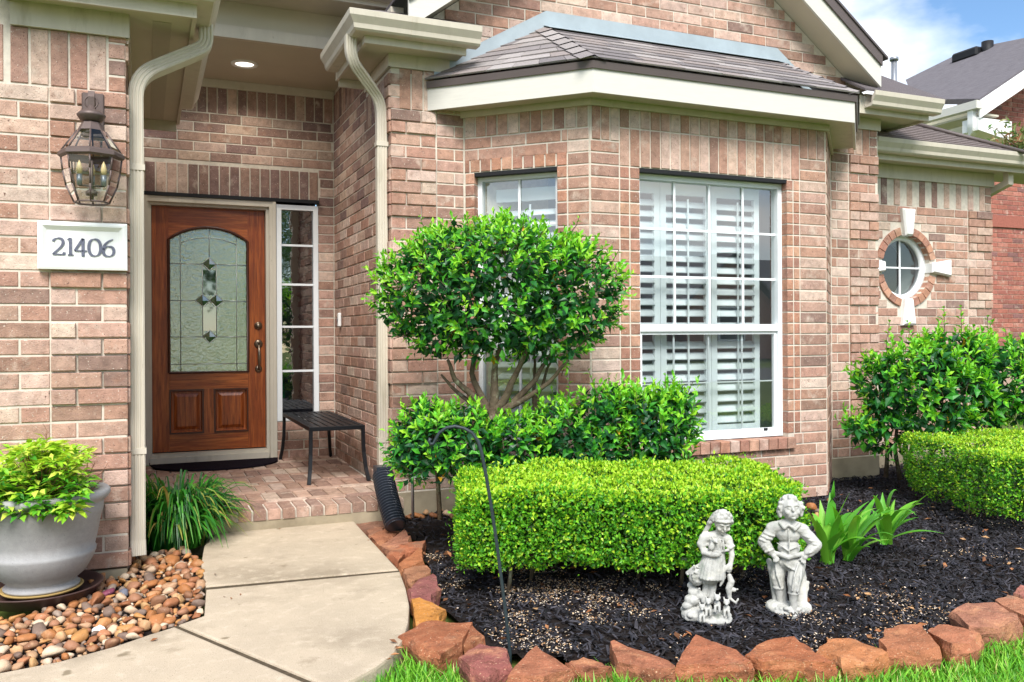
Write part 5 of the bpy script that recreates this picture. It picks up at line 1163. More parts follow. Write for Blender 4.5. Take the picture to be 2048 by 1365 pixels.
# ------------------------------------------------------------------ edging stones (tops traced on the plane z = top)
def s8(x, y): return (700 + x / 2.65, 850 + y / 2.65)
def s2p(x, y): return (1300 + x / 2.651, 850 + y / 2.651)
ES = [  # outline of the top face, height of the top, colour, what sets it apart
 ([s8(*p) for p in ((30, 505), (110, 490), (190, 505), (185, 540), (100, 560), (40, 545))], .02, (140, 98, 78), 'dark flat brown stone nearest the black drain pipe'),
 ([s8(*p) for p in ((90, 560), (150, 530), (180, 545), (165, 580), (105, 600))], .035, (158, 104, 78), 'small brown stone second from the drain pipe along the walkway'),
 ([s8(*p) for p in ((110, 600), (190, 552), (262, 556), (225, 600), (160, 640))], .04, (176, 110, 76), 'orange brown stone third from the drain pipe along the walkway'),
 ([s8(*p) for p in ((165, 645), (290, 560), (318, 600), (300, 635), (200, 670))], .05, (178, 116, 88), 'long pinkish stone fourth from the drain pipe along the walkway'),
 ([s8(*p) for p in ((195, 675), (290, 625), (395, 620), (385, 655), (290, 690), (260, 712))], .05, (182, 104, 70), 'wedge of orange stone pointing into the mulch, fifth from the pipe'),
 ([s8(*p) for p in ((255, 735), (375, 650), (390, 725), (285, 765))], .06, (186, 112, 70), 'triangular orange stone with yellow streak beside the slab joint'),
 ([s8(*p) for p in ((285, 770), (410, 748), (425, 785), (330, 830), (300, 815))], .06, (168, 112, 80), 'pale speckled brown stone beside the slab joint'),
 ([s8(*p) for p in ((310, 870), (365, 820), (445, 790), (475, 865), (430, 905), (330, 905))], .065, (152, 88, 84), 'plum coloured stone touching the curve of the walkway'),
 ([s8(*p) for p in ((330, 925), (365, 917), (505, 975), (470, 1010), (350, 1045))], .07, (204, 132, 54), 'golden ochre stone on the curve of the walkway'),
 ([s8(*p) for p in ((262, 1105), (420, 1028), (560, 1045), (640, 1052), (600, 1150), (480, 1205), (380, 1170))], .09, (166, 96, 62), 'largest flat brown stone at the bottom of the walkway curve'),
 ([s8(*p) for p in ((605, 1150), (645, 1055), (712, 1130), (650, 1160))], .085, (160, 94, 62), 'small triangular stone wedged against the largest flat stone'),
 ([s8(*p) for p in ((580, 1230), (690, 1158), (820, 1195), (845, 1270), (740, 1310), (640, 1290))], .11, (150, 84, 76), 'rough plum stone left of the shepherd hook base'),
 ([s8(*p) for p in ((838, 1330), (985, 1178), (1175, 1290), (1020, 1340))], .08, (172, 104, 72), 'triangular brown stone right of the shepherd hook base'),
 ([s8(*p) for p in ((1140, 1272), (1230, 1246), (1340, 1255), (1385, 1290), (1260, 1300))], .04, (160, 94, 66), 'small low brown stone between two triangular ones'),
 ([s8(*p) for p in ((1378, 1150), (1400, 1145), (1690, 1245), (1715, 1290), (1620, 1300), (1420, 1250))], .075, (168, 102, 72), 'long sloping brown stone below the girl statue'),
 ([s2p(*p) for p in ((145, 1265), (180, 1190), (235, 1120), (300, 1128), (420, 1180), (535, 1265), (360, 1268))], .09, (170, 98, 66), 'big triangular brown stone below and between the two statues'),
 ([s2p(*p) for p in ((505, 1230), (580, 1150), (660, 1132), (760, 1132), (850, 1175), (970, 1258), (800, 1250), (600, 1262))], .09, (172, 98, 62), 'widest domed brown stone below the boy statue'),
 ([s2p(*p) for p in ((892, 1185), (960, 1145), (1060, 1142), (1190, 1165), (1265, 1210), (1180, 1245), (1020, 1240))], .085, (188, 116, 70), 'orange streaked stone right of the widest domed stone'),
 ([s2p(*p) for p in ((1225, 1150), (1250, 1085), (1330, 1062), (1440, 1055), (1475, 1110), (1535, 1190), (1440, 1195), (1260, 1180))], .10, (176, 108, 72), 'squarish brown stone with a raised ridge, sixth from the right edge'),
 ([s2p(*p) for p in ((1475, 1090), (1530, 1050), (1640, 1070), (1755, 1120), (1700, 1160), (1590, 1172))], .09, (180, 110, 76), 'flat brown stone, fifth from the right edge'),
 ([s2p(*p) for p in ((1600, 980), (1680, 945), (1830, 940), (1940, 1000), (1970, 1040), (1860, 1070), (1700, 1065))], .10, (172, 112, 86), 'broad pinkish brown slab, fourth from the right edge'),
 ([s2p(*p) for p in ((1835, 935), (1900, 900), (1985, 915), (2030, 950), (2060, 1000), (1985, 1015))], .10, (180, 116, 84), 'pale brown stone, third from the right edge'),
 ([s2p(*p) for p in ((1935, 890), (1960, 852), (2060, 850), (2130, 880), (2120, 930), (2010, 915))], .10, (176, 104, 92), 'pink stone, second from the right edge'),
 ([s8(*p) for p in ((700 + 100, 1000), (0, 0), (0, 0))], 0, (0, 0, 0), None),
]
stone_poly = []
for pts, zt_, col, lab in ES:
    if lab is None: continue
    zt_ = zt_ * .52 - .03; top = [atZ(x, y, zt_) for x, y in pts]; c = sum(top, Vector((0, 0, 0))) / len(top); bm = bmesh.new(); n_ = len(top)
    tv = [bm.verts.new(p + Vector((0, 0, random.uniform(-.008, .008)))) for p in top]
    mv = [bm.verts.new(c + (p - c) * 1.06 + Vector((random.uniform(-.006, .006), random.uniform(-.006, .006), -.022 - .015 * random.random()))) for p in top]
    bv = [bm.verts.new(Vector((c.x + (p.x - c.x) * .98, c.y + (p.y - c.y) * .98, -.09))) for p in top]
    cv = bm.verts.new(c + Vector((0, 0, random.uniform(.0, .012))))
    fs = []
    for i in range(n_):
        j = (i + 1) % n_; fs += [bm.faces.new((tv[i], tv[j], cv)), bm.faces.new((tv[i], mv[i], mv[j], tv[j])), bm.faces.new((mv[i], bv[i], bv[j], mv[j]))]
    bmesh.ops.recalc_face_normals(bm, faces=bm.faces[:])
    bmesh.ops.subdivide_edges(bm, edges=bm.edges[:], cuts=3, use_grid_fill=True)
    bmesh.ops.triangulate(bm, faces=bm.faces[:])
    sd_ = random.random() * 50
    for v in bm.verts:
        p = v.co; q = Vector((p.x * 13 + sd_, p.y * 13, p.z * 13)); v.co += Vector((noise.noise(q), noise.noise(q + Vector((7, 1, 2))), noise.noise(q + Vector((3, 9, 4))) * .7)) * .012 + Vector((noise.noise(q * 3.1), noise.noise(q * 3.1 + Vector((4, 4, 1))), noise.noise(q * 3.1 + Vector((8, 2, 6))))) * .0045
    me = bpy.data.meshes.new('edging_stone'); bmesh.ops.translate(bm, vec=(-c.x, -c.y, 0), verts=bm.verts[:]); bm.to_mesh(me); bm.free(); me.materials.append(m_rock)
    o = link('edging_stone', me, (c.x, c.y, 0)); tag(o, lab, 'stone', 'sandstone blocks edging the mulch bed'); set_col(o, srgb(*[int((v_ * .84 + sum(col) / 3 * .16) * 1.0) for v_ in col]), 'bcol')
    stone_poly.append([(p.x, p.y) for p in top])

# ------------------------------------------------------------------ mulch bed
inner = [atZ(*p, -.05) for p in ((772, 1030), (800, 1062), (840, 1085), (862, 1140), (880, 1185), (900, 1225), (960, 1262), (1010, 1305), (1110, 1308), (1220, 1318), (1330, 1322), (1400, 1330), (1520, 1320), (1600, 1318), (1690, 1300), (1800, 1290), (1870, 1270), (1960, 1250), (2048, 1205), (2200, 1130), (2500, 1040))]
bed = [(p.x, p.y) for p in inner] + [(XRE + 1.5, 5.6), (XRE + 1.5, YR + .1), (XE + .2, YR + .1), (XE, YF + .1), (4.8, YF + .1), (2.9, YB + .2), (2.0, YF + .1), (XR - .05, YF + .05), (1.30, 5.36)]
def inpoly(x, y, poly):
    c = False; n_ = len(poly); j = n_ - 1
    for i in range(n_):
        xi, yi = poly[i]; xj, yj = poly[j]
        if (yi > y) != (yj > y) and x < (xj - xi) * (y - yi) / (yj - yi) + xi: c = not c
        j = i
    return c
gx, gy_ = np.arange(.6, 10, .08), np.arange(2.2, 6.4, .08); vid = {}; mb = MB()
for ix, x in enumerate(gx[:-1]):
    for iy, y in enumerate(gy_[:-1]):
        if inpoly(x + .04, y + .04, bed):
            f = []
            for a, b in ((ix, iy), (ix + 1, iy), (ix + 1, iy + 1), (ix, iy + 1)):
                if (a, b) not in vid: vid[(a, b)] = len(mb.v); mb.v.append((gx[a], gy_[b], mulch_z(gx[a], gy_[b]) - .012))
                f.append(vid[(a, b)])
            mb.f.append(tuple(f)); mb.sm.append(True)
tag(mb.build('planting_bed', m_soil), 'dark soil of the planting bed under the mulch', kind='structure')
def scatter(n, poly, x0, x1, y0, y1, wfun=None):
    o = []
    while len(o) < n:
        x, y = random.uniform(x0, x1), random.uniform(y0, y1)
        if wfun and random.random() > wfun(x, y): continue
        if inpoly(x, y, poly): o.append((x, y))
    return np.array(o)
def chips(name, xy, zf, lmin, lmax, wr, cols, mat, tilt=.5, thick=.25, lift=.006):
    n = len(xy); z = np.array([zf(x, y) for x, y in xy]) + RNG.uniform(0, lift * 2, n); a = RNG.uniform(0, 6.283, n); e = RNG.normal(0, tilt, n)
    L = RNG.uniform(lmin, lmax, n); W_ = L * RNG.uniform(*wr, n); T = W_ * thick
    ax = np.c_[np.cos(a) * np.cos(e), np.sin(a) * np.cos(e), np.sin(e)]; sd_ = np.c_[-np.sin(a), np.cos(a), RNG.normal(0, .3, n)]; up_ = np.cross(ax, sd_)
    c = np.c_[xy, z]; v = np.empty((n, 6, 3))
    v[:, 0] = c - ax * L[:, None] / 2 - sd_ * W_[:, None] / 2; v[:, 1] = c + ax * L[:, None] / 2 - sd_ * W_[:, None] * .3; v[:, 2] = c + ax * L[:, None] / 2 + sd_ * W_[:, None] * .3; v[:, 3] = c - ax * L[:, None] / 2 + sd_ * W_[:, None] / 2
    v[:, 4] = c - ax * L[:, None] * .3 + up_ * T[:, None]; v[:, 5] = c + ax * L[:, None] * .3 + up_ * T[:, None]
    f = np.array([(0, 1, 5), (0, 5, 4), (1, 2, 5), (2, 3, 4), (2, 4, 5), (3, 0, 4)]); F_ = (np.arange(n)[:, None, None] * 6 + f[None]).reshape(-1, 3)
    return fast_mesh(name, v.reshape(-1, 3), F_, mat, np.repeat(cols, 6, axis=0))
near = lambda x, y: 1.0 if y < 4.6 else .45
xy = scatter(44000, bed, .9, 7.5, 2.3, 6.2, lambda x, y: (1.0 if y < 4.4 or x > 3.6 else .3) * (1 if x < 6.2 else .5))
mc = np.array([srgb(34, 33, 38), srgb(24, 24, 28), srgb(48, 48, 56), srgb(64, 62, 68), srgb(30, 26, 28)])[RNG.integers(5, size=len(xy))]
tag(chips('mulch', xy, mulch_z, .012, .045, (.12, .4), jit(mc, .3), m_mulch, .45, .35), 'shredded black bark mulch covering the planting bed', 'mulch', kind='stuff')
def litter_w(x, y):
    v = noise.noise(Vector((x * 2.2 + 4, y * 2.2, 1.5))) + .55 * noise.noise(Vector((x * 6, y * 6, 7))); b = 1.0 if x < 2.4 else .45 if x < 3.2 else .12
    return max(0.01, min(1, (v + .12) * 2.0)) * b
xy = scatter(6000, bed, .9, 5.5, 2.3, 4.6, litter_w)
lc = np.array([srgb(214, 186, 150), srgb(196, 160, 120), srgb(226, 208, 184), srgb(170, 128, 88), srgb(206, 190, 176)])[RNG.integers(5, size=len(xy))]
tag(chips('petal_litter', xy, lambda x, y: mulch_z(x, y) + .010, 0.0045, .009, (.5, .9), jit(lc, .15), m_bits, .3, .15, .004), 'pale fallen petals and seed husks scattered over the mulch', 'litter', kind='stuff')
def fallen(name, xy, zf, lab, size=(.03, .055)):
    n = len(xy); lc = np.array([srgb(142, 92, 58), srgb(168, 118, 80), srgb(112, 76, 52), srgb(182, 144, 104)])[RNG.integers(4, size=n)]; a = RNG.uniform(0, 6.283, n); L = RNG.uniform(*size, n)
    o = leaf_mesh(name, np.c_[xy, [zf(x, y) for x, y in xy]], np.c_[np.cos(a), np.sin(a), RNG.normal(0, .2, n)], np.c_[RNG.normal(0, .35, (n, 2)), np.ones(n)], L, L * .5, jit(lc, .2), m_bits, .35, -.2)
    return tag(o, lab, 'leaves', kind='stuff')
fallen('fallen_leaves', scatter(170, bed, .9, 6.5, 2.5, 5.2), lambda x, y: mulch_z(x, y) + .014, 'dry brown leaves lying on the mulch')
wp = [(p_.x, p_.y) for p_ in zpoly(slab1[:2] + slab2[1:10] + slab3[1:2] + slab3[6:])]
fallen('walkway_leaves', np.array([(atZ(x, y, 0).x, atZ(x, y, 0).y) for x, y in ((450, 1196), (462, 1200), (480, 1192), (640, 1046), (600, 1050), (790, 1300), (772, 1322), (800, 1296), (700, 1040), (735, 1082), (815, 1180), (430, 1150), (560, 1060), (300, 1285), (795, 1288), (780, 1312))]), lambda x, y: .004, 'a few bits of leaf litter on the concrete walkway', (.015, .035))

# ------------------------------------------------------------------ river rocks
m_river = MAT('river_rock', (.4, .3, .2), .6, .35, attr='bcol', var=(16, .2), bump=(34, .35, .012), tint2=[(9, srgb(206, 170, 130), .58, .78), (15, srgb(128, 84, 52), .6, .8)], speck=(120, .7, .8, srgb(214, 196, 170)))
def rock_mesh(k_):
    bm = bmesh.new(); bmesh.ops.create_icosphere(bm, subdivisions=2, radius=1); sx, sy_, sz_ = random.uniform(.8, 1.25), random.uniform(.6, .95), random.uniform(.45, .72); s_ = k_ * 7.3
    cuts = [(Vector((random.gauss(0, 1), random.gauss(0, 1), random.gauss(0, .8))).normalized(), random.uniform(.45, .75)) for _ in range(7)]
    for v in bm.verts:
        p = v.co.copy()
        for n_, d_ in cuts:
            e = p.dot(n_) - d_
            if e > 0: p -= n_ * e * .92
        p *= 1 + .16 * noise.noise(p * 1.6 + Vector((s_, 0, 0))) + .05 * noise.noise(p * 4 + Vector((0, s_, 0))); v.co = Vector((p.x * sx, p.y * sy_, p.z * sz_))
    me = bpy.data.meshes.new('river_rock'); bm.to_mesh(me); bm.free(); me.polygons.foreach_set('use_smooth', [True] * len(me.polygons)); me.materials.append(m_river); return me
RC = [(186, 130, 82), (168, 110, 66), (190, 148, 108), (150, 98, 66), (176, 138, 106), (196, 168, 140), (136, 96, 70), (174, 118, 84), (146, 128, 114), (160, 104, 60), (120, 100, 88), (182, 142, 96), (204, 182, 156), (158, 112, 84), (140, 88, 56), (176, 126, 74)]
protos = []
for k_ in range(16):
    me = rock_mesh(k_); c = srgb(*RC[k_ % len(RC)]); a = me.attributes.new('bcol', 'FLOAT_COLOR', 'POINT'); a.data.foreach_set('color', np.tile(np.array([*c, 1], np.float32), len(me.vertices))); protos.append(me)
RC += [(150, 128, 112), (132, 112, 100), (214, 198, 176)]
rb = [atZ(*p, 0) for p in ((-90, 1362), (-60, 1240), (60, 1225), (190, 1165), (258, 1098), (300, 1105), (335, 1098), (372, 1092), (398, 1120), (404, 1170), (404, 1225), (340, 1246), (290, 1262), (200, 1290), (100, 1318), (0, 1338))]
rbp = [(p.x, p.y) for p in rb]
placed = []
tries = 0
xs_, ys_ = [p[0] for p in rbp], [p[1] for p in rbp]
while len(placed) < 288 and tries < 60000:
    tries += 1; x, y = random.uniform(min(xs_), max(xs_)), random.uniform(min(ys_), max(ys_))
    if not inpoly(x, y, rbp): continue
    if (x - pc.x) ** 2 + (y - pc.y) ** 2 < R_(104) ** 2: continue
    r = random.choice((.020, .024, .028, .032, .036, .042)) * (1.0 if tries < 20000 else .7)
    if any((x - a) ** 2 + (y - b) ** 2 < ((r + q) * .80) ** 2 for a, b, q in placed): continue
    placed.append((x, y, r))
MB().prism([Vector((x, y, -.075)) for x, y in rbp], (0, 0, .045)).build('rock_bed', m_soil)['kind'] = 'structure'
special = {0: ((228, 226, 220), 'white rounded rock among the tan river rocks'), 1: ((142, 74, 96), 'purple flat rock beside the planter saucer'), 2: ((112, 114, 126), 'slate grey rock beside the purple one')}
spx = {0: (198, 1250), 1: (205, 1187), 2: (245, 1180)}
def put_rock(x, y, r, z, me, col=None):
    me_ = me
    if col:
        me_ = me.copy(); me_.attributes['bcol'].data.foreach_set('color', np.tile(np.array([*srgb(*col), 1], np.float32), len(me_.vertices)))
    o = link('river_rock', me_, (x, y, z)); o.scale = (r, r, r); o.rotation_euler = (random.uniform(-.35, .35), random.uniform(-.35, .35), random.uniform(0, 6.28)); return o
for k_ in special:
    p = atZ(*spx[k_], .0); i_ = min(range(len(placed)), key=lambda i: (placed[i][0] - p.x) ** 2 + (placed[i][1] - p.y) ** 2); x, y, r = placed.pop(i_)
    tag(put_rock(x, y, .036, -.012, protos[k_], special[k_][0]), special[k_][1], 'rock', 'river rocks beside the walkway')
rest_v, rest_f, rest_c = [], [], []
placed.sort(key=lambda q: -q[2])
for i, (x, y, r) in enumerate(placed):
    tag(put_rock(x, y, r * 1.12, -.022 + r * .45, protos[(i * 7) % 16]), 'tan river rock in the rock bed between planter and walkway', 'rock', 'river rocks beside the walkway')
xy = [(random.uniform(min(xs_), max(xs_)), random.uniform(min(ys_), max(ys_))) for _ in range(1500)]; xy = [q for q in xy if inpoly(*q, rbp)]
gv, gf, gc_ = [], [], []
for x, y in xy:
    me = protos[random.randrange(16)]; r = random.uniform(.010, .018); b = len(gv); a = random.random() * 6.28; ca, sa = math.cos(a), math.sin(a); c = srgb(*random.choice(RC))
    for v in me.vertices: gv.append((x + r * (v.co.x * ca - v.co.y * sa), y + r * (v.co.x * sa + v.co.y * ca), -.03 + r * .4 + r * v.co.z)); gc_.append(c)
    gf += [tuple(b + i for i in p.vertices) for p in me.polygons]
tag(fast_mesh('gravel', np.array(gv), np.array(gf), m_river, np.array(gc_), attr='bcol', smooth=True), 'small tan gravel filling between the river rocks', 'gravel', kind='stuff')
# a few river rocks at the foot of the facade
for j, (px, py) in enumerate(((820, 1022), (838, 1030), (852, 1022), (868, 1028), (880, 1018), (895, 1024), (905, 1030), (815, 1032), (845, 1018), (1625, 1012), (1640, 1022), (1632, 1030))):
    p = atZ(px, py, -.03); tag(put_rock(p.x, p.y, random.uniform(.03, .045), -.04, protos[j]), 'tan rock at the foot of the facade wall, behind the hedge', 'rock', 'rocks along the foundation')

# ------------------------------------------------------------------ lawn grass
la = [atZ(*p, GZ) for p in ((640, 1420), (690, 1360), (770, 1325), (830, 1318), (920, 1352), (1000, 1372), (1060, 1372), (1200, 1355), (1330, 1352), (1500, 1350), (1650, 1345), (1800, 1318), (1900, 1300), (2000, 1270), (2060, 1240), (2300, 1150))]
lawnp = [(p.x, p.y) for p in la] + [(6.0, 2.2), (2.6, 1.2), (.3, 1.6)]
xy = scatter(42000, lawnp, .3, 5.5, 1.4, 4.6, lambda x, y: 1.0 if y > 2.0 else .5)
n = len(xy); a = RNG.uniform(0, 6.283, n); h = RNG.uniform(.05, .105, n); ln = RNG.uniform(.2, .9, n) * h; wd = RNG.uniform(.0022, .0042, n)
b = np.c_[xy, np.full(n, GZ - .05)]; d2 = np.c_[np.cos(a), np.sin(a), np.zeros(n)]; sd_ = np.c_[-np.sin(a), np.cos(a), np.zeros(n)]
v = np.empty((n, 5, 3)); v[:, 0] = b - sd_ * wd[:, None]; v[:, 1] = b + sd_ * wd[:, None]; md = b + d2 * (ln * .35)[:, None] + np.c_[np.zeros((n, 2)), h * .65]; v[:, 2] = md + sd_ * (wd * .9)[:, None]; v[:, 3] = md - sd_ * (wd * .9)[:, None]; v[:, 4] = b + d2 * ln[:, None] + np.c_[np.zeros((n, 2)), h]
Q4 = (np.arange(n)[:, None, None] * 5 + np.array([(0, 1, 2), (0, 2, 3), (3, 2, 4)])[None]).reshape(-1, 3)
gcol = np.array([srgb(120, 186, 52), srgb(96, 166, 46), srgb(144, 198, 70), srgb(80, 146, 42), srgb(196, 200, 120)])[RNG.choice(5, size=n, p=[.3, .3, .2, .14, .06])]
tag(fast_mesh('grass', v.reshape(-1, 3), Q4, m_blade, np.repeat(jit(gcol, .15), 5, axis=0)), 'short bright green lawn grass along the stone edging', 'grass', kind='stuff')

# ------------------------------------------------------------------ shepherd hook
hb_ = atZ(1020, 1308, -.05); ht_ = (hb_ - CAM).dot(FW)
path = [hb_ + Vector((0, 0, -.08))] + [atT(x, y, ht_) for x, y in ((1020, 1305), (1008, 1200), (994, 1090), (982, 1010), (971, 945), (963, 905), (956, 882), (944, 866), (928, 857), (910, 853), (893, 856), (879, 866), (871, 880), (867, 888), (861, 889), (858, 883), (861, 877))]
tag(MB().tube(path, [.0068] * len(path), 8).build('shepherd_hook', m_hook), 'thin leaning iron shepherd hook stuck in the mulch', 'hook')

# ------------------------------------------------------------------ corrugated drain pipe
p0, p1, p2 = atT(766, 950, 5.42), atT(775, 1000, 5.25), atT(792, 1052, 5.12); L_ = 20; mb = MB(); pts, rad = [], []
for i in range(L_ * 4 + 1):
    f = i / (L_ * 4); pts.append(p0 * (1 - f) ** 2 + p1 * 2 * f * (1 - f) + p2 * f * f); rad.append(.058 + (.009 if i % 4 in (1, 2) else -.004))
pipe = empty('drain_pipe', p2); tag(pipe, 'black corrugated drain pipe leading from the downspout into the mulch', 'pipe')
mb.tube(pts, rad, 20, False); mb.build('corrugated_tube', m_pipe, pipe)
MB().prism([p0 + Vector((-.05, -.04, -.02)), p0 + Vector((.05, -.04, -.02)), p0 + Vector((.05, .05, -.02)), p0 + Vector((-.05, .05, -.02))], (0, 0, .075)).build('adapter', m_pipe, pipe)

# ------------------------------------------------------------------ yard sign behind the shrub
yb = atT(826, 1030, 5.05); ysn = empty('yard_sign', yb); tag(ysn, 'green plastic sign on a grey stake half hidden by the shrub', 'sign')
MB().tube([atT(826, 1036, 5.05), atT(824, 900, 5.05)], .009, 8).build('stake', m_stake, ysn)
cpx = [(785, 880), (800, 862), (850, 862), (862, 885), (860, 930), (845, 948), (800, 946), (784, 925)]
MB().prism([atT(x, y, 5.04) for x, y in cpx], FW * .012).build('sign_face', m_green, ysn)

# ------------------------------------------------------------------ bench on the porch
bn = empty('metal_bench', (1.27, 6.85, PZ)); tag(bn, 'black metal slatted bench with curved legs on the porch', 'bench')
bx0, bx1, by0, by1, bzt = 1.07, 1.47, 6.20, 7.50, .52
MB().cbox((bx0, by0, bzt - .03), (bx1, by0 + .028, bzt), .003).cbox((bx0, by1 - .028, bzt - .03), (bx1, by1, bzt), .003).cbox((bx0, by0 + .028, bzt - .0299), (bx0 + .028, by1 - .028, bzt - .0001), .003).cbox((bx1 - .028, by0 + .028, bzt - .0299), (bx1, by1 - .028, bzt - .0001), .003).build('seat_frame', m_iron, bn)
ns = 6; sw = (bx1 - bx0 - .056) / ns
for i in range(ns): MB().cbox((bx0 + .028 + i * sw + .007, by0 + .026, bzt - .012), (bx0 + .028 + (i + 1) * sw - .007, by1 - .026, bzt - .003), .002).build('slat', m_iron, bn)
for y in (by0 + .36, by0 + .66, by0 + .96): MB().box((bx0 + .027, y - .015, bzt - .026), (bx1 - .027, y + .015, bzt - .0125)).build('cross_bar', m_iron, bn)
for lx_, ly_, sx, sy_ in ((bx0, by0, -1, -1), (bx1 - .024, by0, 1, -1), (bx0, by1 - .028, -1, 1), (bx1 - .024, by1 - .028, 1, 1)):
    x, y = lx_ + .012, ly_ + .014; pth = [(x, y, bzt - .01), (x, y, bzt - .10), (x + sx * .003, y + sy_ * .006, bzt - .2), (x + sx * .012, y + sy_ * .03, bzt - .31), (x + sx * .026, y + sy_ * .06, PZ + .002)]
    MB().rail(pth, [(-.012, -.014), (.012, -.014), (.012, .014), (-.012, .014)], (1, 0, 0)).build('leg', m_iron, bn)

# ------------------------------------------------------------------ doormat
mc0, mc1, mf = atZ(300, 922, PZ), atZ(541, 905, PZ), atZ(420, 943, PZ)
xa, xb, yb_ = mc0.x, mc1.x, YD - .06; dep = yb_ - mf.y; poly = [(xa + (xb - xa) * i / 40, yb_ - dep * math.sqrt(max(0, 1 - (2 * i / 40 - 1) ** 2)) ** .8) for i in range(41)]
mb = MB().prism([Vector((x, y, PZ + .004)) for x, y in [(xa, yb_)] + poly[1:-1] + [(xb, yb_)]], (0, 0, .012))
tag(mb.build('doormat', m_mat), 'dark half-oval coir doormat in front of the wooden door', 'doormat')

# ------------------------------------------------------------------ doorbell
dbp = W.pt(W.s_of(682, 640), 0, 0); dz_ = atP(682, 640, W.O, W.n).z
db = empty('doorbell', (XR - .01, dbp.y, dz_ - .05)); tag(db, 'small white doorbell on the porch side wall', 'doorbell')
MB().cbox((XR - .028, dbp.y - .024, dz_ - .058), (XR - .001, dbp.y + .024, dz_ + .058), .006).build('housing', m_bright, db)
MB().cbox((XR - .034, dbp.y - .010, dz_ - .014), (XR - .0275, dbp.y + .010, dz_ + .014), .003).build('button', m_stake, db)

# ------------------------------------------------------------------ house number plaque
pq = [atY(x, y, YP - .03) for x, y in ((75, 443), (256, 451), (256, 541), (75, 538))]
x0, x1, z0, z1 = pq[0].x, pq[1].x - .004, pq[3].z, pq[0].z + .003; yq = YP - .03
plq = empty('house_number_plaque', ((x0 + x1) / 2, YP - .02, z0)); tag(plq, 'white stone plaque with house number 21406 on the brick pillar', 'plaque')
rings = []
for e, y in ((0, YP - .002), (0, yq - .008), (.012, yq - .012), (.020, yq - .012), (.040, yq + .006)): rings += [(x0 + e, y, z0 + e), (x1 - e, y, z0 + e), (x1 - e, y, z1 - e), (x0 + e, y, z1 - e)]
MB().add(rings, [(r * 4 + i, r * 4 + (i + 1) % 4, r * 4 + 4 + (i + 1) % 4, r * 4 + 4 + i) for r in range(4) for i in range(4)] + [(16, 17, 18, 19)]).build('plate', m_bright, plq)
def bez(p, n_=10):
    o = []
    for k_ in range(0, len(p) - 1, 3):
        a, b, c, d_ = (Vector(q) for q in p[k_:k_ + 4])
        for i in range(n_ + (k_ + 3 >= len(p) - 1)):
            t = i / n_; o.append(a * (1 - t) ** 3 + b * 3 * t * (1 - t) ** 2 + c * 3 * t * t * (1 - t) + d_ * t ** 3)
    return o
DIG = {  # strokes as Bezier chains in a 0..0.7 x 0..1 cell, with (thin, thick)
 '2': [[(.08, .78), (.12, 1.02), (.58, 1.06), (.58, .74), (.58, .50), (.26, .28), (.06, .05)], [(.05, .05), (.2, .05), (.45, .05), (.64, .05)], [(.60, .05), (.62, .09), (.63, .13), (.64, .18)]],
 '1': [[(.26, .98), (.26, .7), (.26, .3), (.26, .03)], [(.10, .90), (.15, .92), (.20, .95), (.27, .99)], [(.12, .03), (.2, .03), (.32, .03), (.42, .03)]],
 '4': [[(.44, .98), (.44, .6), (.44, .2), (.44, -.04)], [(.44, .98), (.3, .75), (.15, .5), (.02, .28)], [(.02, .28), (.2, .28), (.45, .28), (.64, .28)]],
 '0': [[(.33, .97), (.08, .97), (.03, .70), (.03, .49), (.03, .25), (.10, .01), (.33, .01), (.57, .01), (.64, .25), (.64, .49), (.64, .72), (.57, .97), (.33, .97)]],
 '6': [[(.56, .98), (.25, .90), (.04, .62), (.04, .34), (.04, .10), (.16, .01), (.32, .01), (.50, .01), (.60, .14), (.60, .31), (.60, .48), (.50, .58), (.34, .58), (.20, .58), (.08, .48), (.06, .34)]],
}
def digit(mb, ch, ox, oz, h):
    for st in DIG[ch]:
        c = bez(st); n_ = len(c)
        for i in range(n_ - 1):
            a, b = c[i], c[i + 1]; t = (b - a)
            if t.length < 1e-5: continue
            def wid(k_):
                tt = (c[min(k_ + 1, n_ - 1)] - c[max(k_ - 1, 0)]).normalized(); nb = Vector((math.cos(.25), math.sin(.25))); return .022 + .062 * abs(tt.x * nb.y - tt.y * nb.x), Vector((-tt.y, tt.x))
            (wa, na), (wb, nb_) = wid(i), wid(i + 1)
            pp = [a - na * wa, b - nb_ * wb, b + nb_ * wb, a + na * wa]; mb.prism([(ox + p.x * h, yq + .005 - .0003 * (i % 3), oz + p.y * h) for p in pp], (0, -.004, 0))
hh = .098; tw = .0
zs_ = atY(165, 512, yq).z; xs0 = atY(103, 500, yq).x; xs1 = atY(231, 500, yq).x; adv = [.66, .44, .68, .70, .66]; sc_ = (xs1 - xs0) / sum(adv); ox = xs0
for ch, ad in zip('21406', adv):
    mb = MB(); digit(mb, ch, ox, zs_, sc_ * 0.96); ox += ad * sc_; mb.build('digit', m_num, plq)['label'] = 'grey serif numeral ' + ch

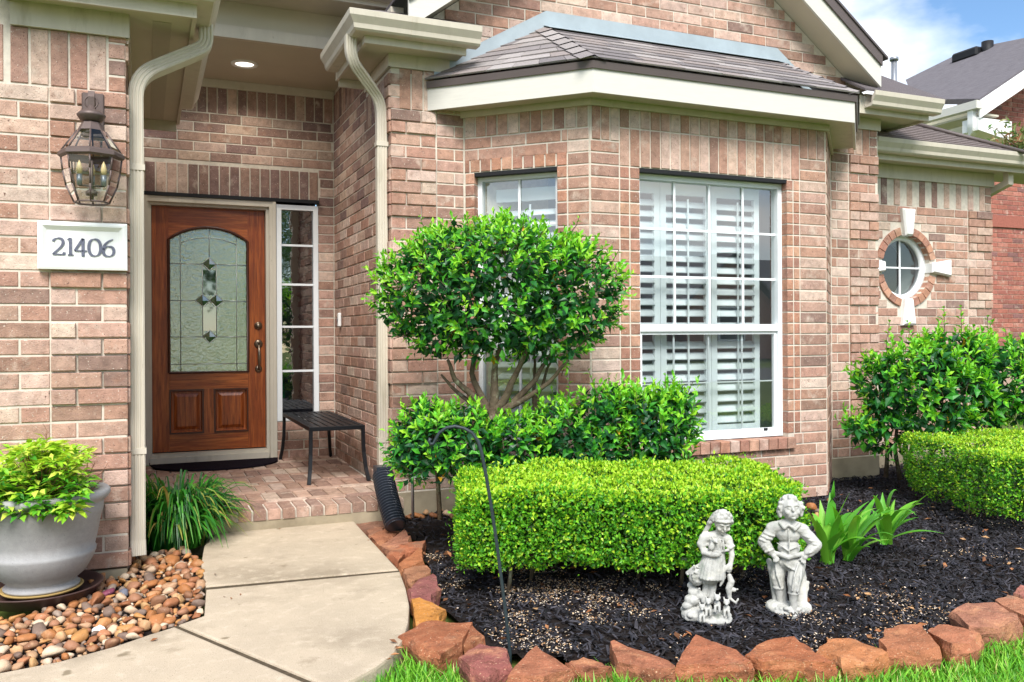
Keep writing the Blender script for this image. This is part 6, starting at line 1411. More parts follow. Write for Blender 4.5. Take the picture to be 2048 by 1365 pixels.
# ------------------------------------------------------------------ wall lantern
lt_ = atY(183, 300, YP - .17); lx, ly = lt_.x, lt_.y; zl = lambda py: atY(183, py, YP - .17).z
k6 = 8; pm = (lt_ - CAM).dot(FW) / F; lr_ = lambda px: px * pm
lan = empty('wall_lantern', (lx, YP, zl(412))); tag(lan, 'bronze octagonal glass wall lantern above the number plaque', 'lantern')
rot = math.pi / 8 - YAW
def ringpts(r, z): return [(lx + r * math.cos(rot + 2 * math.pi * j / k6), ly + r * math.sin(rot + 2 * math.pi * j / k6), z) for j in range(k6)]
MB().lathe([(lr_(8), zl(246)), (lr_(20), zl(243)), (lr_(26), zl(234)), (lr_(27), zl(231)), (lr_(20), zl(224)), (lr_(8), zl(219)), (lr_(5), zl(212))], (lx, ly, 0), 24).build('finial_cap', m_bronze, lan)
MB().tube([(lx + lr_(12) * math.cos(a), ly, zl(205) + lr_(12) * math.sin(a)) for a in np.linspace(0, 2 * math.pi, 25)], lr_(1.6), 6, True, False).build('hanging_ring', m_bronze, lan)
MB().rail([(lx, ly, zl(212)), (lx, ly - .004, zl(195)), (lx, ly + .012, zl(184)), (lx, ly + .05, zl(184)), (lx, ly + .10, zl(196)), (lx, YP - .004, zl(212))], [(-lr_(6), -.006), (lr_(6), -.006), (lr_(6), .006), (-lr_(6), .006)], (1, 0, 0)).build('arm', m_bronze, lan)
MB().cbox((lx - .05, YP - .024, zl(262)), (lx + .05, YP - .002, zl(170)), .006).build('back_plate', m_bronze, lan)
mb = MB(); a, b = ringpts(lr_(17), zl(246)), ringpts(lr_(26), zl(263)); mb.add(a + b, [(j, (j + 1) % k6, k6 + (j + 1) % k6, k6 + j) for j in range(k6)] + [tuple(range(k6 - 1, -1, -1))]); mb.build('crown_cap', m_bronze, lan)
def glazed(r0, z0_, r1, z1_, nm):
    a, b = ringpts(r0, z0_), ringpts(r1, z1_)
    for j in range(k6):
        MB().quad(a[j], a[(j + 1) % k6], b[(j + 1) % k6], b[j]).build('pane', m_lglass, lan, flip=False)
    mb = MB()
    for j in range(k6): mb.tube([a[j], b[j]], lr_(1.8), 5)
    mb.build(nm, m_bronze, lan)['kind'] = 'stuff'
glazed(lr_(26), zl(263), lr_(54), zl(304), 'roof_bars')
mb = MB(); pf = [(lr_(54), zl(303)), (lr_(60), zl(308)), (lr_(61), zl(315)), (lr_(56), zl(319)), (lr_(52), zl(316))]
vs = [q for r, z in pf for q in ringpts(r, z)]; mb.add(vs, [(i * k6 + j, i * k6 + (j + 1) % k6, (i + 1) * k6 + (j + 1) % k6, (i + 1) * k6 + j) for i in range(4) for j in range(k6)]); mb.build('rim', m_bronze, lan)
glazed(lr_(55), zl(318), lr_(52), zl(345), 'upper_bars'); glazed(lr_(52), zl(345), lr_(46), zl(374), 'middle_bars'); glazed(lr_(46), zl(374), lr_(32), zl(406), 'lower_bars')
a = ringpts(lr_(32), zl(406)); mb = MB(); mb.tube([Vector(q) for q in a + [a[0]]], lr_(2), 5, True, False); mb.build('bottom_ring', m_bronze, lan)
MB().tube([(lx, ly, zl(404)), (lx, ly, zl(322))], lr_(3), 8).tube([(lx - lr_(24), ly, zl(372)), (lx + lr_(24), ly, zl(372))], lr_(2), 6).lathe([(lr_(10), zl(392)), (lr_(12), zl(385)), (lr_(4), zl(378))], (lx, ly, 0), 12).build('candle_cluster', m_bronze, lan)
for j, dx in enumerate((-22, 0, 22)):
    MB().lathe([(lr_(5), zl(372)), (lr_(5.5), zl(350))], (lx + lr_(dx), ly + (.03 if dx == 0 else 0), 0), 12).build('candle_sleeve', m_stake, lan)
    MB().lathe([(lr_(4), zl(350)), (lr_(6), zl(340)), (lr_(4), zl(330)), (lr_(.5), zl(322))], (lx + lr_(dx), ly + (.03 if dx == 0 else 0), 0), 12).build('bulb', m_amber, lan)

# ------------------------------------------------------------------ cast stone statues
_b = bmesh.new(); bmesh.ops.create_icosphere(_b, subdivisions=2, radius=1); _b.verts.index_update(); ICO = ([v.co.copy() for v in _b.verts], [tuple(v.index for v in f.verts) for f in _b.faces]); _b.free()
def blob_mesh(name, prims, voxel, mat, loc, rotz, parent=None, rough=.0012, smooth=2):
    """union of ellipsoids ('s', centre, radii[, tilt]) and tapered limbs ('c', points, radii) fused into one continuous skin"""
    V_, F_ = [], []
    def put(vs, fs): b = len(V_); V_.extend(vs); F_.extend([tuple(b + i for i in f) for f in fs])
    for p in prims:
        if p[0] == 's':
            M_ = Matrix.Translation(Vector(p[1]))
            if len(p) > 3: M_ = M_ @ Matrix.Rotation(p[3][0], 4, 'X') @ Matrix.Rotation(p[3][1], 4, 'Y') @ Matrix.Rotation(p[3][2], 4, 'Z')
            M_ = M_ @ Matrix.Diagonal((*p[2], 1)); put([(M_ @ v)[:] for v in ICO[0]], ICO[1])
        else:
            t = MB().tube(p[1], list(p[2]), 12); put(t.v, t.f)
            for q, rr in zip(p[1], p[2]): put([(Vector(q) + v * rr)[:] for v in ICO[0]], ICO[1])
    me = bpy.data.meshes.new(name); me.from_pydata(V_, [], F_)
    tmp = bpy.data.objects.new('tmp', me); COL.objects.link(tmp)
    md = tmp.modifiers.new('r', 'REMESH'); md.mode = 'VOXEL'; md.voxel_size = voxel; md.use_smooth_shade = True
    ms_ = tmp.modifiers.new('s', 'SMOOTH'); ms_.factor = .5; ms_.iterations = 1
    dg = bpy.context.evaluated_depsgraph_get(); out_ = bpy.data.meshes.new_from_object(tmp.evaluated_get(dg)); bpy.data.objects.remove(tmp)
    nv = len(out_.vertices); cv_ = np.empty(nv * 3, np.float32); nr_ = np.empty(nv * 3, np.float32); out_.vertices.foreach_get('co', cv_); out_.vertex_normals.foreach_get('vector', nr_); cv_ = cv_.reshape(-1, 3); nr_ = nr_.reshape(-1, 3)
    am = np.array([noise.noise(Vector(c_) * 60) * rough + noise.noise(Vector(c_) * 22) * rough * 1.3 for c_ in cv_.tolist()], np.float32)
    out_.vertices.foreach_set('co', (cv_ + nr_ * am[:, None]).ravel()); out_.update()
    out_.materials.clear(); out_.materials.append(mat); out_.name = name
    out_.polygons.foreach_set('use_smooth', [True] * len(out_.polygons))
    o = link(name, out_, loc); o.rotation_euler.z = rotz; return o
def folds(p0, p1, w_, n_, r, bow=.01, y=0):
    """raised cloth folds between two points"""
    o = []; p0, p1 = Vector(p0), Vector(p1)
    for i in range(n_):
        f = i / max(1, n_ - 1) - .5; a = p0 + Vector((f * w_[0], 0, 0)); b = p1 + Vector((f * w_[1], 0, 0)); m_ = (a + b) / 2 + Vector((random.uniform(-bow, bow), -.004, 0)); o.append(('c', [a, m_, b], [r * .7, r, r * .8]))
    return o
def face(c, s, yawz, tilt, prims):
    """c head centre, s half height; features on the -y side"""
    M_ = Matrix.Translation(Vector(c)) @ Matrix.Rotation(tilt[0], 4, 'X') @ Matrix.Rotation(tilt[1], 4, 'Y') @ Matrix.Rotation(yawz, 4, 'Z')
    def w_(x, y, z): return M_ @ Vector((x * s, y * s, z * s))
    prims.append(('s', w_(0, 0, .05), (s * .80, s * .86, s * .95))); prims.append(('s', w_(0, -.22, -.42), (s * .60, s * .62, s * .52)))
    for sx in (-1, 1):
        prims.append(('s', w_(sx * .36, -.58, -.30), (s * .27, s * .24, s * .24)))           # cheeks
        prims.append(('c', [w_(sx * .12, -.84, .20), w_(sx * .34, -.80, .25), w_(sx * .54, -.62, .17)], [s * .06, s * .075, s * .05]))  # brows
        prims.append(('s', w_(sx * .31, -.72, .03), (s * .12, s * .10, s * .075)))           # eyes
    prims.append(('c', [w_(0, -.82, .12), w_(0, -.96, -.18)], [s * .07, s * .115]))          # nose
    prims.append(('c', [w_(-.17, -.78, -.46), w_(0, -.86, -.44), w_(.17, -.78, -.46)], [s * .045, s * .07, s * .045]))
    prims.append(('c', [w_(-.13, -.76, -.56), w_(0, -.83, -.57), w_(.13, -.76, -.56)], [s * .045, s * .07, s * .045]))
    prims.append(('s', w_(0, -.66, -.78), (s * .2, s * .16, s * .14)))
    return w_
def hand(w, prims, wrist, palm, dirs, r=.0055):
    prims.append(('c', [wrist, palm], [.011, .013]))
    for d_ in dirs: prims.append(('c', [palm, Vector(palm) + Vector(d_) * .6, Vector(palm) + Vector(d_)], [r, r * .95, r * .8]))
def statue_at(px, py): p = atZ(px, py, -.05); return p, math.atan2(-p.x, p.y) * 1.0
# boy with hands on hips
bp, brz = statue_at(1577, 1226); sc = (bp - CAM).dot(FW) / F
X = lambda px: (px - 1577) * sc
Z = lambda py: (1232 - py) * sc
pr = []
pr += [('s', (X(1575), .0, .022), (.082, .065, .030)), ('s', (X(1600), .02, .03), (.05, .05, .035)), ('s', (X(1552), .01, .03), (.045, .05, .03))]
for i in range(26):
    a = random.random() * 6.28; pr.append(('s', (X(1576) + math.cos(a) * .07 * random.random() ** .4, math.sin(a) * .055, .028 + random.random() * .018), (.014, .014, .010)))
# legs: the one on the right crosses in front
pr += [('c', [(X(1562), .01, Z(1128)), (X(1556), .005, Z(1160)), (X(1560), .0, Z(1195)), (X(1561), .0, Z(1212))], [.036, .030, .016, .013]), ('s', (X(1560), -.018, Z(1214)), (.014, .028, .011))]
pr += [('c', [(X(1594), -.005, Z(1128)), (X(1588), -.035, Z(1164)), (X(1586), -.042, Z(1198)), (X(1588), -.040, Z(1220))], [.037, .030, .016, .013]), ('s', (X(1589), -.060, Z(1224)), (.015, .030, .011))]
for fx, fy in ((1558, -.040), (1589, -.084)):
    for j in range(5): pr.append(('s', (X(fx) + (j - 2) * .0055, fy, Z(1214 if fx < 1580 else 1225) - .002), (.0036, .007, .0045)))
pr += [('s', (X(1558), .0, Z(1178)), (.026, .026, .012)), ('s', (X(1587), -.038, Z(1182)), (.026, .026, .012))]
pr += [('c', [(X(1552), -.022, Z(1130)), (X(1556), -.030, Z(1150)), (X(1562), -.026, Z(1172))], [.005, .006, .005]), ('c', [(X(1602), -.034, Z(1128)), (X(1600), -.056, Z(1150)), (X(1594), -.062, Z(1176))], [.004, .005, .004]), ('c', [(X(1596), -.040, Z(1122)), (X(1588), -.066, Z(1146)), (X(1584), -.066, Z(1174))], [.004, .005, .004]), ('c', [(X(1566), -.030, Z(1124)), (X(1576), -.044, Z(1130)), (X(1590), -.050, Z(1136))], [.004, .005, .004])]
# trousers seat and torso
pr += [('s', (X(1578), .0, Z(1125)), (.058, .042, .040)), ('s', (X(1578), .0, Z(1098)), (.050, .038, .045)), ('s', (X(1577), .0, Z(1070)), (.054, .038, .042)), ('c', [(X(1545), .0, Z(1060)), (X(1577), .0, Z(1052)), (X(1606), .0, Z(1060))], [.026, .032, .026])]
pr += [('c', [(X(1552), -.030, Z(1106)), (X(1578), -.045, Z(1112)), (X(1604), -.030, Z(1104))], [.010, .011, .010])]
pr += [('c', [(X(1556), -.030, Z(1086)), (X(1576), -.044, Z(1098)), (X(1600), -.032, Z(1088))], [.003, .004, .003]), ('c', [(X(1578), -.036, Z(1058)), (X(1579), -.044, Z(1080)), (X(1579), -.045, Z(1104))], [.003, .004, .003])]
# collar
pr += [('c', [(X(1562), -.024, Z(1047)), (X(1570), -.038, Z(1054)), (X(1578), -.036, Z(1048))], [.008, .009, .006]), ('c', [(X(1598), -.022, Z(1048)), (X(1590), -.038, Z(1056)), (X(1580), -.036, Z(1049))], [.008, .009, .006])]
# sleeves with folds
for sh, el, wr, palm, ds in (((1548, .0, 1062), (1529, -.005, 1088), (1543, -.026, 1104), (1550, -.034, 1112), [(.020, -.006, -.010), (.016, -.008, -.018), (.008, -.008, -.022), (.0, -.006, -.022), (.014, .008, .008)]),
                             ((1606, .0, 1062), (1630, -.005, 1088), (1615, -.026, 1102), (1608, -.036, 1110), [(-.020, -.006, -.010), (-.014, -.008, -.020), (-.006, -.008, -.024), (.002, -.006, -.024), (-.012, .008, .008)])):
    s_, e_, w_ = Vector((X(sh[0]), sh[1], Z(sh[2]))), Vector((X(el[0]), el[1], Z(el[2]))), Vector((X(wr[0]), wr[1], Z(wr[2])))
    pr += [('c', [s_, (s_ + e_) / 2, e_], [.026, .026, .025]), ('c', [e_, (e_ + w_) / 2, w_], [.025, .025, .021])]
    for f in (.35, .6, .85):
        q = s_.lerp(e_, f); pr.append(('c', [q + Vector((-.020, -.018, .006)), q + Vector((0, -.027, 0)), q + Vector((.020, -.018, -.006))], [.005, .006, .005])); q = e_.lerp(w_, f); pr.append(('c', [q + Vector((-.016, -.018, -.006)), q + Vector((0, -.025, .002)), q + Vector((.016, -.016, .008))], [.005, .006, .005]))
    hand(None, pr, w_, Vector((X(palm[0]), palm[1], Z(palm[2]))), ds)
# neck, head, hair and cap of curls
pr += [('c', [(X(1580), .0, Z(1050)), (X(1581), -.006, Z(1036))], [.022, .021])]
hc_ = (X(1582), -.004, Z(1019)); w_ = face(hc_, .053, .22, (-.22, -.10), pr)
for i in range(60):
    a, b = random.uniform(-math.pi, math.pi), random.uniform(.05, 1.5)
    v = Vector((math.sin(a) * math.cos(b), math.cos(a) * math.cos(b), math.sin(b)))
    if v.y < -.35 and v.z < .66: continue
    p = w_(v.x * .86, v.y * .88 + .06, v.z * 1.02 + .06); q = w_(v.x * .93 + .16 * random.uniform(-1, 1), v.y * .95 + .06, v.z * 1.0 - .14); pr.append(('c', [p, (p + q) / 2 + (p - Vector(hc_)) * .08, q], [.007, .009, .006]))
for sx in (-1, 1):
    pr.append(('s', w_(sx * .80, -.02, -.05), (.008, .012, .016)))
    for k_ in range(4): pr.append(('c', [w_(sx * .80, .05 + k_ * .12, .2), w_(sx * .92, .08 + k_ * .12, -.2), w_(sx * .84, .12 + k_ * .12, -.55)], [.009, .010, .007]))
# stump and leaves behind
pr += [('c', [(X(1540), .03, Z(1130)), (X(1548), .03, Z(1165)), (X(1556), .02, Z(1205))], [.013, .016, .024]), ('c', [(X(1604), .04, Z(1150)), (X(1600), .03, Z(1205))], [.016, .03]), ('c', [(X(1560), .035, Z(1150)), (X(1562), .03, Z(1210))], [.02, .03])]
for tx, ty in ((1618, 1157), (1616, 1175), (1612, 1192), (1608, 1140), (1542, 1160), (1546, 1180)): pr.append(('s', ((X(tx) + X(1600 if tx > 1580 else 1556)) / 2, .03, (Z(ty) + Z(1200)) / 2), (.011, .007, .036), (0, .45 if tx > 1580 else -.3, 0)))
boy = blob_mesh('boy_statue', pr, .0028, m_stone, (bp.x, bp.y, -.06), brz)
tag(boy, 'white cast stone statue of a boy in shirt and rolled trousers, hands on hips', 'statue')
# girl with basket and kittens
gp_, grz = statue_at(1420, 1240); sc = (gp_ - CAM).dot(FW) / F
X = lambda px: (px - 1420) * sc
Z = lambda py: (1248 - py) * sc
pr = [('s', (X(1425), -.01, .018), (.085, .06, .026)), ('s', (X(1390), .0, .03), (.06, .05, .035)), ('s', (X(1440), -.02, .02), (.05, .05, .024))]
for i in range(50):
    a = random.random() * 6.28; r = random.random() ** .5; pr.append(('s', (X(1415) + math.cos(a) * .10 * r, math.sin(a) * .055 * r - .01, .02 + random.random() * .02), (.016, .014, .012), (random.random(), random.random(), 0)))
# rock pile and basket on the left
for px, py, r in ((1385, 1205, .034), (1376, 1215, .026), (1398, 1212, .030), (1390, 1190, .030), (1372, 1228, .022), (1402, 1196, .024), (1384, 1178, .022)): pr.append(('s', (X(px), random.uniform(-.02, .02), Z(py)), (r, r * .8, r * .72), (.2, random.uniform(-.4, .4), 0)))
pr += [('s', (X(1394), -.01, Z(1160)), (.034, .024, .034), (0, .5, 0)), ('c', [(X(1376), .0, Z(1152)), (X(1390), -.004, Z(1140)), (X(1408), .0, Z(1132))], [.008, .009, .008])]
for i in range(40): pr.append(('s', (X(1394) + random.gauss(0, .016), -.030 + random.uniform(0, .008), Z(1158) + random.gauss(0, .018)), (.006, .006, .006)))
# legs and dress
pr += [('c', [(X(1416), .0, Z(1150)), (X(1412), .0, Z(1180)), (X(1408), -.01, Z(1205))], [.017, .014, .012]), ('c', [(X(1430), .0, Z(1150)), (X(1426), .0, Z(1180)), (X(1422), -.01, Z(1205))], [.017, .014, .012])]
pr += [('c', [(X(1430), .0, Z(1108)), (X(1426), .0, Z(1128)), (X(1422), .0, Z(1150))], [.036, .044, .050])]
for i in range(13):
    a = -math.pi + math.pi * i / 12; r0, r1 = .036, .054; pr.append(('c', [(X(1430) + r0 * math.cos(a), r0 * math.sin(a), Z(1108)), (X(1425) + r1 * .92 * math.cos(a), r1 * .9 * math.sin(a), Z(1135)), (X(1422) + r1 * math.cos(a), r1 * math.sin(a), Z(1156))], [.006, .008, .009]))
pr += [('s', (X(1432), .0, Z(1092)), (.038, .030, .045)), ('c', [(X(1410), .0, Z(1080)), (X(1432), .0, Z(1076)), (X(1455), .0, Z(1080))], [.020, .026, .020]), ('c', [(X(1412), -.022, Z(1100)), (X(1435), -.034, Z(1104)), (X(1456), -.02, Z(1100))], [.006, .006, .006])]
pr += folds((X(1434), -.028, Z(1080)), (X(1436), -.032, Z(1102)), (.05, .05), 6, .0042, .003)
# arms: left one cradles a puppy, right one hangs with a ribbon
pr += [('c', [(X(1410), .0, Z(1080)), (X(1404), -.008, Z(1092))], [.022, .020]), ('c', [(X(1404), -.008, Z(1092)), (X(1408), -.028, Z(1106)), (X(1424), -.046, Z(1108))], [.014, .013, .011]), ('c', [(X(1398), -.012, Z(1090)), (X(1406), -.022, Z(1094)), (X(1414), -.016, Z(1092))], [.007, .008, .007])]
hand(None, pr, Vector((X(1424), -.046, Z(1108))), Vector((X(1434), -.052, Z(1106))), [(.012, -.002, .014), (.016, -.002, .010), (.018, .0, .004), (.016, .002, -.003), (.002, -.008, .014)], .0045)
pr += [('s', (X(1424), -.040, Z(1092)), (.014, .013, .022), (0, .3, 0)), ('s', (X(1431), -.046, Z(1080)), (.012, .012, .011)), ('s', (X(1434), -.057, Z(1082)), (.005, .006, .005)), ('s', (X(1425), -.044, Z(1074)), (.004, .004, .007)), ('s', (X(1436), -.044, Z(1074)), (.004, .004, .007))]
pr += [('c', [(X(1455), .0, Z(1080)), (X(1460), -.004, Z(1094))], [.020, .018]), ('c', [(X(1460), -.004, Z(1094)), (X(1463), -.008, Z(1112)), (X(1460), -.016, Z(1128))], [.014, .012, .010]), ('c', [(X(1452), -.014, Z(1092)), (X(1460), -.020, Z(1096)), (X(1467), -.012, Z(1092))], [.006, .007, .006])]
hand(None, pr, Vector((X(1460), -.016, Z(1128))), Vector((X(1458), -.022, Z(1136))), [(-.012, -.004, -.010), (-.006, -.005, -.014), (.0, -.004, -.015), (.006, -.003, -.012), (-.010, -.004, .004)], .0045)
pr += [('c', [(X(1456), -.026, Z(1130)), (X(1446), -.030, Z(1142)), (X(1444), -.030, Z(1160)), (X(1440), -.032, Z(1170))], [.010, .009, .008, .005])]
# neck, bowed head, hair and headscarf
pr += [('c', [(X(1436), .0, Z(1078)), (X(1440), -.010, Z(1062))], [.016, .018])]
hc_ = (X(1445), -.012, Z(1046)); w_ = face(hc_, .046, .25, (.38, .16), pr)
for i in range(70):
    a, b = random.uniform(-math.pi, math.pi), random.uniform(-.1, 1.5); v = Vector((math.sin(a) * math.cos(b), math.cos(a) * math.cos(b), math.sin(b)))
    if v.y < -.3 and v.z < .5: continue
    p = w_(v.x * .88, v.y * .9 + .08, v.z * 1.04 + .08); q = w_(v.x * 1.0 - .1, v.y * 1.0 + .16, v.z * .9 - .22); pr.append(('c', [p, (p + q) / 2, q], [.007, .008, .006]))
pr += [('c', [w_(-.88, -.1, .16), w_(-.52, -.64, .50), w_(0, -.84, .58), w_(.52, -.64, .50), w_(.88, -.1, .16)], [.005, .006, .006, .006, .005])]
for k_ in range(7): pr.append(('c', [w_(-.8, .3 + k_ * .08, .2 - k_ * .05), w_(-1.05, .4, -.4 - k_ * .06), w_(-1.15 - k_ * .05, .35, -1.0 - k_ * .1)], [.010, .011, .007]))
# animals round the feet
for px, py, y in ((1417, 1198, -.045), (1434, 1190, -.045), (1452, 1200, -.03), (1405, 1210, -.05)):
    pr += [('s', (X(px), y, Z(py + 16)), (.016, .015, .022)), ('s', (X(px), y - .012, Z(py)), (.014, .013, .013)), ('s', (X(px), y - .025, Z(py + 3)), (.006, .006, .005)), ('s', (X(px - 5), y - .010, Z(py - 7)), (.004, .003, .007)), ('s', (X(px + 5), y - .010, Z(py - 7)), (.004, .003, .007)), ('c', [(X(px - 4), y - .02, Z(py + 16)), (X(px - 4), y - .026, Z(py + 26))], [.006, .005]), ('c', [(X(px + 4), y - .02, Z(py + 16)), (X(px + 4), y - .026, Z(py + 26))], [.006, .005])]
pr += [('c', [(X(1458), -.02, Z(1150)), (X(1462), -.02, Z(1162)), (X(1456), -.02, Z(1176)), (X(1458), -.02, Z(1196))], [.010, .014, .014, .008]), ('s', (X(1466), -.02, Z(1178)), (.012, .010, .010)), ('s', (X(1473), -.024, Z(1176)), (.006, .006, .005)), ('c', [(X(1460), -.02, Z(1196)), (X(1470), -.02, Z(1204)), (X(1474), -.02, Z(1196))], [.007, .006, .005])]
girl = blob_mesh('girl_statue', pr, .0028, m_stone, (gp_.x, gp_.y, -.06), grz)
tag(girl, 'weathered grey stone statue of a girl looking down, holding a puppy beside a basket', 'statue')

# ------------------------------------------------------------------ neighbouring house on the right
nb = empty('neighbor_house', (14, 12, 0)); tag(nb, 'red brick neighbouring house with dark shingle roof beyond the round window', 'house')
NY = 10.4; NX = atY(1967, 400, NY).x
nw = Wall('n', (0, NY, 0), (1, 0, 0), (0, -1, 0)); zE = atY(1960, 200, NY).z
npal = [((.36, .135, .10), 5), ((.30, .115, .09), 5), ((.41, .17, .125), 3), ((.22, .11, .10), 1)]
NXE = NX + 7
rk = lambda x: zE - .30 + .62 * (x - (NX - .45))
MB().prism([(NX + .02, NY + .008, -.2), (NXE, NY + .008, -.2), (NXE, NY + .008, rk(NX + 2.6) - .3), (NX + 2.6, NY + .008, rk(NX + 2.6) - .2), (NX + .02, NY + .008, rk(NX + .02) - .2)], (0, 1.2, 0)).build('wall', MAT('far_mortar', srgb(176, 150, 134), .95, .1), nb)
for n in range(0, nz_(zE + 1.6)):
    if Z0 + n * CH < .9: continue
    xs_n = max(NX + .02, (Z0 + n * CH + CH - zE + .30) / .62 + NX - .45)
    if xs_n < NX + 2.5: nw.course(n, [(xs_n, NX + 2.6)], pal=npal)
bandz = atY(2020, 455, NY).z
v_, f_, c_ = [], [], []
for br in nw.br:
    b = len(v_); V = bverts(nw, br); v_ += [q[:] for q in V]; f_ += [tuple(b + i for i in f) for f in BF]; c_ += [br[5]] * 12
o = fast_mesh('brickwork', np.array(v_), np.array(f_), m_brick, np.array(c_), parent=nb, attr='bcol'); o['kind'] = 'stuff'
MB().box((NX + .02, NY - .03, bandz - .01), (NX + 2.6, NY - .002, bandz + .19)).build('belt_course', MAT('soldier_red', (.33, .12, .09), .9, .1, var=(30, .2)), nb)
for i in range(14):
    z = zE - .08 - i * .19; MB().prism([(NX - .02, NY + .02, z), (NX + .0, NY + .02, z - .19), (NX + .018, NY + .02, z - .19), (NX + .018, NY + .02, z)], (0, 5.5, 0)).build('siding_board', m_cedar, nb)
MB().box((NX - .04, NY - .02, .2), (NX + .04, NY + .02, zE)).build('corner_board', m_white, nb)
# roof plane rising to the right from the eave along y
en = Vector((-.62, 0, 1)).normalized(); ep = Vector((NX - .45, NY - .35, zE))
a_ = atP(1958, 198, ep, en); b_ = atP(2060, 128, ep, en); c_ = atP(2060, 74, ep, en); d_ = atP(1935, 99, ep, en); e_ = atP(1811, 160, ep, en); f_2 = atP(1828, 200, ep, en)
MB().prism([a_, b_, b_ + (b_ - a_) * 1.2 , c_ + (b_ - a_) * 1.2, c_, d_, e_, f_2], -en * .1).build('roof', m_nroof, nb)
ra = (b_ - a_).normalized(); MB().prism([a_ + Vector((-.02, -.01, -.04)), b_ + (b_ - a_) * .6 + Vector((0, -.01, -.04)), b_ + (b_ - a_) * .6 + Vector((0, -.01, -.32)), a_ + Vector((-.02, -.01, -.32))], (0, -.03, 0)).build('rake_board', m_bright, nb)
MB().prism([a_ + Vector((-.02, -.005, -.3)), a_ + Vector((.75, -.005, -.3)), a_ + Vector((.75, -.005, -.62)), a_ + Vector((-.02, -.005, -.5))], (0, .3, 0)).build('return_box', m_bright, nb)
MB().rail([a_ + Vector((-.05, -.05, -.1)), a_ + Vector((-.05, 6, -.1))], [(-.07, -.07), (.06, -.07), (.06, .06), (-.07, .06)], (1, 0, 0)).build('gutter', m_white, nb)
MB().prism([a_ + Vector((0, 0, -.22)), a_ + Vector((.45, 0, -.22)), a_ + Vector((.45, 6, -.22)), a_ + Vector((0, 6, -.22))], (0, 0, -.03)).build('soffit', m_trim, nb)
MB().rail(bend([a_ + Vector((-.02, .1, -.16)), a_ + Vector((-.02, .1, -.5)), Vector((NX - .09, NY + .25, zE - .75)), Vector((NX - .09, NY + .25, .0))]), [(-.06, -.05), (.06, -.05), (.06, .05), (-.06, .05)], (1, 0, 0)).build('downspout', m_bright, nb)
v1 = atP(1938, 112, ep, en); MB().cbox((v1.x - .16, v1.y - .3, v1.z - .1), (v1.x + .16, v1.y + .3, v1.z + .10), .04).build('roof_vent', m_black, nb)
v2 = atP(1975, 98, ep, en); MB().tube([v2 + Vector((0, 0, -.3)), v2 + Vector((0, 0, .14))], .11, 12).build('roof_vent', m_black, nb)
# young tree in front of it
yt = empty('young_tree', atT(2020, 640, 10)); yt.location.z = -.1; tag(yt, 'young tree top showing above the low roof at the right edge', 'tree')
P_, A_, N_, L_, W_, C_ = [], [], [], [], [], []; mbt = MB(); yb0 = Vector(atT(2095, 640, 10)); mbt.tube([(yb0.x, yb0.y, -.1), yb0, atT(2085, 330, 10)], [.05, .04, .02], 7)
for tx, ty in ((1992, 258), (2010, 285), (2030, 262), (2045, 255), (2060, 290), (2000, 300), (2040, 300), (2075, 270)):
    b_0, t_0 = Vector(atT(2075, 335, 10)), Vector(atT(tx, ty, 10)); mbt.tube([b_0, t_0], [.012, .005], 5, True, False)
    for j in range(60):
        f = random.uniform(.35, 1); p = b_0.lerp(t_0, f) + Vector((random.gauss(0, .05), random.gauss(0, .08), random.gauss(0, .04))); P_.append(p); A_.append(rdir(1, .3)[0]); N_.append(rdir(1, .4)[0]); L_.append(random.uniform(.07, .13)); W_.append(.03); C_.append(random.choice((srgb(110, 130, 70), srgb(140, 140, 90), srgb(84, 120, 60), srgb(160, 110, 80))))
leaf_mesh('crown', P_, A_, N_, L_, W_, jit(np.array(C_)), m_leaf, parent=yt)['kind'] = 'stuff'; mbt.build('trunk', m_bark, yt)
bu = empty('far_bush', atT(2035, 720, 9.5)); bu.location.z = -.1; tag(bu, 'rounded bush against the red brick wall of the neighbouring house', 'bush')
shrub(bu, [(atT(2045, 720, 9.5)[:], (.22, .22, .24)), (atT(2075, 730, 9.6)[:], (.25, .25, .24))], 60, 300, .06)

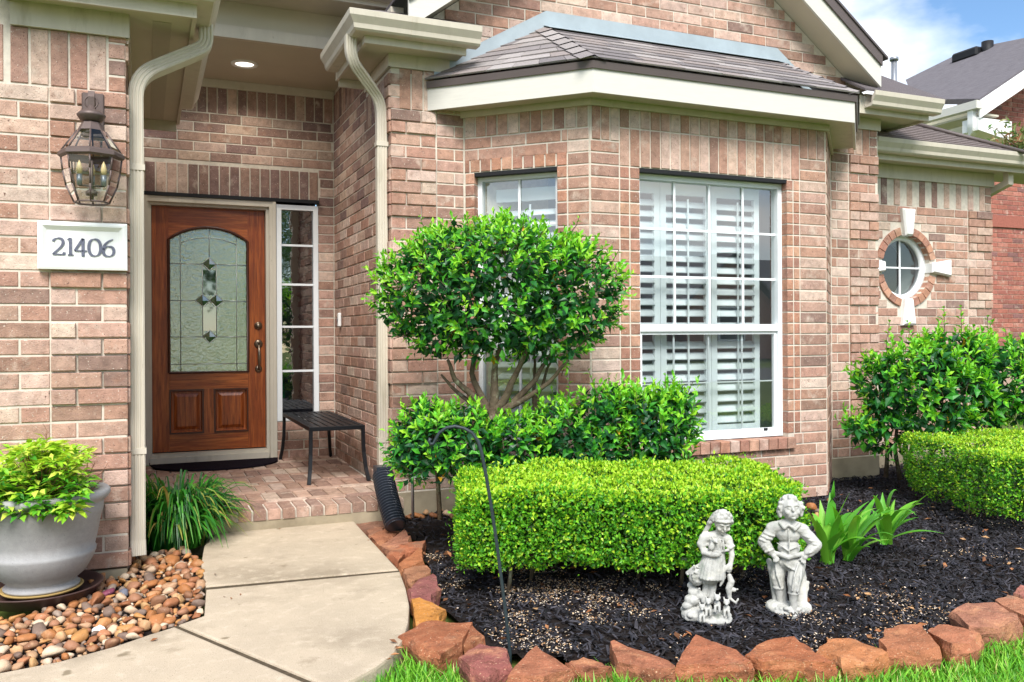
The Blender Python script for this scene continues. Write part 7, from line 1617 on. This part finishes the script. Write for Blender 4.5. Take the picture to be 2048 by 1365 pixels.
# ------------------------------------------------------------------ across the street (seen only in the glass)
oh = empty('brick_house', (20, -26, 0)); tag(oh, 'brick house with two gables across the street, mirrored in the bay window', 'house')
m_obr = MAT('far_brick', srgb(164, 120, 104), .9, .1, var=(3, .2), stretch=(2, 2, 9)); 
MB().box((12, -34, -.1), (34, -26, 2.6)).build('wall', m_obr, oh)
MB().prism([(11.4, -25.4, 2.5), (34.6, -25.4, 2.5), (34.6, -30, 5.2), (11.4, -30, 5.2)], (0, 0, .2)).prism([(11.4, -34.6, 2.5), (34.6, -34.6, 2.5), (34.6, -30, 5.2), (11.4, -30, 5.2)], (0, 0, .2)).build('roof', m_nroof, oh)
for gx_, gw in ((18, 6.4), (26.5, 5.2)):
    MB().prism([(gx_ - gw / 2, -24.6, -.1), (gx_ + gw / 2, -24.6, -.1), (gx_ + gw / 2, -24.6, 2.7), (gx_, -24.6, 2.7 + gw * .42), (gx_ - gw / 2, -24.6, 2.7)], (0, -5, 0)).build('gable_wall', m_obr, oh)
    for s_ in (-1, 1): MB().prism([(gx_ + s_ * (gw / 2 + .4), -24.2, 2.45), (gx_, -24.2, 2.85 + gw * .42), (gx_, -30, 2.85 + gw * .42), (gx_ + s_ * (gw / 2 + .4), -30, 2.45)], (0, 0, .15)).build('gable_roof', m_nroof, oh)
    f_w = MB().box((gx_ - .8, -24.58, .8), (gx_ + .8, -24.5, 2.5)).build('window', m_vinyl, oh); MB().box((gx_ - .7, -24.5, .9), (gx_ + .7, -24.49, 2.4)).build('pane', m_dark, f_w)
MB().box((28.5, -25.95, 0), (31.5, -25.9, 2.3)).build('garage_door', m_white, oh)
def yard_tree(x, y, h, r, lab):
    t = empty('street_tree', (x, y, -.1)); tag(t, lab, 'tree', 'trees across the street'); MB().tube([(x, y, -.1), (x + .1, y, h * .4), (x, y, h * .8)], [.16, .13, .06], 8).build('trunk', m_bark, t)
    n = 2600; d_ = rdir(n); p = np.array([x, y, h * .7]) + d_ * np.array([r, r, r * .8]) * RNG.uniform(.5, 1, (n, 1)) * (1 + .2 * RNG.normal(size=(n, 1)))
    leaf_mesh('crown', p, rdir(n), rdir(n, .5), RNG.uniform(.22, .4, n), RNG.uniform(.14, .22, n), jit(np.array([srgb(70, 110, 44), srgb(52, 92, 38), srgb(96, 132, 54)])[RNG.integers(3, size=n)]), m_leaf, parent=t)['kind'] = 'stuff'
yard_tree(1.5, -17, 7, 3.2, 'leafy street tree mirrored in the front door glass'); yard_tree(6.5, -22, 8, 3.4, 'street tree beside the house across the street'); yard_tree(-5, -20, 8, 3.6, 'street tree farthest left across the street'); yard_tree(-11, -16, 7, 3.2, 'street tree at the end of the row across the street')

finish()
